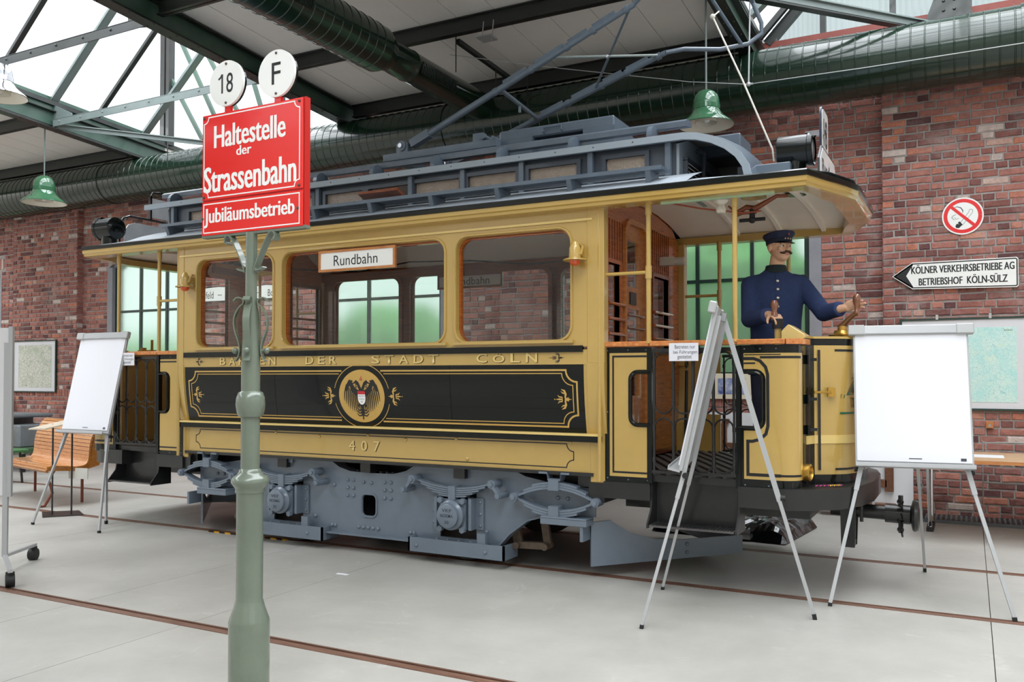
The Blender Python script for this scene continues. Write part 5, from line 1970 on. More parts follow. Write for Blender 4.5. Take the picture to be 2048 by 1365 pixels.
    if sx > 0:
        for (z0, z1) in ((0.83, 1.625),):
            p, q = V(3.502, -0.613, 0), V(3.517, -0.603, 0)
            m.add([V(a.x, a.y, z) + V(0.003, -0.005, 0) for a in (p, q) for z in (z0, z1)], [(0, 1, 3, 2)])
        m.build('dash_lining', INK, dash, smooth=None)
        wrap(1.005, 1.06, 0, len(full), 0.008, YELD, 'dash_band', dash, 0.008)
        for z in (1.56, 1.30, 1.10):
            h = MB()
            h.cyl((3.46, -0.72, z - 0.03), (3.46, -0.72, z + 0.03), 0.012, 8)
            h.bar((3.45, -0.725, z), (3.50, -0.65, z), 0.012, 0.02)
            h.build('hinge', BLK, dash)
        lt = MB().cyl((3.49, -0.68, 1.345), (3.585, -0.60, 1.345), 0.008, 8)
        lt.obox((3.585, -0.585, 1.345), V(0.83, 0.55, 0), V(-0.55, 0.83, 0), Z_, 0.025, 0.008, 0.03)
        lt.build('latch', BRASS, dash)
        # car number on the dash
        uv = V(0.83, 0.55, 0).normalized()
        pth = [(3.60, -0.545), (3.66, -0.49), (3.70, -0.40), (3.72, -0.28), (3.725, 0.0), (3.72, 0.28), (3.70, 0.40)]

        def on_dash(off):
            def g(a, b):
                d = a
                for p, q in zip(pth[:-1], pth[1:]):
                    L = sqrt((q[0] - p[0]) ** 2 + (q[1] - p[1]) ** 2)
                    if d <= L or q == pth[-1]:
                        t = d / L
                        n = V(q[1] - p[1], p[0] - q[0], 0).normalized()
                        return V(p[0] + (q[0] - p[0]) * t, p[1] + (q[1] - p[1]) * t, b) + n * off
                    d -= L
            return g

        gn = P('number_green', (24, 96, 74), 0.3)
        k = 0.055
        od, od2 = on_dash(0.0055), on_dash(0.007)
        for i, (c, w) in enumerate((('4', 0.17), ('0', 0.15), ('7', 0.14))):
            text('letter', c, P('number_shade', (120, 94, 44), 0.4) if i == 0 else bpy.data.materials['number_shade'], dash, (0, 0, 0), X_, Z_, w, 0.20, 0.02, fn=(lambda s0: lambda a, b: od(s0 + a - 0.012, 1.245 + b))(k + 0.20 * i))
            text('letter', c, gn, dash, (0, 0, 0), X_, Z_, w, 0.20, 0.0, fn=(lambda s0: lambda a, b: od2(s0 + a + 0.01, 1.24 + b))(k + 0.20 * i))
        MB().strip([(k - 0.02 + 0.04 * i, 1.205) for i in range(15)], 0.012, fn=od2).build('number_rule', gn, dash, smooth=None)
        MB().lathe([(0.052, 0), (0.056, 0.01), (0.056, 0.05), (0.045, 0.055), (0.04, 0.03), (0.0, 0.028)], (3.435, -0.80, 0.83), V(0.99, -0.14, 0), n=20, caps=False).build('socket_ring', BRASS, tram, smooth=40)
        # buffer and coupling
        cpl = MB().cyl((3.5, 0, 0.50), (3.86, 0, 0.49), 0.050, 14).cyl((3.86, 0, 0.49), (4.02, 0, 0.485), 0.066, 14).build('drawbar', BLKM, tram)
        MB().lathe([(0.03, 0), (0.05, 0.02), (0.105, 0.035), (0.112, 0.05), (0.10, 0.07), (0.05, 0.078), (0, 0.08)], (4.0, 0, 0.482), (1, 0, 0), n=24, caps=False).build('buffer_disc', BLKM, cpl, smooth=40)
        ch = MB()
        for k in range(8):
            ch.lathe([(0.018, -0.005), (0.023, 0), (0.018, 0.005), (0.013, 0), (0.018, -0.005)], (3.96 + 0.01 * (k % 2), -0.055, 0.58 - k * 0.032), (k % 2, 1 - k % 2, 0.2), n=10, caps=False)
        ch.cyl((3.96, -0.02, 0.36), (3.96, -0.02, 0.62), 0.016, 8)
        ch.build('coupling_chain', BLKM, cpl)
        br = MB()
        for y in (-0.07, 0.07):
            br.plate([(3.575, 0.24), (3.665, 0.24), (3.675, 0.5), (3.66, 0.6), (3.59, 0.6), (3.57, 0.5)], [], (0, y + 0.012, 0), X_, Z_, 0.024)
        br.cyl((3.61, -0.11, 0.30), (3.61, 0.11, 0.30), 0.022, 10).box(3.58, 3.66, -0.07, 0.07, 0.24, 0.28)
        br.build('coupling_bracket', BLKM, cpl)
        for y in (-0.16, 0.2):
            MB().cyl((3.72, y, 0.44), (3.72, y, 0.62), 0.012, 8).build('deck_stay', BLKM, tram)


platform(1)
platform(-1)

# ---- headlamps and route boards on the hood roofs
for sx, hx, hy, lab in ((1, 3.20, -0.26, ''), (-1, -3.29, -0.74, '')):
    hz = 3.055 if sx > 0 else 2.965
    q = MB().lathe([(0.0, -0.012), (0.10, -0.01), (0.112, 0.0), (0.112, 0.20), (0.118, 0.205), (0.118, 0.235), (0.108, 0.238), (0.10, 0.215), (0.0, 0.21)], (hx, hy, hz), (sx, 0, 0), n=28, caps=False)
    hl_ = q.build('headlamp', BLK, tram, smooth=40)
    MB().lathe([(0.105, 0.22), (0.06, 0.235), (0.0, 0.24)], (hx, hy, hz), (sx, 0, 0), n=24, caps=False).build('headlamp_lens', WHE, hl_, smooth=50)
    MB().cyl((hx + sx * 0.11, hy, 2.74), (hx + sx * 0.11, hy, hz - 0.08), 0.075, 20).build('headlamp_foot', BLK, hl_)
    MB().obox((hx + sx * 0.235, hy, hz + 0.115), X_, Y_, Z_, 0.05, 0.045, 0.006).build('headlamp_hood', CHROME if sx > 0 else BLK, hl_, smooth=None)
# right: line number board and destination board facing forward
nb = MB()
xr = 3.50
nb.plate(rr(-0.36, -0.06, 2.99, 3.335, 0.06), [], (xr - 0.012, 0, 0), Y_, Z_, 0.016)
nb_ = nb.build('line_number_board', P('dark_blue_black', (28, 30, 50), 0.3), tram, smooth=30)
MB().plate(rr(-0.345, -0.075, 3.005, 3.32, 0.05), [], (xr + 0.004, 0, 0), Y_, Z_, 0.003).build('board_face', WHE, nb_, smooth=30)
text('letter', '18', INK, nb_, (xr + 0.0085, -0.29, 3.06), Y_, Z_, 0.16, 0.20, 0.01)
MB().box(xr - 0.08, xr + 0.02, -0.34, -0.30, 3.13, 3.165).build('board_clip', CHROME, nb_, smooth=None)
db = MB()
db.plate([(-0.52, 2.80), (0.30, 2.80), (0.30, 2.93), (0.18, 3.04), (-0.40, 3.04), (-0.52, 2.93)], [], (xr - 0.002, 0, 0), Y_, Z_, 0.014)
db_ = db.build('destination_board', P('board_edge', (44, 46, 50), 0.4), tram, smooth=None)
MB().plate([(-0.505, 2.81), (0.285, 2.81), (0.285, 2.925), (0.17, 3.025), (-0.39, 3.025), (-0.505, 2.925)], [], (xr + 0.012, 0, 0), Y_, Z_, 0.003).build('board_face', WHE, db_, smooth=None)
text('letter', 'Rundbahn', INK, db_, (xr + 0.0165, -0.42, 2.85), Y_, Z_, 0.62, 0.10, 0.005)
MB().box(2.93, 3.30, -0.40, -0.06, 2.80, 2.955).build('roof_cabinet', GREYD, tram, smooth=None, bevel=0.006)
MB().cyl((3.60, 0.15, 2.78), (3.72, 0.15, 2.76), 0.05, 14).build('marker_lamp', BLK, tram)
# left: the backs of the route boards in their bent tube frame
xl = -3.42
fr = MB().tube([(xl + 0.02, -0.62, 2.80), (xl + 0.02, -0.62, 3.03), (xl + 0.02, -0.58, 3.10), (xl + 0.02, -0.50, 3.135), (xl + 0.02, 0.34, 3.135)], 0.013, 8).build('board_frame', BLK, tram)
MB().plate([(-0.55, 2.80), (0.30, 2.80), (0.30, 3.08), (-0.42, 3.08), (-0.50, 3.05), (-0.55, 2.98)], [], (xl - 0.006, 0, 0), Y_, Z_, 0.012).build('blank_board', CANVAS, fr, smooth=None)
nbo = MB().box(xl - 0.01, xl + 0.02, -0.24, -0.22, 3.12, 3.40).build('number_frame', BLK, fr, smooth=None)
MB().box(xl - 0.01, xl + 0.02, 0.04, 0.06, 3.12, 3.42).build('number_frame', BLK, fr, smooth=None)
MB().box(xl - 0.004, xl + 0.004, -0.215, 0.035, 3.17, 3.38).build('blank_plate', CANVAS, nbo, smooth=None)
MB().tube([(xl + 0.005, -0.23, 3.38), (xl + 0.005, -0.20, 3.44), (xl + 0.005, -0.10, 3.455), (xl + 0.005, 0.05, 3.42)], 0.012, 8).build('frame_hoop', BLK, nbo)

# ---- side signal lamps on the corner pillars
for x in (1.955, -1.915):
    y = -1.075
    sl_ = MB().lathe([(0.085, 0.0), (0.083, 0.006), (0.055, 0.018), (0.043, 0.022), (0.041, 0.085), (0.034, 0.105), (0.026, 0.112), (0.024, 0.125), (0.010, 0.14), (0.0, 0.141)], (x, y, 2.262), n=22, caps=False).build('signal_lamp', YEL, tram, smooth=45)
    MB().lathe([(0.04, 0.0), (0.036, -0.022), (0.02, -0.034), (0.0, -0.036)], (x, y, 2.262), n=16, caps=False).build('lamp_lens', ORANGE, sl_, smooth=50)
    MB().tube([(x + 0.045, y, 2.30), (x + 0.05, y + 0.02, 2.36), (x + 0.02, y + 0.06, 2.38), (x, -1.0, 2.38)], 0.009, 6).box(x - 0.02, x + 0.02, y + 0.03, -1.0, 2.30, 2.36).build('lamp_bracket', YEL, sl_)

# ---- controls on the driver platform
m = MB().cyl((3.245, -0.60, 0.78), (3.245, -0.60, 1.78), 0.022, 12).cyl((3.245, -0.60, 1.78), (3.245, -0.60, 1.835), 0.032, 14)
bc = m.build('brake_column', YEL, tram)
MB().cyl((3.245, -0.60, 1.775), (3.245, -0.60, 1.84), 0.036, 14).build('brake_boss', RUB, bc)
MB().lathe([(0.0, 0.0), (0.022, 0.0), (0.022, 0.05), (0.016, 0.06), (0.025, 0.09), (0.027, 0.115), (0.018, 0.135), (0.0, 0.14)], (3.225, -0.60, 1.83), n=16, caps=False).build('brake_handle', KNOBW, bc, smooth=50)
m = MB()
m.add([(3.29 + a, y, 1.69 + b) for y in (-0.72, -0.52) for a, b in ((0, 0), (0.15, 0), (0.15, 0.035), (0.055, 0.10), (0.045, 0.105), (0.0, 0.06))], [(0, 1, 2, 3, 4, 5), (11, 10, 9, 8, 7, 6)] + [(i, (i + 1) % 6, 6 + (i + 1) % 6, 6 + i) for i in range(6)])
m.build('instrument_box', YELD, tram, smooth=None, bevel=0.004)
ct = MB().lathe([(0.085, 0.0), (0.09, 0.02), (0.06, 0.03), (0.05, 0.05), (0.03, 0.055), (0.028, 0.08), (0, 0.082)], (3.62, -0.30, 1.715), n=20, caps=False).build('controller_head', BRASS, tram, smooth=40)
MB().tube([(3.60, -0.30, 1.78), (3.625, -0.30, 1.80), (3.66, -0.30, 1.84), (3.70, -0.30, 1.875), (3.72, -0.30, 1.88)], [0.024, 0.022, 0.017, 0.015, 0.018], 10).build('controller_crank', P('bronze', (112, 76, 44), 0.35, metal=0.5), ct)
MB().lathe([(0.0, 0), (0.02, 0.0), (0.02, 0.015), (0.014, 0.025), (0.015, 0.05), (0.026, 0.085), (0.025, 0.115), (0.015, 0.132), (0.0, 0.136)], (3.715, -0.30, 1.88), n=16, caps=False).build('controller_knob', KNOBW, ct, smooth=50)
m = MB().tube([(-3.02, -0.62, 1.69), (-3.02, -0.62, 1.74)], 0.03, 10).tube([(-2.92, -0.60, 1.69), (-2.92, -0.60, 1.82)], 0.014, 8).box(-3.06, -2.84, -0.66, -0.56, 1.69, 1.715)
m.build('rear_controls', BRASS, tram)
MB().cyl((2.30, 0.42, 0.9), (2.31, 0.42, 1.5), 0.014, 8).lathe([(0.03, -0.008), (0.042, 0), (0.03, 0.008), (0.02, 0), (0.03, -0.008)], (2.31, 0.42, 1.55), (1, 0, 0), n=14, caps=False).build('points_iron', BLKM, tram)

# ---- truck: side frames, springs, axle boxes, wheels, guards
for s in (-1, 1):
    yt = s * 0.85
    out = [(0.0, 0.145), (0.60, 0.145), (0.60, 0.17), (1.12, 0.17), (1.12, 0.145), (1.19, 0.15), (1.30, 0.27), (1.45, 0.38), (1.62, 0.43), (1.98, 0.44), (1.98, 0.63), (1.60, 0.66), (1.42, 0.69), (1.30, 0.74), (1.20, 0.80), (1.13, 0.86), (0.56, 0.86), (0.50, 0.79), (0.42, 0.72), (0.34, 0.675), (0.22, 0.645), (0.0, 0.64)]
    hx = 0.035
    full = [(x + hx, z) for x, z in out] + [(-x + hx, z) for x, z in reversed(out) if x > 0]
    cuts = [rr(-0.065, 0.075, 0.30, 0.47, 0.04), rect(0.70, 1.03, 0.185, 0.56), rect(-1.03, -0.70, 0.185, 0.56)]
    # orientation: outline runs anticlockwise on the right half, then back along the left
    tf = MB().plate(full, cuts, (0, yt + (0.012 if s < 0 else 0.0), 0), X_, Z_, 0.014).build('truck_frame', GREY, tram, smooth=None)
    if s > 0:
        continue
    yf = yt - 0.004
    rims = MB().tube([(p[0], yf, p[1]) for p in rr(-0.073, 0.083, 0.292, 0.478, 0.045)], 0.010, 6, closed=True)
    rims.build('hole_rim', GREY, tf)
    m = MB()       # bottom flange and the flanged upper edge
    m.box(-0.60, 0.67, yf - 0.06, yf + 0.01, 0.135, 0.148)
    m.build('bottom_flange', GREY, tf, smooth=None)
    for sx in (-1, 1):
        L = [(0.0, 0.64), (0.22, 0.645), (0.34, 0.675), (0.42, 0.72), (0.50, 0.79), (0.56, 0.86)]
        m = MB()
        rs = [[V(hx + sx * x, yf - 0.002, z), V(hx + sx * x, yf - 0.002, z + 0.012), V(hx + sx * x, yf + 0.12, z + 0.012), V(hx + sx * x, yf + 0.12, z)] for x, z in L]
        m.loft(rs).build('top_flange', GREY, tf, smooth=40)
        L = [(1.13, 0.86), (1.20, 0.80), (1.30, 0.74), (1.42, 0.69), (1.60, 0.66), (1.98, 0.63)]
        rs = [[V(hx + sx * x, yf - 0.002, z), V(hx + sx * x, yf - 0.002, z + 0.012), V(hx + sx * x, yf + 0.12, z + 0.012), V(hx + sx * x, yf + 0.12, z)] for x, z in L]
        MB().loft(rs).build('top_flange', GREY, tf, smooth=40)
        L = [(1.12, 0.145), (1.19, 0.15), (1.30, 0.27), (1.45, 0.38), (1.62, 0.43), (1.80, 0.44)]
        rs = [[V(hx + sx * x, yf - 0.03, z - 0.006), V(hx + sx * x, yf - 0.03, z + 0.006), V(hx + sx * x, yf + 0.06, z + 0.006), V(hx + sx * x, yf + 0.06, z - 0.006)] for x, z in L]
        MB().loft(rs).build('arch_flange', GREY, tf, smooth=40)
    for x in (-0.215, -0.155, 0.165, 0.225):
        for z in (0.585, 0.52, 0.455):
            MB().dome((x, yf, z), (0, -1, 0), 0.0165, 0.013, 10).build('rivet', GREY, tf)
    for x, z in ((-0.05, 0.575), (0.03, 0.572), (-0.10, 0.20), (-0.05, 0.20), (0.0, 0.20), (0.05, 0.20), (0.10, 0.20), (-0.38, 0.195), (-0.345, 0.195), (0.42, 0.195), (0.455, 0.195), (-0.355, 0.535), (0.385, 0.535), (-0.56, 0.26), (1.12, 0.26), (1.72, 0.56), (1.80, 0.56), (1.72, 0.47), (-1.72, 0.56), (-1.64, 0.56)):
        MB().dome((x, yf, z), (0, -1, 0), 0.0165, 0.013, 10).build('rivet', GREY, tf)
    for k in range(7):
        MB().dome((-0.16 + k * 0.06, yf + 0.06, 0.652), (0, 0, 1), 0.012, 0.012, 8).build('rivet', GREY, tf)
    for ax in (0.865, -0.865):
        # axle box
        ab = MB().box(ax - 0.115, ax + 0.115, yf - 0.08, yf + 0.02, 0.275, 0.505).lathe([(0.115, 0.0), (0.115, 0.05), (0.10, 0.06), (0.092, 0.075), (0.092, 0.095), (0.082, 0.10), (0.0, 0.10)], (ax, yf - 0.07, 0.385), (0, -1, 0), n=28, caps=False).build('axle_box', GREY, tram, smooth=35, bevel=0.0)
        for z, w_, t_ in ((0.415, 0.085, 'VKF'), (0.375, 0.115, 'NORMA'), (0.325, 0.04, '30')):
            text('cast_letter', t_, GREYK, ab, (ax - w_ / 2, yf - 0.1715, z), X_, Z_, w_, 0.026, 0.01)
        for dx in (-0.1, 0.1):
            for dz in (0.275, 0.495):
                MB().cyl((ax + dx, yf - 0.08, dz), (ax + dx, yf - 0.115, dz), 0.024, 6).build('bolt', GREY, ab)
        for sx in (-1, 1):
            xg = ax + sx * 0.155
            g_ = MB().box(min(xg, xg + sx * 0.08), max(xg, xg + sx * 0.08), yf - 0.014, yf, 0.275, 0.515).box(xg - 0.012 * (1), xg + 0.012, yf - 0.085, yf, 0.275, 0.515).box(min(xg - sx * 0.03, xg - sx * 0.012), max(xg - sx * 0.03, xg - sx * 0.012), yf - 0.06, yf, 0.27, 0.52).build('horn_guide', GREY, tram, smooth=None)
            for dz in (0.305, 0.395, 0.485):
                MB().dome((xg + sx * 0.055, yf - 0.014, dz), (0, -1, 0), 0.015, 0.012, 8).build('rivet', GREY, g_)
        MB().box(ax - 0.23, ax + 0.27, yf - 0.02, yf + 0.005, 0.15, 0.195).build('keeper_bar', GREY, tram, smooth=None)
        for k in range(5):
            MB().dome((ax - 0.18 + k * 0.1, yf - 0.02, 0.172), (0, -1, 0), 0.014, 0.010, 8).build('bolt', GREY, tf)
        # leaf spring
        sp = MB().box(ax - 0.03, ax + 0.03, yf - 0.10, yf - 0.01, 0.50, 0.605).build('spring_buckle', GREY, tram, smooth=None)
        for k in range(5):
            half = 0.345 - k * 0.055
            m = MB()
            rs = []
            for q in range(13):
                t = -1 + 2 * q / 12
                x = ax + half * t
                z = 0.582 - k * 0.0155 + 0.055 * (half * t / 0.345) ** 2
                rs.append([V(x, yf - 0.09, z), V(x, yf - 0.09, z + 0.0125), V(x, yf - 0.025, z + 0.0125), V(x, yf - 0.025, z)])
            m.loft(rs).build('spring_leaf', GREY, sp, smooth=40)
        for sx in (-1, 1):
            x0, z0 = ax + sx * 0.360, 0.640
            x1, z1 = ax + sx * 0.425, 0.560
            m = MB().cyl((x0, yf - 0.12, z0), (x0, yf, z0), 0.034, 16).bar((x0, yf - 0.10, z0), (x1, yf - 0.10, z1), 0.025, 0.05, (0, 1, 0)).cyl((x1, yf - 0.13, z1), (x1, yf, z1), 0.026, 14)
            sh_ = m.build('spring_shackle', GREY, sp)
            MB().cyl((x0, yf - 0.135, z0), (x0, yf - 0.12, z0), 0.018, 6).cyl((x1, yf - 0.15, z1), (x1, yf - 0.13, z1), 0.022, 6).build('nut', GREY, sh_)
        MB().box(ax - 0.03, ax + 0.06, yf - 0.02, yf, 0.70, 0.80).build('frame_bracket', GREY, tf, smooth=None)
        # wheel guard beam
        g_ = MB().box(ax - 0.40, ax + 0.46, yf - 0.10, yf - 0.085, 0.075, 0.185).box(ax + 0.445, ax + 0.46, yf - 0.10, yf + 0.12, 0.075, 0.185).box(ax - 0.40, ax - 0.385, yf - 0.10, yf + 0.12, 0.075, 0.185).box(ax + 0.22, ax + 0.29, yf - 0.085, yf - 0.05, 0.10, 0.26).build('wheel_guard', GREY, tram, smooth=None)
        for dx in (-0.32, 0.30):
            MB().dome((ax + dx, yf - 0.10, 0.125), (0, -1, 0), 0.016, 0.012, 8).build('bolt', GREY, g_)
    # elliptic end springs
    for ex_ in (1.742, -1.735):
        eb = MB().box(ex_ - 0.04, ex_ + 0.04, yf - 0.13, yf - 0.03, 0.438, 0.515).build('end_spring', GREY, tram, smooth=None)
        MB().box(ex_ - 0.04, ex_ + 0.04, yf - 0.13, yf - 0.03, 0.628, 0.705).build('spring_buckle', GREY, eb, smooth=None)
        for up in (1, -1):
            for k in range(3 if up > 0 else 3):
                half = 0.318 - k * 0.07
                rs = []
                for q in range(15):
                    t = -1 + 2 * q / 14
                    u = half * t / 0.318
                    z = 0.562 + up * (0.082 * (1 - u * u) + k * 0.018)
                    rs.append([V(ex_ + half * t, yf - 0.115, z - 0.008), V(ex_ + half * t, yf - 0.115, z + 0.008), V(ex_ + half * t, yf - 0.045, z + 0.008), V(ex_ + half * t, yf - 0.045, z - 0.008)])
                MB().loft(rs).build('spring_leaf', GREY, eb, smooth=40)
        for sx in (-1, 1):
            MB().cyl((ex_ + sx * 0.322, yf - 0.135, 0.562), (ex_ + sx * 0.322, yf - 0.02, 0.562), 0.032, 14).cyl((ex_ + sx * 0.322, yf - 0.15, 0.562), (ex_ + sx * 0.322, yf - 0.135, 0.562), 0.02, 8).build('spring_eye', GREY, eb)
        m = MB()
        L = [(-0.12, 0.752), (-0.055, 0.752), (-0.048, 0.705), (0.048, 0.705), (0.055, 0.752), (0.12, 0.752)]
        rs = [[V(ex_ + a, yf - 0.12, b - 0.007), V(ex_ + a, yf - 0.12, b + 0.007), V(ex_ + a, yf - 0.03, b + 0.007), V(ex_ + a, yf - 0.03, b - 0.007)] for a, b in L]
        m.loft(rs).build('spring_hanger', GREY, eb, smooth=20)
        MB().box(ex_ - 0.10, ex_ + 0.26, yf - 0.14, yf + 0.0, 0.385, 0.435).box(ex_ - 0.10, ex_ + 0.26, yf - 0.14, yf, 0.425, 0.442).build('spring_seat', GREY, tram, smooth=None, bevel=0.004)
        sxx = 1 if ex_ > 0 else -1
        MB().box(ex_ + sxx * 0.22 - 0.012, ex_ + sxx * 0.22 + 0.012, yf - 0.13, yf + 0.02, 0.28, 0.39).build('guard_bracket', GREY, tram, smooth=None)

for ax in (0.865, -0.865):
    st = MB().cyl((ax, -0.85, 0.385), (ax, 0.85, 0.385), 0.05, 14).build('axle', RUST, tram)
    for s in (-1, 1):
        MB().lathe([(0.0, 0.0), (0.10, 0.0), (0.10, 0.03), (0.30, 0.03), (0.32, 0.0), (0.375, 0.0), (0.38, 0.02), (0.385, 0.07), (0.40, 0.075), (0.40, 0.10), (0.36, 0.105), (0.10, 0.09), (0.0, 0.09)], (ax, s * 0.762, 0.385), (0, -s, 0), n=40, caps=False).build('wheel', WHEELM, st, smooth=30)
# underframe, motors, brake gear
m = MB()
m.box(-2.0, 2.04, -0.60, -0.52, 0.62, 0.76).box(-2.0, 2.04, 0.52, 0.60, 0.62, 0.76)
for x in (-1.98, -0.9, 0.0, 0.9, 1.95):
    m.box(x - 0.05, x + 0.05, -0.9, 0.9, 0.66, 0.76)
m.box(-3.3, -2.0, -0.30, 0.30, 0.45, 0.6).box(2.04, 3.4, -0.30, 0.30, 0.45, 0.6)
m.box(2.0, 2.12, -0.94, 0.94, 0.56, 0.72).box(-2.10, -1.98, -0.94, 0.94, 0.56, 0.72)
m.build('underframe', BLKM, tram, smooth=None)
for ax in (0.45, -0.40):
    MB().box(ax - 0.28, ax + 0.28, -0.50, 0.50, 0.16, 0.60).build('traction_motor', BLKM, tram, smooth=None, bevel=0.05)
MB().box(-0.08, 0.02, -0.70, 0.7, 0.22, 0.25).build('brake_beam', RUST, tram, smooth=None)
for sx, cx_ in ((1, 1.30), (-1, -1.23)):
    bg = MB()
    bg.bar((cx_, -0.76, 0.42), (cx_ + sx * 0.05, -0.76, 0.17), 0.03, 0.07, (1, 0, 0))
    bg.bar((cx_ + sx * 0.04, -0.76, 0.17), (cx_ + sx * 0.29, -0.76, 0.18), 0.05, 0.05, (0, 0, 1))
    bg.bar((cx_ + sx * 0.25, -0.74, 0.42), (cx_ + sx * 0.29, -0.74, 0.17), 0.03, 0.06, (1, 0, 0))
    for a, b in ((0.05, 0.17), (0.29, 0.18)):
        bg.cyl((cx_ + sx * a, -0.82, b), (cx_ + sx * a, -0.7, b), 0.026, 12)
    bg.build('brake_rigging', GRIME, tram)
for sx in (1, -1):
    X = lambda x: x if sx > 0 else 2 * CXM - x
    p = [V(X(1.985), -0.86, 0), V(X(2.85), 0.05, 0)]
    zt = [(0.0, 0.40), (0.12, 0.41), (0.25, 0.31), (0.4, 0.255), (0.6, 0.235), (1.0, 0.24)]
    m = MB()
    vs = []
    for t, z in zt:
        q = p[0].lerp(p[1], t)
        zb = 0.085 + 0.02 * t
        vs += [V(q.x, q.y, zb), V(q.x, q.y, z), V(q.x - sx * 0.012, q.y + 0.012, z), V(q.x - sx * 0.012, q.y + 0.012, zb)]
    m.loft([vs[i * 4:i * 4 + 4] for i in range(len(zt))]).build('track_guard', GREY, tram, smooth=None)
    q = p[0].lerp(p[1], 0.62)
    for z in (0.14, 0.2):
        MB().dome((q.x, q.y - 0.002, z), (sx * 0.7, -0.7, 0), 0.016, 0.012, 8).build('bolt', GREY, tram)
    MB().loft([[V(X(2.83), 0.05, 0.105), V(X(2.83), 0.05, 0.24), V(X(2.842), 0.06, 0.24), V(X(2.842), 0.06, 0.105)], [V(X(1.985), 0.96, 0.085), V(X(1.985), 0.96, 0.40), V(X(2.0), 0.97, 0.40), V(X(2.0), 0.97, 0.085)]]).build('track_guard', GREY, tram, smooth=None)


# ---------------------------------------------------------------- tram stop sign in front
SX, SY = 1.64, -3.84
st = thing('stop_sign', 'grey green tram stop pole with red plates, standing in front of the tram', 'sign', (SX, SY, 0))
prof = [(0.0, 0.0), (0.0865, 0.0), (0.0865, 0.395), (0.084, 0.405), (0.066, 0.455), (0.060, 0.478), (0.0565, 0.49), (0.0565, 0.955), (0.0575, 0.957)]
MB().lathe(prof, (SX, SY, 0), n=40).build('pole_foot', POLE, st, smooth=35)
MB().lathe([(0.062, 0.95), (0.062, 0.966), (0.067, 0.972), (0.079, 0.990), (0.080, 1.002), (0.072, 1.015), (0.055, 1.026), (0.048, 1.036), (0.046, 1.046), (0.040, 1.05)], (SX, SY, 0), n=40, caps=False).build('pole_collar', POLE, st, smooth=50)
MB().lathe([(0.040, 1.03), (0.040, 1.55), (0.036, 1.62), (0.030, 1.70), (0.026, 1.76)], (SX, SY, 0), n=32).build('pole_shaft', POLE, st, smooth=50)
MB().lathe([(0.040, 1.272), (0.050, 1.275), (0.058, 1.295), (0.0625, 1.325), (0.060, 1.355), (0.052, 1.378), (0.045, 1.382), (0.040, 1.385)], (SX, SY, 0), n=36, caps=False).build('pole_ball', POLE, st, smooth=50)
MB().lathe([(0.0245, 1.74), (0.0245, 2.075)], (SX, SY, 0), n=24).build('pole_tube', POLE, st, smooth=50)


def ribbon(pts, w, t, side):
    """flat iron strip of width w along 3-D points, broad direction 'side'"""
    rs = []
    P3 = [Vector(p) for p in pts]
    for i, p in enumerate(P3):
        d = (P3[min(i + 1, len(P3) - 1)] - P3[max(i - 1, 0)]).normalized()
        sd = Vector(side)
        n = d.cross(sd).normalized()
        rs.append([p - sd * w / 2 - n * t / 2, p + sd * w / 2 - n * t / 2, p + sd * w / 2 + n * t / 2, p - sd * w / 2 + n * t / 2])
    return rs


def smooth_path(pts, k=5):
    P3 = [Vector(p) for p in pts]
    out = []
    for i in range(len(P3) - 1):
        p0, p1, p2, p3 = P3[max(i - 1, 0)], P3[i], P3[i + 1], P3[min(i + 2, len(P3) - 1)]
        for q in range(k):
            t = q / k
            out.append(0.5 * ((2 * p1) + (p2 - p0) * t + (2 * p0 - 5 * p1 + 4 * p2 - p3) * t * t + (3 * p1 - p0 - 3 * p2 + p3) * t ** 3))
    out.append(P3[-1])
    return out


for k in range(4):
    a = radians(-62 + 90 * k)
    d_ = V(cos(a), sin(a), 0)
    t_ = V(-sin(a), cos(a), 0)
    at = lambda r, z: V(SX, SY, z) + d_ * r
    pts = smooth_path([at(0.066, 1.515), at(0.052, 1.535), at(0.046, 1.565), at(0.052, 1.60), at(0.068, 1.65), at(0.071, 1.70), at(0.052, 1.745), at(0.032, 1.765), at(0.036, 1.785), at(0.058, 1.79), at(0.075, 1.775)])
    lf = MB().loft(ribbon(pts, 0.030, 0.005, t_)).build('scroll_leaf', POLE, st, smooth=50)
    MB().sph(at(0.068, 1.56), 0.014, 12, 8).cyl(at(0.045, 1.56), at(0.07, 1.56), 0.006, 8).build('scroll_knob', POLE, lf, smooth=50)
for s in (-1, 1):
    pts = smooth_path([V(SX + s * 0.026, SY, 1.90), V(SX + s * 0.034, SY, 1.925), V(SX + s * 0.065, SY, 1.985), V(SX + s * 0.105, SY, 2.052), V(SX + s * 0.125, SY, 2.070), V(SX + s * 0.143, SY, 2.062), V(SX + s * 0.145, SY, 2.04), V(SX + s * 0.130, SY, 2.032)])
    MB().loft(ribbon(pts, 0.034, 0.006, Y_)).build('bracket_scroll', POLE, st, smooth=50)
    pts = smooth_path([V(SX + s * 0.027, SY, 1.925), V(SX + s * 0.035, SY, 1.908), V(SX + s * 0.06, SY, 1.912), V(SX + s * 0.075, SY, 1.92)])
    MB().loft(ribbon(pts, 0.028, 0.005, Y_)).build('bracket_leaf', POLE, st, smooth=50)
x0, x1 = 1.352, 1.940
fy = SY - 0.014
MB().box(x0 - 0.004, x1 + 0.012, SY - 0.010, SY + 0.022, 2.068, 2.082).build('sign_shelf', POLE, st, smooth=None)
back = MB().box(x0, x1 + 0.010, SY - 0.008, SY + 0.02, 2.08, 2.622).build('sign_backing', REDD, st, smooth=None)
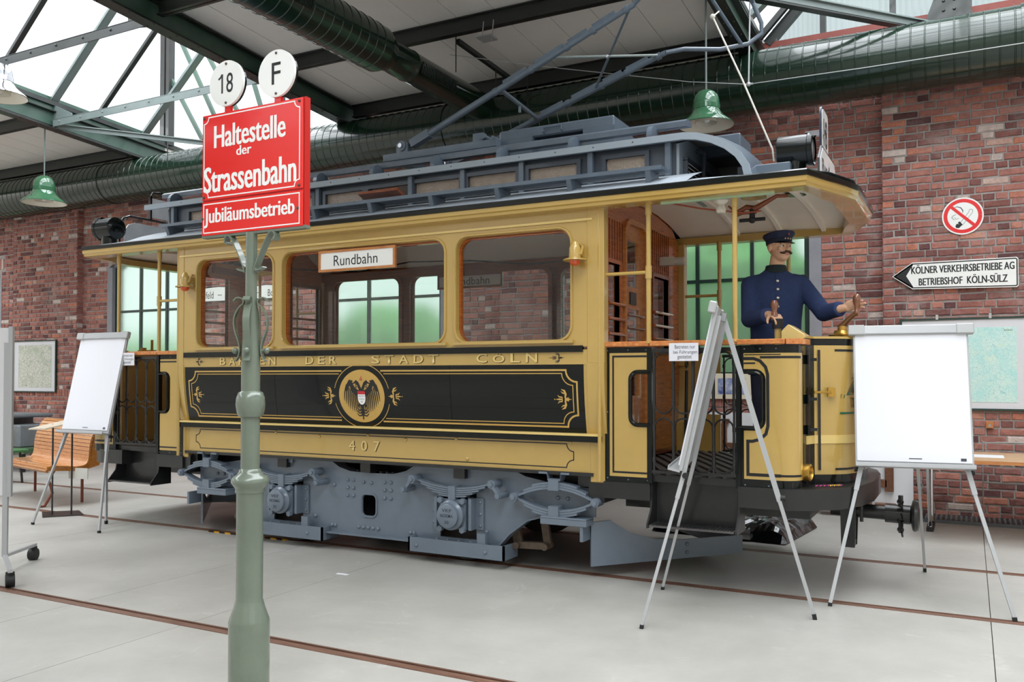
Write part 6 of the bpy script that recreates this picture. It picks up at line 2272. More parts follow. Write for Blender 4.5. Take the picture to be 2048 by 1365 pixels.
for nm, z0, z1, notch in (('main_plate', 2.236, 2.620, True), ('lower_plate', 2.078, 2.230, False)):
    pl_ = MB().box(x0, x1, fy, SY - 0.008, z0, z1).build(nm, RED, st, smooth=None, bevel=0.0025)
    f = face_y(fy - 0.0006)
    if notch:
        L = notched(x0 + 0.012, x1 - 0.018, z0 + 0.012, z1 - 0.012, 0.028, 6)
    else:
        L = rect(x0 + 0.012, x1 - 0.018, z0 + 0.012, z1 - 0.012)
    MB().strip(list(L) + [L[0]], 0.0052, fn=f).build('white_border', WHT, pl_, smooth=None)
    for bx_ in ((x0 + 0.012, x1 - 0.02) if notch else (x0 + 0.006, x1 - 0.026)):
        for bz in ((z0 + 0.014, z1 - 0.014) if notch else ((z0 + z1) / 2,)):
            MB().dome((bx_, fy, bz), (0, -1, 0), 0.007, 0.006, 8).build('bolt', P('sign_bolt', (80, 60, 52), 0.5) if 'sign_bolt' not in bpy.data.materials else bpy.data.materials['sign_bolt'], pl_)
mp_ = [o for o in st.children if o.name.startswith('main_plate')][0]
lp_ = [o for o in st.children if o.name.startswith('lower_plate')][0]
text('letter', 'Haltestelle', WHT, mp_, (1.428, fy - 0.0008, 2.465), X_, Z_, 0.415, 0.100, 0.004, fat=0.0032)
text('letter', 'der', WHT, mp_, (1.562, fy - 0.0008, 2.418), X_, Z_, 0.088, 0.042, 0.006, fat=0.0016)
text('letter', 'Strassenbahn', WHT, mp_, (1.368, fy - 0.0008, 2.268), X_, Z_, 0.535, 0.116, 0.004, fat=0.0034)
text('letter', 'Jubiläumsbetrieb', WHT, lp_, (1.370, fy - 0.0008, 2.112), X_, Z_, 0.525, 0.086, 0.004, fat=0.0026)
for cx, cz, s, w_, ha in ((1.500, 2.746, '18', 0.070, 0.088), (1.793, 2.742, 'F', 0.050, 0.094)):
    dk = MB().cyl((cx, fy - 0.004, cz), (cx, SY - 0.006, cz), 0.1015, 40).build('line_disc', WHE, st, smooth=40)
    MB().cyl((cx, SY - 0.006, cz), (cx, SY + 0.006, cz), 0.1005, 40).build('disc_back', BLK, dk, smooth=40)
    MB().box(cx - 0.018, cx + 0.018, SY - 0.008, SY + 0.006, 2.61, cz - 0.08).build('disc_stem', RED, st, smooth=None)
    text('letter', s, INK, dk, (cx - w_ / 2 + (0.007 if s == '18' else 0), fy - 0.0046, cz - ha / 2), X_, Z_, w_, ha, 0.004)
    if s == '18':     # the flag of the one
        MB().strip([(cx - 0.046, cz + 0.022), (cx - 0.034, cz + 0.028), (cx - 0.0235, cz + 0.042)], 0.009, fn=face_y(fy - 0.0047)).build('letter', INK, dk, smooth=None)
    for dz in (-0.087, 0.087):
        MB().dome((cx, fy - 0.004, cz + dz), (0, -1, 0), 0.006, 0.006, 8).build('bolt', bpy.data.materials['sign_bolt'], dk)


# ---------------------------------------------------------------- flip charts
def flipchart(label, c0, d, tilt, feet, back, zb=0.90, zt=1.83, hw=0.345, white=True):
    d = Vector((d[0], d[1], 0)).normalized()
    nb = V(-d.y, d.x, 0)
    up = (Z_ * cos(tilt) + nb * sin(tilt))
    nf = (-nb * cos(tilt) + Z_ * sin(tilt))          # out of the writing face
    c0 = V(c0[0], c0[1], 0)
    at = lambda a, z, o=0.0: c0 + d * a + up * (z / cos(tilt)) + nf * o
    t = thing('flip_chart', label, 'flip chart', c0)
    cz = (zb + zt) / 2
    hh = (zt - zb) / 2 / cos(tilt)
    bd = MB().obox(at(0, cz, -0.012), d, up, nf, hw, hh, 0.010).build('board', ALU, t, smooth=None, bevel=0.003)
    MB().obox(at(0, cz + 0.0, 0.002), d, up, nf, hw - 0.012, hh - 0.03, 0.005).build('paper_pad', PAPER, t, smooth=None)
    pp = [o for o in t.children if o.name.startswith('paper_pad')][0]
    MB().obox(at(0.01, zb + 0.05, 0.0076), d, up, nf, 0.038, 0.003, 0.0003).build('print_line', INKG, pp, smooth=None)
    MB().obox(at(hw - 0.06, zb + 0.05, 0.0076), d, up, nf, 0.016, 0.009, 0.0003).build('bar_code', INKG, pp, smooth=None)
    MB().obox(at(0, zt - 0.012, 0.012), d, up, nf, hw - 0.055, 0.030, 0.014).build('clamp_bar', ALU, t, smooth=None, bevel=0.005)
    for s in (-1, 1):
        MB().obox(at(s * (hw - 0.02), zt - 0.012, 0.010), d, up, nf, 0.052, 0.034, 0.022).build('clamp_end', ALUD if not white else P('clamp_grey', (176, 178, 178), 0.4) if 'clamp_grey' not in bpy.data.materials else bpy.data.materials['clamp_grey'], t, smooth=None, bevel=0.006)
    tray = MB().obox(at(0, zb - 0.004, 0.026), d, up, nf, hw, 0.006, 0.036)
    tray.obox(at(0, zb + 0.006, 0.060), d, up, nf, hw, 0.010, 0.003)
    tray.build('pen_tray', ALU, t, smooth=None)
    for s, fpt in ((-1, feet[0]), (1, feet[1])):
        f0 = V(fpt[0], fpt[1], 0.012)
        k = at(s * (hw - 0.035), zb - 0.02, -0.034)
        top = at(s * (hw - 0.06), zt - 0.05, -0.034)
        m = MB().bar(top, k, 0.032, 0.024, nf)
        m.bar(k + (top - k) * 0.02, k.lerp(f0, 0.16), 0.030, 0.024, nf)
        lg = m.build('leg', ALU, t, smooth=None)
        MB().bar(k.lerp(f0, 0.1), f0, 0.022, 0.018, nf).build('leg_extension', ALU, lg, smooth=None)
        MB().bar(f0.lerp(k, 0.012), f0 - V(0, 0, 0.012), 0.025, 0.022, nf).build('rubber_foot', RUB, lg, smooth=None)
        MB().cyl(k - nf * 0.01 + d * (s * 0.012), k - nf * 0.01 + d * (s * 0.04), 0.017, 10).build('clamp_knob', RUB, lg)
    b0 = V(back[0], back[1], 0.012)
    tp = at(0, zt - 0.04, -0.04)
    m = MB().bar(tp, tp.lerp(b0, 0.62), 0.030, 0.022, d)
    lg = m.build('leg', ALU, t, smooth=None)
    MB().bar(tp.lerp(b0, 0.58), b0, 0.022, 0.018, d).build('leg_extension', ALU, lg, smooth=None)
    MB().bar(b0.lerp(tp, 0.012), b0 - V(0, 0, 0.012), 0.025, 0.022, d).build('rubber_foot', RUB, lg, smooth=None)
    kk = tp.lerp(b0, 0.61)
    MB().cyl(kk + nb * 0.01, kk + nb * 0.038, 0.018, 12).build('clamp_knob', RUB, lg)
    MB().bar(tp - d * 0.05, tp + d * 0.05, 0.05, 0.03, nf).build('hinge_block', ALUD, t, smooth=None)
    return t


flipchart('white flip chart at the far end of the tram, beside the wooden bench', (-3.165, -1.375), (1, 0.0), radians(12.5), ((-3.72, -1.32), (-2.737, -1.319)), (-3.115, -0.96), 0.905, 1.86)
flipchart('white flip chart facing the room in front of the arrow sign and the buffer', (4.105, -0.765), (1.016, 0.159), radians(12.5), ((3.60, -0.838), (4.616, -0.679)), (4.085, 0.50), 0.875, 1.765)
flipchart('flip chart seen edge on, standing before the tram steps', (2.625, -1.40), (0.179, -0.934), radians(12.5), ((2.535, -0.925), (2.714, -1.859)), (3.565, -1.2), 0.90, 1.86)
# the edge-on chart faces the saloon side, so turn its frame to match
# rolling pin board cut by the left edge
rbp = thing('rolling_board', 'white board on castors cut off by the left edge', 'board', (-2.2, -2.6, 0))
dd = V(-0.80, -0.60, 0).normalized()
e0 = V(-1.885, -2.685, 0)
MB().obox(e0 + dd * 0.62 + V(0, 0, 1.19), dd, Z_, dd.cross(Z_), 0.60, 0.62, 0.012).build('board', P('pinboard_white', (214, 214, 216), 0.6), rbp, smooth=None)
MB().obox(e0 + dd * 0.012 + V(0, 0, 1.19), dd, Z_, dd.cross(Z_), 0.014, 0.63, 0.018).build('board_edge', ALU, rbp, smooth=None)
MB().bar(e0 + dd * 0.04 + V(0, 0, 0.12), e0 + dd * 0.04 + V(0, 0, 1.7), 0.025, 0.035, dd).build('upright', ALU, rbp, smooth=None)
for tgt, nm in (((-2.16, -2.33), 'a'), ((-1.45, -2.96), 'b')):
    q = V(tgt[0], tgt[1], 0.115)
    b_ = e0 + dd * 0.04 + V(0, 0, 0.125)
    ft = MB().bar(b_, q + (q - b_).normalized() * 0.03, 0.03, 0.022).build('base_arm', ALU, rbp, smooth=None)
    sd = (q - b_).cross(Z_).normalized()
    MB().cyl(V(q.x, q.y, 0.045) - sd * 0.028, V(q.x, q.y, 0.045) + sd * 0.028, 0.045, 16).box(q.x - 0.02, q.x + 0.02, q.y - 0.02, q.y + 0.02, 0.06, 0.105).build('castor', RUB, ft)

# ---------------------------------------------------------------- paper notices and boards on the tram
for xa, xb, y, z0, z1, lab in ((2.612, 2.812, -1.006, 1.552, 1.672, 'white paper notice taped to the rail above the right entrance gate'), (-2.885, -2.672, -1.006, 1.556, 1.678, 'white paper notice on the far left gate, half behind the flip chart')):
    n = MB().box(xa, xb, y, y + 0.002, z0, z1).build('paper_notice', PAPER, None, smooth=None)
    tag(n, lab, 'notice', 'notices on the tram gates')
    w = xb - xa
    for i, (s, f) in enumerate((('Betreten nur', 0.60), ('bei Führungen', 0.70), ('gestattet', 0.42))):
        text('letter', s, INKG, n, (xa + w * (1 - f) / 2, y - 0.0006, z1 - 0.038 - 0.034 * i - (0.006 if 'g' in s else 0)), X_, Z_, w * f * 1.16, 0.025 if i == 0 else 0.029, 0.0)


def board(label, xa, xb, y, z0, z1, words, wood, face, name='route_board'):
    m = frame_loop(MB(), xa, xb, z0, z1, 0.02, y - 0.012, y + 0.012)
    o = m.build(name, wood, None, smooth=None)
    tag(o, label, 'sign', 'framed Rundbahn boards hung in the windows')
    MB().box(xa + 0.018, xb - 0.018, y - 0.006, y + 0.006, z0 + 0.018, z1 - 0.018).build('board_face', face, o, smooth=None)
    for s, x, w, h in words:
        text('letter', s, INK, o, (x, y - 0.0068, z0 + (z1 - z0 - h) / 2), X_, Z_, w, h, 0.0)
    return o


board('wood framed white board reading Rundbahn in the middle tram window', -0.393, 0.384, -1.018, 2.315, 2.492, (('Rundbahn', -0.235, 0.445, 0.086),), OAK, WHE)
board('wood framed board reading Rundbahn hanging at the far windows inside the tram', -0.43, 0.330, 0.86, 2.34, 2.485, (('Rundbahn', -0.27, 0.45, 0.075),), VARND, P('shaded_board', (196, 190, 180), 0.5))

# ---------------------------------------------------------------- things on the brick wall
ws = PY - 0.014
ns = MB().cyl((4.345, ws - 0.006, 3.09), (4.345, ws, 3.09), 0.190, 48).build('no_smoking_sign', WHE, None, smooth=40)
tag(ns, 'round no smoking sign on the brick pier above the arrow sign', 'sign')
f = face_y(ws - 0.0068)
rg = [(4.345 + 0.158 * cos(a), 3.09 + 0.158 * sin(a)) for a in [2 * pi * k / 48 for k in range(49)]]
redp = P('sign_red', (226, 34, 36), 0.3)
MB().strip(rg, 0.036, fn=f).build('red_ring', redp, ns, smooth=None)
MB().strip([(4.345 - 0.112, 3.09 + 0.108), (4.345 + 0.112, 3.09 - 0.108)], 0.030, fn=face_y(ws - 0.0076)).build('red_bar', redp, ns, smooth=None)
m = MB()
fk = face_y(ws - 0.007)
q = lambda a, b: (4.345 + a, 3.09 + b)
L = [q(-0.028, -0.075), q(0.055, 0.035)] + [q(0.074 + 0.017 * cos(a), 0.022 + 0.03 + 0.012 * sin(a)) for a in [pi * 0.75 - k * 0.35 for k in range(8)]] + [q(0.088, 0.03), q(0.0, -0.09)]
m.strip(L, 0.0035, fn=fk)
m.strip([q(-0.075, -0.035), q(-0.10, -0.01), q(-0.085, 0.01), q(-0.06, 0.02)], 0.004, fn=fk)
m.strip([q(-0.035, -0.02), q(-0.06, -0.03), q(-0.075, -0.005)], 0.003, fn=fk)
m.strip([q(-0.09, 0.085), q(-0.05, 0.10), q(-0.015, 0.085), q(0.002, 0.055), q(0.0, 0.03)], [0.003, 0.006, 0.008, 0.008, 0.003], fn=fk)
m.build('cigarette_outline', INK, ns, smooth=None)
MB().poly([q(-0.068, -0.10), q(-0.060, -0.118), q(-0.035, -0.122), q(-0.012, -0.098), q(0.0, -0.09), q(-0.028, -0.052), q(-0.046, -0.066), q(-0.032, -0.082), q(-0.055, -0.075)], fk).build('cigarette_ember', INK, ns, smooth=None)

ol = [(3.680, 2.500), (3.874, 2.360), (4.815, 2.338), (4.83, 2.352), (4.83, 2.624), (4.815, 2.638), (3.874, 2.638)]
ar = MB().plate(ol, [], (0, ws - 0.02, 0), X_, Z_, 0.02)
ar_ = MB().plate(ol, [], (0, ws - 0.004, 0), X_, Z_, 0.03).build('arrow_sign', WHE, None, smooth=None)
tag(ar_, 'white arrow shaped sign pointing left, mounted on the brick pier', 'sign')
fa = face_y(ws - 0.0346)
inn = [(3.705, 2.500), (3.880, 2.374), (4.808, 2.352), (4.818, 2.36), (4.818, 2.614), (4.806, 2.624), (3.880, 2.622), (3.705, 2.500)]
m = MB().strip(inn, 0.011, fn=fa)
m.poly([(3.690, 2.500), (3.874, 2.368), (3.880, 2.385), (3.815, 2.500), (3.880, 2.612), (3.874, 2.630)], fa)
m.build('black_border', INK, ar_, smooth=None)
text('letter', 'KÖLNER VERKEHRSBETRIEBE AG', INK, ar_, (3.865, ws - 0.0347, 2.518), X_, Z_, 0.93, 0.092, 0.004, fat=0.0022)
text('letter', 'BETRIEBSHOF  KÖLN-SÜLZ', INK, ar_, (3.935, ws - 0.0347, 2.394), X_, Z_, 0.80, 0.092, 0.004, fat=0.0022)


def picture(label, xa, xb, z0, z1, y, inner, prt, mat_frame, name='framed_map', cat='map', group=None):
    o = frame_loop(MB(), xa, xb, z0, z1, 0.022, y - 0.03, y).build(name, mat_frame, None, smooth=None)
    tag(o, label, cat)
    MB().box(xa + 0.02, xb - 0.02, y - 0.018, y - 0.006, z0 + 0.02, z1 - 0.02).build('mount', P('grey_white_mount', (214, 215, 220), 0.25, coat=0.3) if 'grey_white_mount' not in bpy.data.materials else bpy.data.materials['grey_white_mount'], o, smooth=None)
    a, b, c, d_ = inner
    MB().box(a, b, y - 0.0205, y - 0.018, c, d_).build('print', prt, o, smooth=None)
    return o


picture('large framed pale blue street map behind the right flip chart', 3.749, 5.16, 1.104, 2.05, ws, (4.02, 4.808, 1.19, 1.945), MAPR, GREENP)
for x in (4.10, 4.58):
    MB().box(x - 0.012, x + 0.012, ws - 0.036, ws - 0.03, 2.035, 2.085).build('hanging_clip', CHROME, [o for o in COL.objects if o.name == 'framed_map'][0], smooth=None)
text('letter', 'KÖLN', INK, [o for o in COL.objects if o.name == 'framed_map'][0], (4.70, ws - 0.0212, 1.905), X_, Z_, 0.07, 0.018, 0.01)
picture('framed black and white town plan on the far left brick pier', -11.42, -10.165, 1.160, 2.117, ws, (-11.26, -10.30, 1.25, 2.03), MAPL, GREENP)

so = MB().box(4.53, 4.60, ws - 0.05, ws, 0.93, 1.0).build('wall_socket', OAK, None, smooth=None, bevel=0.004)
tag(so, 'small wooden box on the bricks below the pale blue map', 'socket')
MB().poly([(4.555, 0.945), (4.575, 0.945), (4.575, 0.97), (4.565, 0.978), (4.555, 0.97)], face_y(ws - 0.0515)).build('socket_plate', ALUD, so, smooth=None)

# destination board seen through the end windows
dbd = MB().plate([(-6.78, 2.645), (-4.80, 2.64), (-4.80, 2.845), (-4.9, 2.845), (-5.10, 2.865), (-5.55, 2.84), (-6.10, 2.885), (-6.78, 2.86)], [], (0, 3.31, 0), X_, Z_, 0.03).build('destination_board', P('board_dark_edge', (40, 42, 44), 0.5), None, smooth=None)
tag(dbd, 'long white destination board on the bricks, seen through the left tram windows', 'sign')
MB().plate([(-6.77, 2.652), (-4.81, 2.648), (-4.81, 2.835), (-4.9, 2.835), (-5.10, 2.853), (-5.55, 2.828), (-6.10, 2.870), (-6.77, 2.848)], [], (0, 3.28, 0), X_, Z_, 0.003).build('board_face', WHE, dbd, smooth=None)
text('letter', 'Ehrenfeld', INK, dbd, (-6.68, 3.2762, 2.69), X_, Z_, 0.46, 0.115, 0.0)
text('letter', 'Bo', INK, dbd, (-5.07, 3.2762, 2.68), X_, Z_, 0.11, 0.105, 0.0)
for xa in (-6.13, -5.30):
    MB().box(xa, xa + 0.09, 3.2755, 3.277, 2.735, 2.745).build('dash', INK, dbd, smooth=None)

# three photographs on a cream board, white panels with old timber below it
cb = MB().box(1.45, 3.35, 3.40, 3.425, 1.19, 1.485).build('photo_board', P('cream_board', (232, 222, 198), 0.6), None, smooth=None)
tag(cb, 'cream board with colour photographs, seen through the tram door opening', 'picture')
for xa, xb in ((1.50, 1.72), (1.80, 2.12), (2.18, 2.42), (2.5, 2.85)):
    MB().box(xa, xb, 3.397, 3.40, 1.245, 1.43).build('photo', PHOTO, cb, smooth=None)
wp = MB().box(1.72, 2.95, 3.22, 3.24, 0.18, 1.04).build('white_panel', P('white_panel_paint', (226, 228, 232), 0.4), None, smooth=None)
tag(wp, 'white panel with old brown timbers, leaning on the wall behind the tram platform', 'panel', 'white panels leaning on the wall')
MB().box(1.86, 1.95, 3.16, 3.22, 0.20, 0.92).box(1.90, 1.98, 3.17, 3.22, 0.92, 0.97).build('timber', TIMB, wp, smooth=None, bevel=0.004)
MB().box(1.95, 2.6, 3.18, 3.22, 0.62, 0.70).build('timber', TIMB, wp, smooth=None, bevel=0.004)
MB().box(1.75, 2.9, 3.17, 3.30, 0.0, 0.18).build('timber', TIMB, wp, smooth=None, bevel=0.004)
wp2 = MB().box(2.98, 3.88, 2.98, 3.0, 0.03, 1.0).build('white_panel', bpy.data.materials['white_panel_paint'], None, smooth=None)
tag(wp2, 'white panel with old brown timbers, standing behind the buffer and the right flip chart', 'panel', 'white panels leaning on the wall')
MB().box(3.62, 3.70, 2.93, 2.98, 0.28, 0.95).build('timber', TIMB, wp2, smooth=None, bevel=0.004)
MB().box(3.0, 3.64, 2.93, 2.98, 0.32, 0.40).build('timber', TIMB, wp2, smooth=None, bevel=0.004)
MB().box(3.0, 3.72, 2.92, 2.98, 0.05, 0.16).build('timber', TIMB, wp2, smooth=None, bevel=0.006)
MB().box(3.50, 3.525, 2.915, 2.92, 0.03, 0.24).build('latch_plate', ALU, wp2, smooth=None)

# table at the right
tb = thing('table', 'pale wooden table along the brick wall at the right edge', 'table', (5.2, 2.3, 0))
MB().box(3.95, 6.4, 1.86, 2.88, 0.695, 0.72).build('table_top', TABLEW, tb, smooth=None, bevel=0.003)
MB().box(3.95, 6.4, 1.852, 1.862, 0.693, 0.722).build('edge_band', OAK, tb, smooth=None)
for x in (4.05, 6.3):
    MB().tube([(x, 2.75, 0.69), (x, 2.75, 0.10), (x, 2.70, 0.04)], 0.022, 12).tube([(x, 2.0, 0.69), (x, 2.45, 0.05), (x, 2.45, 0.03)], 0.018, 10).build('leg', CHROME, tb)
    MB().box(x - 0.03, x + 0.03, 2.36, 2.82, 0.0, 0.035).build('foot', RUB, tb, smooth=None)
pap = MB().box(4.36, 4.66, 2.25, 2.55, 0.7205, 0.7225).build('paper_sheet', PAPER, None, smooth=None)
tag(pap, 'white sheet of paper lying on the pale table', 'paper')
wf = MB().tube(smooth_path([(4.50, 3.05, 0.0), (4.50, 3.05, 0.74), (4.54, 3.05, 0.80), (5.0, 3.05, 0.80), (5.04, 3.05, 0.74), (5.04, 3.05, 0.0)], 4), 0.006, 8)
wf.tube([(4.5, 3.05, 0.42), (4.5, 2.94, 0.42), (5.04, 2.94, 0.42), (5.04, 3.05, 0.42)], 0.006, 6)
tag(wf.build('wire_chair', ALUD, None), 'thin wire framed chair back showing behind the pale table', 'chair')
# floor channel along the right wall
gt_ = thing('floor_channel', 'dark ribbed floor channel along the foot of the right brick wall', 'drain', (4.6, 3.12, 0))
for xa, xb in ((3.9, 4.50), (4.505, 5.4), (5.405, 6.5)):
    ce = MB().box(xa, xb, 2.93, 3.30, 0.0, 0.035).build('cover', P('channel_grey', (98, 102, 106), 0.6, var=0.1) if 'channel_grey' not in bpy.data.materials else bpy.data.materials['channel_grey'], gt_, smooth=None)
    k = int((xb - xa) / 0.045)
    for i in range(k):
        MB().box(xa + 0.01 + i * 0.045, xa + 0.035 + i * 0.045, 2.94, 3.28, 0.035, 0.040).build('rib', STEEL, ce, smooth=None)

# ---------------------------------------------------------------- left background: bench, stand, machines
bn = thing('wooden_bench', 'honey coloured slatted wooden bench left behind the flip chart', 'bench', (-5.2, 0, 0))
bd_ = V(0.97, -0.24, 0).normalized()         # along the bench, towards the camera
bb_ = V(0.24, 0.97, 0).normalized()                       # towards the back rest
o_ = V(-5.40, 0.08, 0)
LB = 1.66
ax_o = V(-6.19, -0.20, 0)
prof = [(0.02, 0.40), (0.0, 0.425), (0.06, 0.44), (0.18, 0.43), (0.30, 0.415), (0.40, 0.425), (0.45, 0.47), (0.465, 0.55), (0.47, 0.64), (0.485, 0.72), (0.515, 0.80), (0.56, 0.88), (0.60, 0.905)]
pw = lambda a, z, t: ax_o + bd_ * t + bb_ * a + Z_ * z
fine = smooth_path([V(a, z, 0) for a, z in prof], 2)
for i in range(len(fine) - 1):
    p, q = fine[i], fine[i + 1]
    e = (q - p) * 0.06
    p, q = p + e, q - e
    d2 = (q - p).normalized()
    n2 = V(-d2.y, d2.x, 0)
    vs = []
    for t in (0, LB):
        for (u, w) in ((p, 0), (q, 0), (q, 0.022), (p, 0.022)):
            vs.append(pw(u.x - n2.x * w * -1, u.y + n2.y * w, t))
    MB().add(vs, [(0, 1, 2, 3), (7, 6, 5, 4), (0, 4, 5, 1), (1, 5, 6, 2), (2, 6, 7, 3), (3, 7, 4, 0)]).build('slat', BENCHW, bn, smooth=None)
for t in (0.02, LB - 0.04):
    pr = [(0.0, 0.41), (0.30, 0.385), (0.44, 0.40), (0.56, 0.43), (0.60, 0.52), (0.60, 0.70), (0.64, 0.82), (0.63, 0.90), (0.57, 0.88), (0.51, 0.78), (0.48, 0.66), (0.47, 0.54), (0.43, 0.45), (0.36, 0.42), (0.2, 0.425), (0.0, 0.435)]
    vs = [pw(a, z, t + e) for e in (0, 0.035) for a, z in pr]
    k = len(pr)
    tri = tessellate_polygon([[V(a, z, 0) for a, z in pr]])
    fs = [tuple(x) for x in tri] + [tuple(y + k for y in x) for x in tri] + [(i, (i + 1) % k, k + (i + 1) % k, k + i) for i in range(k)]
    MB().add(vs, fs).build('side_frame', BENCHW, bn, smooth=None)
ironp = P('red_brown_iron', (122, 62, 40), 0.5)
for t in (0.12, LB - 0.12):
    MB().tube([pw(0.12, 0.40, t), pw(0.06, 0.30, t), pw(0.10, 0.15, t), pw(0.02, 0.01, t), pw(-0.04, 0.008, t)], 0.016, 8).build('leg', ironp, bn)
    MB().tube([pw(0.42, 0.40, t), pw(0.42, 0.01, t)], 0.016, 8).build('leg', ironp, bn)
MB().obox(V(-4.47, -0.30, 0.36), V(0.98, 0.2, 0), Z_, V(-0.2, 0.98, 0), 0.13, 0.06, 0.004).build('price_card', P('card_grey', (206, 206, 198), 0.6), bn, smooth=None)

sd_ = thing('lectern_stand', 'thin black reading stand with two rods in front of the wooden bench', 'stand', (-4.05, -0.85, 0))
m = MB()
m.add([(-4.36, -0.80, z) for z in (0, 0.008)] + [(-4.02, -1.02, z) for z in (0, 0.008)] + [(-3.78, -0.72, z) for z in (0, 0.008)] + [(-4.10, -0.55, z) for z in (0, 0.008)], [(0, 2, 4, 6), (7, 5, 3, 1), (0, 1, 3, 2), (2, 3, 5, 4), (4, 5, 7, 6), (6, 7, 1, 0)])
m.build('base_plate', BLKM, sd_, smooth=None)
for p in ((-4.13, -0.84), (-3.93, -0.76)):
    MB().cyl((p[0], p[1], 0.005), (p[0], p[1], 0.95), 0.009, 8).build('rod', BLKM, sd_)
m = MB()
m.add([V(-4.42, -0.92, 0.885), V(-4.05, -0.98, 0.90), V(-3.70, -0.72, 1.0), V(-4.02, -0.66, 1.0), V(-4.42, -0.92, 0.898), V(-4.05, -0.98, 0.913), V(-3.70, -0.72, 1.013), V(-4.02, -0.66, 1.013)], [(0, 1, 2, 3), (7, 6, 5, 4), (0, 4, 5, 1), (1, 5, 6, 2), (2, 6, 7, 3), (3, 7, 4, 0)])
m.build('reading_panel', P('warm_grey_panel', (190, 178, 160), 0.5), sd_, smooth=None)

mc = thing('grey_machine', 'grey cast machine on a green trolley at the far left', 'machine', (-9.2, 1.9, 0))
MB().box(-10.4, -9.1, 1.6, 2.2, 0.58, 0.80).box(-10.5, -8.75, 1.5, 2.3, 0.80, 0.86).build('bed', CASTG, mc, smooth=None, bevel=0.02)
MB().box(-9.05, -8.45, 1.55, 2.15, 0.36, 0.70).box(-8.95, -8.7, 1.45, 1.6, 0.42, 0.62).cyl((-8.75, 1.4, 0.55), (-8.75, 1.6, 0.55), 0.07, 14).build('gear_case', CASTG, mc, smooth=30, bevel=0.015)
MB().box(-9.2, -8.2, 1.45, 2.25, 0.28, 0.36).build('trolley_deck', P('dull_green', (70, 92, 66), 0.6), mc, smooth=None)
for x in (-9.12, -8.3):
    for y in (1.5, 2.2):
        MB().box(x - 0.03, x + 0.03, y - 0.03, y + 0.03, 0.0, 0.28).build('leg', BLKM, mc, smooth=None)
sb = thing('green_stool', 'small bright green topped stool at the left edge', 'stool', (-7.3, 0.55, 0))
MB().box(-7.75, -6.98, 0.35, 0.75, 0.42, 0.46).build('seat', MACHG, sb, smooth=None, bevel=0.012)
for x, y in ((-7.65, 0.42), (-7.08, 0.42), (-7.08, 0.68), (-7.65, 0.68)):
    MB().tube([(x, y, 0.42), (x + 0.06 * (1 if x > -7.3 else -1), y, 0.0)], 0.016, 8).build('leg', BLKM, sb)
gc = thing('green_cabinet', 'dark green cabinet against the far left wall', 'cabinet', (-11.9, 3.1, 0))
MB().box(-12.3, -11.48, 2.9, 3.3, 0.0, 1.13).build('body', GREENP, gc, smooth=None, bevel=0.01)
MB().box(-12.27, -11.9, 2.885, 2.9, 0.05, 1.08).box(-11.88, -11.51, 2.885, 2.9, 0.05, 1.08).build('door', GREENP, gc, smooth=None)
ex = MB().box(-11.80, -11.47, ws - 0.012, ws, 1.985, 2.18).build('extinguisher_sign', P('safety_red', (214, 36, 32), 0.4), None, smooth=None)
tag(ex, 'red fire extinguisher sign on the far left bricks', 'sign')
fe = face_y(ws - 0.0128)
m = MB()
m.poly(rr(-11.735, -11.665, 2.01, 2.12, 0.02, 3), fe)
m.poly(rect(-11.715, -11.685, 2.12, 2.145), fe)
m.strip([(-11.70, 2.14), (-11.755, 2.15), (-11.765, 2.08)], 0.012, fn=fe)
for k in range(3):
    m.strip([(-11.60 + k * 0.03, 2.02), (-11.615 + k * 0.03, 2.07), (-11.585 + k * 0.03, 2.10 + 0.015 * k), (-11.59 + k * 0.03, 2.14)], [0.014, 0.02, 0.014, 0.003], fn=fe)
m.build('pictogram', WHT, ex, smooth=None)
for xa, xb in ((-11.80, -11.68), (-11.62, -11.49)):
    n = MB().box(xa, xb, ws - 0.006, ws, 1.66, 1.965).build('wall_notice', PAPER, None, smooth=None)
    tag(n, 'small white printed notice, %s of the two under the red extinguisher sign' % ('left' if xa < -11.7 else 'right'), 'notice', 'notices under the extinguisher sign')
    for k in range(7):
        MB().box(xa + 0.015, xb - 0.015 - 0.02 * (k % 3), ws - 0.007, ws - 0.006, 1.93 - k * 0.035, 1.937 - k * 0.035).build('print_line', INKG, n, smooth=None)

# ---------------------------------------------------------------- things on the floor
bgm = bmesh.new()
bmesh.ops.create_grid(bgm, x_segments=34, y_segments=24, size=1)
for p in bgm.verts:
    x, y = p.co.x, p.co.y
    e = max(abs(x), abs(y))
    h = 0.16 * max(0.0, 1 - e ** 6)
    k = noise.noise(V(x * 3.2, y * 3.2, 2)) * 0.05 + abs(noise.noise(V(x * 9, y * 9, 5))) * 0.05
    p.co = V(x * 0.62, y * 0.52, 0.02 + h + k * (1 if e < 0.97 else 0) - (0.0 if e < 0.97 else 0.012))
me = bpy.data.meshes.new('wrapped_bundle')
bgm.to_mesh(me)
bgm.free()
bg_ = link('wrapped_bundle', me, BAG)
bg_.location = (2.42, 1.62, 0.0)
bg_.rotation_euler = (0, 0, radians(-6))
tag(bg_, 'bundle wrapped in shiny black plastic on the floor behind the tram step', 'bundle')
for p, q in (((-0.45, -0.53), (-0.38, -0.53)), ((0.2, -0.53), (0.32, -0.53)), ((-0.1, 0.1), (0.12, 0.16)), ((0.3, 0.2), (0.5, 0.12))):
    z = 0.10 if p[1] < -0.5 else 0.235
    MB().box(p[0], q[0], p[1], p[1] + 0.012 if p[1] < -0.5 else q[1] + 0.02, z - 0.08 if p[1] < -0.5 else z, z + 0.004).build('tape', CHROME, bg_, smooth=None)
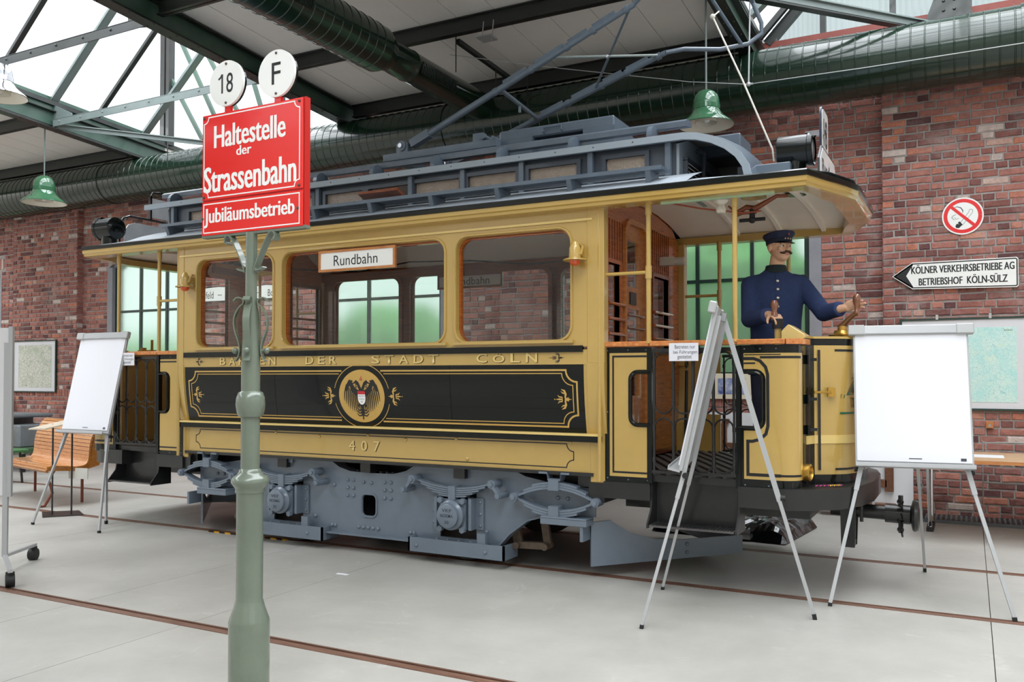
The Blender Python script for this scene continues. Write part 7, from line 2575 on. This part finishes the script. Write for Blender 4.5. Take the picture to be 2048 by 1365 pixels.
for (xa, xb, i) in ((-1.90, -1.42, 0), (-1.34, -0.95, 1)):
    h = MB().box(xa, xb, -0.80, -0.765, 0.0, 0.006).build('hazard_tape', HAZ, None, smooth=None)
    tag(h, 'yellow and black hazard tape on the floor just %s of the stop pole' % ('left' if i == 0 else 'right'), 'tape', 'hazard tape along the rail')
tp = MB().box(0.27, 0.37, -1.60, -1.565, 0.0, 0.002).build('paper_scrap', PAPER, None, smooth=None)
tag(tp, 'small white paper scrap on the concrete right of the pole', 'paper')
sm = MB()
for k in range(7):
    c = V(3.52 + 0.022 * k, -0.80 + 0.018 * k, 0.742)
    sm.tube([c + V(0.008 * cos(t), 0.008 * sin(t), 0.005 * (1 + sin(t * 2))) for t in [q * 0.8 for q in range(7)]], 0.002, 5)
sm_ = sm.build('paper_streamer', PINK, None)
tag(sm_, 'tiny pink and yellow paper streamer on the black front deck of the tram', 'streamer')
sm = MB()
for k in range(3):
    c = V(3.60 + 0.02 * k, -0.74 + 0.018 * k, 0.742)
    sm.tube([c + V(0.008 * cos(t), 0.008 * sin(t), 0.005 * (1 + sin(t * 2))) for t in [q * 0.8 for q in range(7)]], 0.002, 5)
sm.build('streamer_end', YELS, sm_)


# ---------------------------------------------------------------- the uniformed mannequin at the controls
def remesh(mb, name, voxel, smooth_it, mat, parent, fac=0.5):
    me = mb.mesh(name, None)
    o = bpy.data.objects.new(name, me)
    COL.objects.link(o)
    r = o.modifiers.new('r', 'REMESH')
    r.mode = 'VOXEL'
    r.voxel_size = voxel
    s = o.modifiers.new('s', 'SMOOTH')
    s.factor = fac
    s.iterations = smooth_it
    dg = bpy.context.evaluated_depsgraph_get()
    me2 = bpy.data.meshes.new_from_object(o.evaluated_get(dg))
    bpy.data.objects.remove(o)
    me2.name = name
    me2.polygons.foreach_set('use_smooth', [True] * len(me2.polygons))
    me2.materials.clear()
    return link(name, me2, mat, parent)


def cap(m, a, b, ra, rb, n=14):
    a, b = Vector(a), Vector(b)
    m.cyl(a, b, ra, n, rb)
    m.sph(a, ra, n, 8)
    m.sph(b, rb, n, 8)


man = thing('person', 'mannequin of a tram driver in dark blue uniform and cap at the controls', 'person', (3.14, -0.12, 0.797))
TF = V(0.28, -0.96, 0).normalized()         # chest direction
TL = V(-TF.y, TF.x, 0)                      # his left
base = V(3.135, -0.10, 0)
T = lambda f, l, z: base + TF * f + TL * l + Z_ * z
RS, RE, RW = T(0.0, -0.180, 2.125), V(2.985, -0.27, 1.865), V(3.185, -0.540, 1.872)
LS, LE, LW = T(0.0, 0.180, 2.125), V(3.475, -0.12, 1.905), V(3.625, -0.25, 1.925)
HF = V(0.74, -0.67, 0).normalized()
HL = V(-HF.y, HF.x, 0)
HC = V(3.172, -0.140, 2.385)
Hh = lambda f, l, z: HC + HF * f + HL * l + Z_ * z
rotH = Matrix((HF, HL, Z_)).transposed()
m = MB()
# trunk and limbs under the clothes
for z0, z1, r0, r1 in ((1.50, 1.80, 0.12, 0.115), (1.80, 2.08, 0.115, 0.12)):
    cap(m, T(0, 0, z0), T(0, 0, z1), r0, r1)
cap(m, T(0, -0.15, 2.14), T(0, 0.15, 2.14), 0.05, 0.05)
for a, b, c in ((RS, RE, RW), (LS, LE, LW)):
    cap(m, a, b, 0.050, 0.040)
    cap(m, b, c, 0.040, 0.027)
for s in (-1, 1):
    cap(m, T(0, s * 0.085, 1.56), T(0.01, s * 0.09, 1.22), 0.082, 0.055)
    cap(m, T(0.01, s * 0.09, 1.22), T(0, s * 0.095, 0.87), 0.052, 0.036)
    cap(m, T(0, s * 0.095, 0.845), T(0.12, s * 0.105, 0.83), 0.036, 0.03)
# neck and head
cap(m, T(0.0, 0.0, 2.17), HC + V(-0.012, 0.012, -0.06), 0.060, 0.053)
m.sph(Hh(-0.008, 0, 0.035), 0.1, 20, 12, (0.098 / 0.1, 0.075 / 0.1, 0.095 / 0.1), rotH)
m.sph(Hh(0.022, 0, -0.030), 0.1, 18, 10, (0.070 / 0.1, 0.060 / 0.1, 0.070 / 0.1), rotH)
m.sph(Hh(0.052, 0, -0.072), 0.034, 14, 8, (0.8, 0.95, 0.75), rotH)      # chin
m.sph(Hh(0.080, 0, 0.024), 0.024, 12, 8, (0.6, 2.0, 0.55), rotH)        # brow
cap(m, Hh(0.090, 0, 0.012), Hh(0.106, 0, -0.018), 0.008, 0.012, 10)     # nose
m.sph(Hh(0.100, 0, -0.022), 0.013, 10, 7, (0.9, 1.35, 0.7), rotH)
m.sph(Hh(0.083, 0, -0.045), 0.014, 12, 8, (0.7, 1.7, 0.55), rotH)       # lips
for s in (-1, 1):
    m.sph(Hh(0.060, s * 0.040, -0.010), 0.026, 12, 8, (0.8, 0.7, 0.8), rotH)   # cheek bones
    m.sph(Hh(-0.012, s * 0.076, 0.0), 0.028, 12, 8, (0.62, 0.35, 1.12), rotH)   # ears


def hand(m, w, fwd, back, curl, length=0.175, thumb_side=1, spread=1.0, extra=None):
    """palm and five fingers; fwd = wrist to knuckles, back = out of the back of the hand"""
    fwd = fwd.normalized()
    back = (back - fwd * back.dot(fwd)).normalized()
    side = fwd.cross(back) * thumb_side          # towards the thumb
    k = length / 0.175
    rot = Matrix((fwd, side, back)).transposed()
    pc = w + fwd * 0.048 * k
    cap(m, w - fwd * 0.03, w + fwd * 0.012, 0.027, 0.026, 12)
    m.sph(pc, 0.045 * k, 14, 9, (1.05, 0.92, 0.36), rot)
    for i, (off, ln, r) in enumerate(((0.030, 0.074, 0.0092), (0.010, 0.084, 0.0096), (-0.011, 0.078, 0.0092), (-0.030, 0.060, 0.0084))):
        p = w + fwd * (0.080 - 0.003 * abs(i - 1)) * k + side * off * k
        d = (fwd + side * off * 2.2 * spread).normalized()
        b = back
        ang = curl[i] if isinstance(curl, (list, tuple)) else curl
        m.sph(p, 0.0115 * k, 10, 7)
        cap(m, pc + side * off * 0.8 * k, p, 0.013 * k, 0.0112 * k, 10)
        for j, seg in enumerate((0.44, 0.32, 0.26)):
            a = ang * (0.9, 1.1, 0.8)[j]
            d2 = (d * cos(a) - b * sin(a)).normalized()
            b = (b * cos(a) + d * sin(a)).normalized()
            d = d2
            q = p + d * (ln * seg * k)
            cap(m, p, q, (r - 0.0007 * j) * k, (r - 0.0007 * (j + 1)) * k, 10)
            p = q
    t0 = w + fwd * 0.022 * k + side * 0.022 * k - back * 0.006
    d = (fwd * 0.62 + side * 0.72 - back * 0.30).normalized()
    if extra:
        d = extra.normalized()
    t1 = t0 + d * 0.040 * k
    d2 = (d + fwd * 0.35 - back * 0.25).normalized()
    t2 = t1 + d2 * 0.030 * k
    t3 = t2 + (d2 + fwd * 0.4 - back * 0.1).normalized() * 0.024 * k
    cap(m, t0, t1, 0.0145 * k, 0.0118 * k, 10)
    cap(m, t1, t2, 0.0115 * k, 0.0100 * k, 10)
    cap(m, t2, t3, 0.0098 * k, 0.0082 * k, 10)


# right hand draped over the brake handle boss, left hand open round the controller knob
hand(m, RW, V(0.62, -0.66, -0.16), V(0.10, -0.30, 0.95), [0.48, 0.50, 0.52, 0.55], 0.165, 1 if True else -1, 0.8)
hand(m, LW, V(0.94, -0.30, 0.26), V(-0.1, 0.93, 0.30), [0.22, 0.14, 0.16, 0.26], 0.170, -1, 1.2, V(0.75, -0.20, 0.62))
body = remesh(m, 'body', 0.0045, 3, SKIN, man)

# jacket: one garment over trunk and sleeves
j = MB()
secs = [(1.46, 0.200, 0.135), (1.58, 0.192, 0.135), (1.72, 0.178, 0.125), (1.86, 0.184, 0.130), (2.00, 0.198, 0.138), (2.10, 0.200, 0.130), (2.16, 0.172, 0.108), (2.20, 0.122, 0.088), (2.232, 0.078, 0.070), (2.25, 0.066, 0.063)]
rings = []
for z, a, b in secs:
    rings.append([T(b * sin(t) * (1.0 if sin(t) > 0 else 0.9), a * cos(t), z) for t in [2 * pi * k / 28 for k in range(28)]])
j.loft(rings)
cap(j, T(0, -0.125, 2.135), RS, 0.070, 0.068)
cap(j, T(0, 0.125, 2.135), LS, 0.070, 0.068)
for a, b, c in ((RS, RE, RW), (LS, LE, LW)):
    cap(j, a, b, 0.068, 0.062)
    d = (c - b).normalized()
    e = c - d * 0.035
    cap(j, b, b.lerp(e, 0.6), 0.064, 0.056)
    j.cyl(b.lerp(e, 0.5), e, 0.056, 18, 0.052)
    j.cyl(e - d * 0.075, e + d * 0.004, 0.056, 18, 0.0555)
jk = remesh(j, 'jacket', 0.0095, 4, NAVY, man)
MB().lathe([(0.080, 2.205), (0.080, 2.225), (0.072, 2.262), (0.068, 2.264), (0.068, 2.225)], (base.x + 0.006, base.y - 0.010, 0), n=28, caps=False).build('collar', COLLAR, man, smooth=50)
t_ = MB()
for s in (-1, 1):
    cap(t_, T(0, s * 0.085, 1.56), T(0.01, s * 0.09, 1.22), 0.105, 0.082)
    cap(t_, T(0.01, s * 0.09, 1.22), T(0.0, s * 0.095, 0.90), 0.080, 0.066)
remesh(t_, 'trousers', 0.012, 4, NAVYD, man)
for s in (-1, 1):
    m = MB()
    m.sph(T(0.05, s * 0.105, 0.845), 0.05, 14, 9, (1.0, 0.95, 0.85))
    m.sph(T(0.12, s * 0.11, 0.832), 0.048, 14, 9, (1.1, 0.9, 0.68))
    m.sph(T(0.0, s * 0.10, 0.86), 0.05, 14, 9)
    remesh(m, 'shoe', 0.006, 3, RUB, man)
    MB().sph(T(0.062, s * 0.020, 2.245), 0.006, 8, 6).build('collar_pin', SILV, man, smooth=60)
fd = {2.14: 0.122, 2.078: 0.138, 2.015: 0.141, 1.952: 0.138, 1.89: 0.134, 1.825: 0.130, 1.76: 0.128}
for z, b in fd.items():
    MB().lathe([(0.0115, 0), (0.0105, 0.004), (0.006, 0.007), (0.0, 0.008)], T(b - 0.004, 0.004, z), TF, n=14, caps=False).build('button', SILV, man, smooth=60)
MB().strip([(0.018, 1.62), (0.018, 1.80), (0.019, 2.0), (0.016, 2.2)], 0.003, fn=lambda a, z: T(0.1395 - 0.00 - abs(z - 2.0) * 0.03 - (0.02 if z > 2.15 else 0), a - 0.028, z)).build('jacket_edge', NAVYD, man, smooth=None)
for s in (-1,):
    MB().dome(T(0.02, -0.193, 1.64), TL * -1, 0.010, 0.006, 10).build('button', SILV, man, smooth=60)
# cap
cp_ = MB()
tilt = Matrix.Rotation(radians(-5), 3, HL)


def el(z, a, b, f=0.0):
    return [HC + tilt @ (HF * (f + a * cos(t)) + HL * (b * sin(t)) + Z_ * z) for t in [2 * pi * k / 30 for k in range(30)]]


cp_.loft([el(0.040, 0.100, 0.080), el(0.062, 0.103, 0.083), el(0.068, 0.108, 0.088), el(0.090, 0.125, 0.106, 0.003), el(0.104, 0.124, 0.105, 0.004), el(0.112, 0.105, 0.088, 0.004), el(0.116, 0.05, 0.042, 0.002)])
cpo = cp_.build('cap', P('cap_navy', (28, 36, 64), 0.8, var=0.1, scale=40), man, smooth=60)
MB().loft([el(0.030, 0.1005, 0.0805), el(0.034, 0.1035, 0.0835), el(0.062, 0.1055, 0.0855), el(0.066, 0.103, 0.083)], caps=False).build('cap_band', NAVYD, cpo, smooth=60)
m = MB()
rs = []
for k in range(13):
    t = radians(-66 + 132 * k / 12)
    a = HC + tilt @ (HF * (0.100 * cos(t)) + HL * (0.080 * sin(t)) + Z_ * 0.036)
    ext = 0.050 * cos(t * 1.2)
    b = HC + tilt @ (HF * (0.100 * cos(t) + ext) + HL * (0.082 * sin(t)) + Z_ * (0.036 - ext * 0.55))
    rs.append([a, b, b - Z_ * 0.004, a - Z_ * 0.004])
m.loft(rs).build('cap_visor', BLK, cpo, smooth=50)
for l in (-0.022, 0.0, 0.022):
    MB().dome(HC + tilt @ (HF * (0.1055 * cos(l * 10)) + HL * l + Z_ * 0.05), HF, 0.007, 0.005, 8).build('badge', P('badge_metal', (190, 160, 130), 0.3, metal=0.6) if 'badge_metal' not in bpy.data.materials else bpy.data.materials['badge_metal'], cpo)
MB().sph(HC + tilt @ (HF * 0.118 + Z_ * 0.082), 0.011, 10, 7, (0.5, 0.8, 1.2)).build('cockade', P('cockade_red', (150, 70, 60), 0.4), cpo, smooth=60)
# face details
for s in (-1, 1):
    ey = MB().sph(Hh(0.0755, s * 0.031, 0.006), 0.0108, 12, 8, (0.8, 1.15, 0.75), rotH).build('eye', WHE, man, smooth=60)
    MB().sph(Hh(0.0835, s * 0.030 + 0.001, 0.006), 0.0058, 10, 7, (0.5, 1, 1), rotH).build('iris', HAIR, ey, smooth=60)
    MB().tube([Hh(0.087, s * 0.012, 0.022), Hh(0.086, s * 0.03, 0.028), Hh(0.074, s * 0.048, 0.022)], [0.003, 0.0042, 0.002], 6).build('eyebrow', HAIR, man)
    MB().tube(smooth_path([Hh(0.098, s * 0.001, -0.036), Hh(0.100, s * 0.014, -0.036), Hh(0.093, s * 0.030, -0.045), Hh(0.082, s * 0.044, -0.044), Hh(0.076, s * 0.052, -0.037)], 3), [0.0075] * 4 + [0.0085] * 4 + [0.006] * 3 + [0.003, 0.0015], 8).build('moustache', HAIR, man, smooth=60)
MB().tube([Hh(0.088, -0.020, -0.054), Hh(0.094, 0, -0.055), Hh(0.088, 0.020, -0.054)], [0.002, 0.004, 0.002], 6).build('lips', P('lip_skin', (186, 120, 104), 0.45), man, smooth=60)
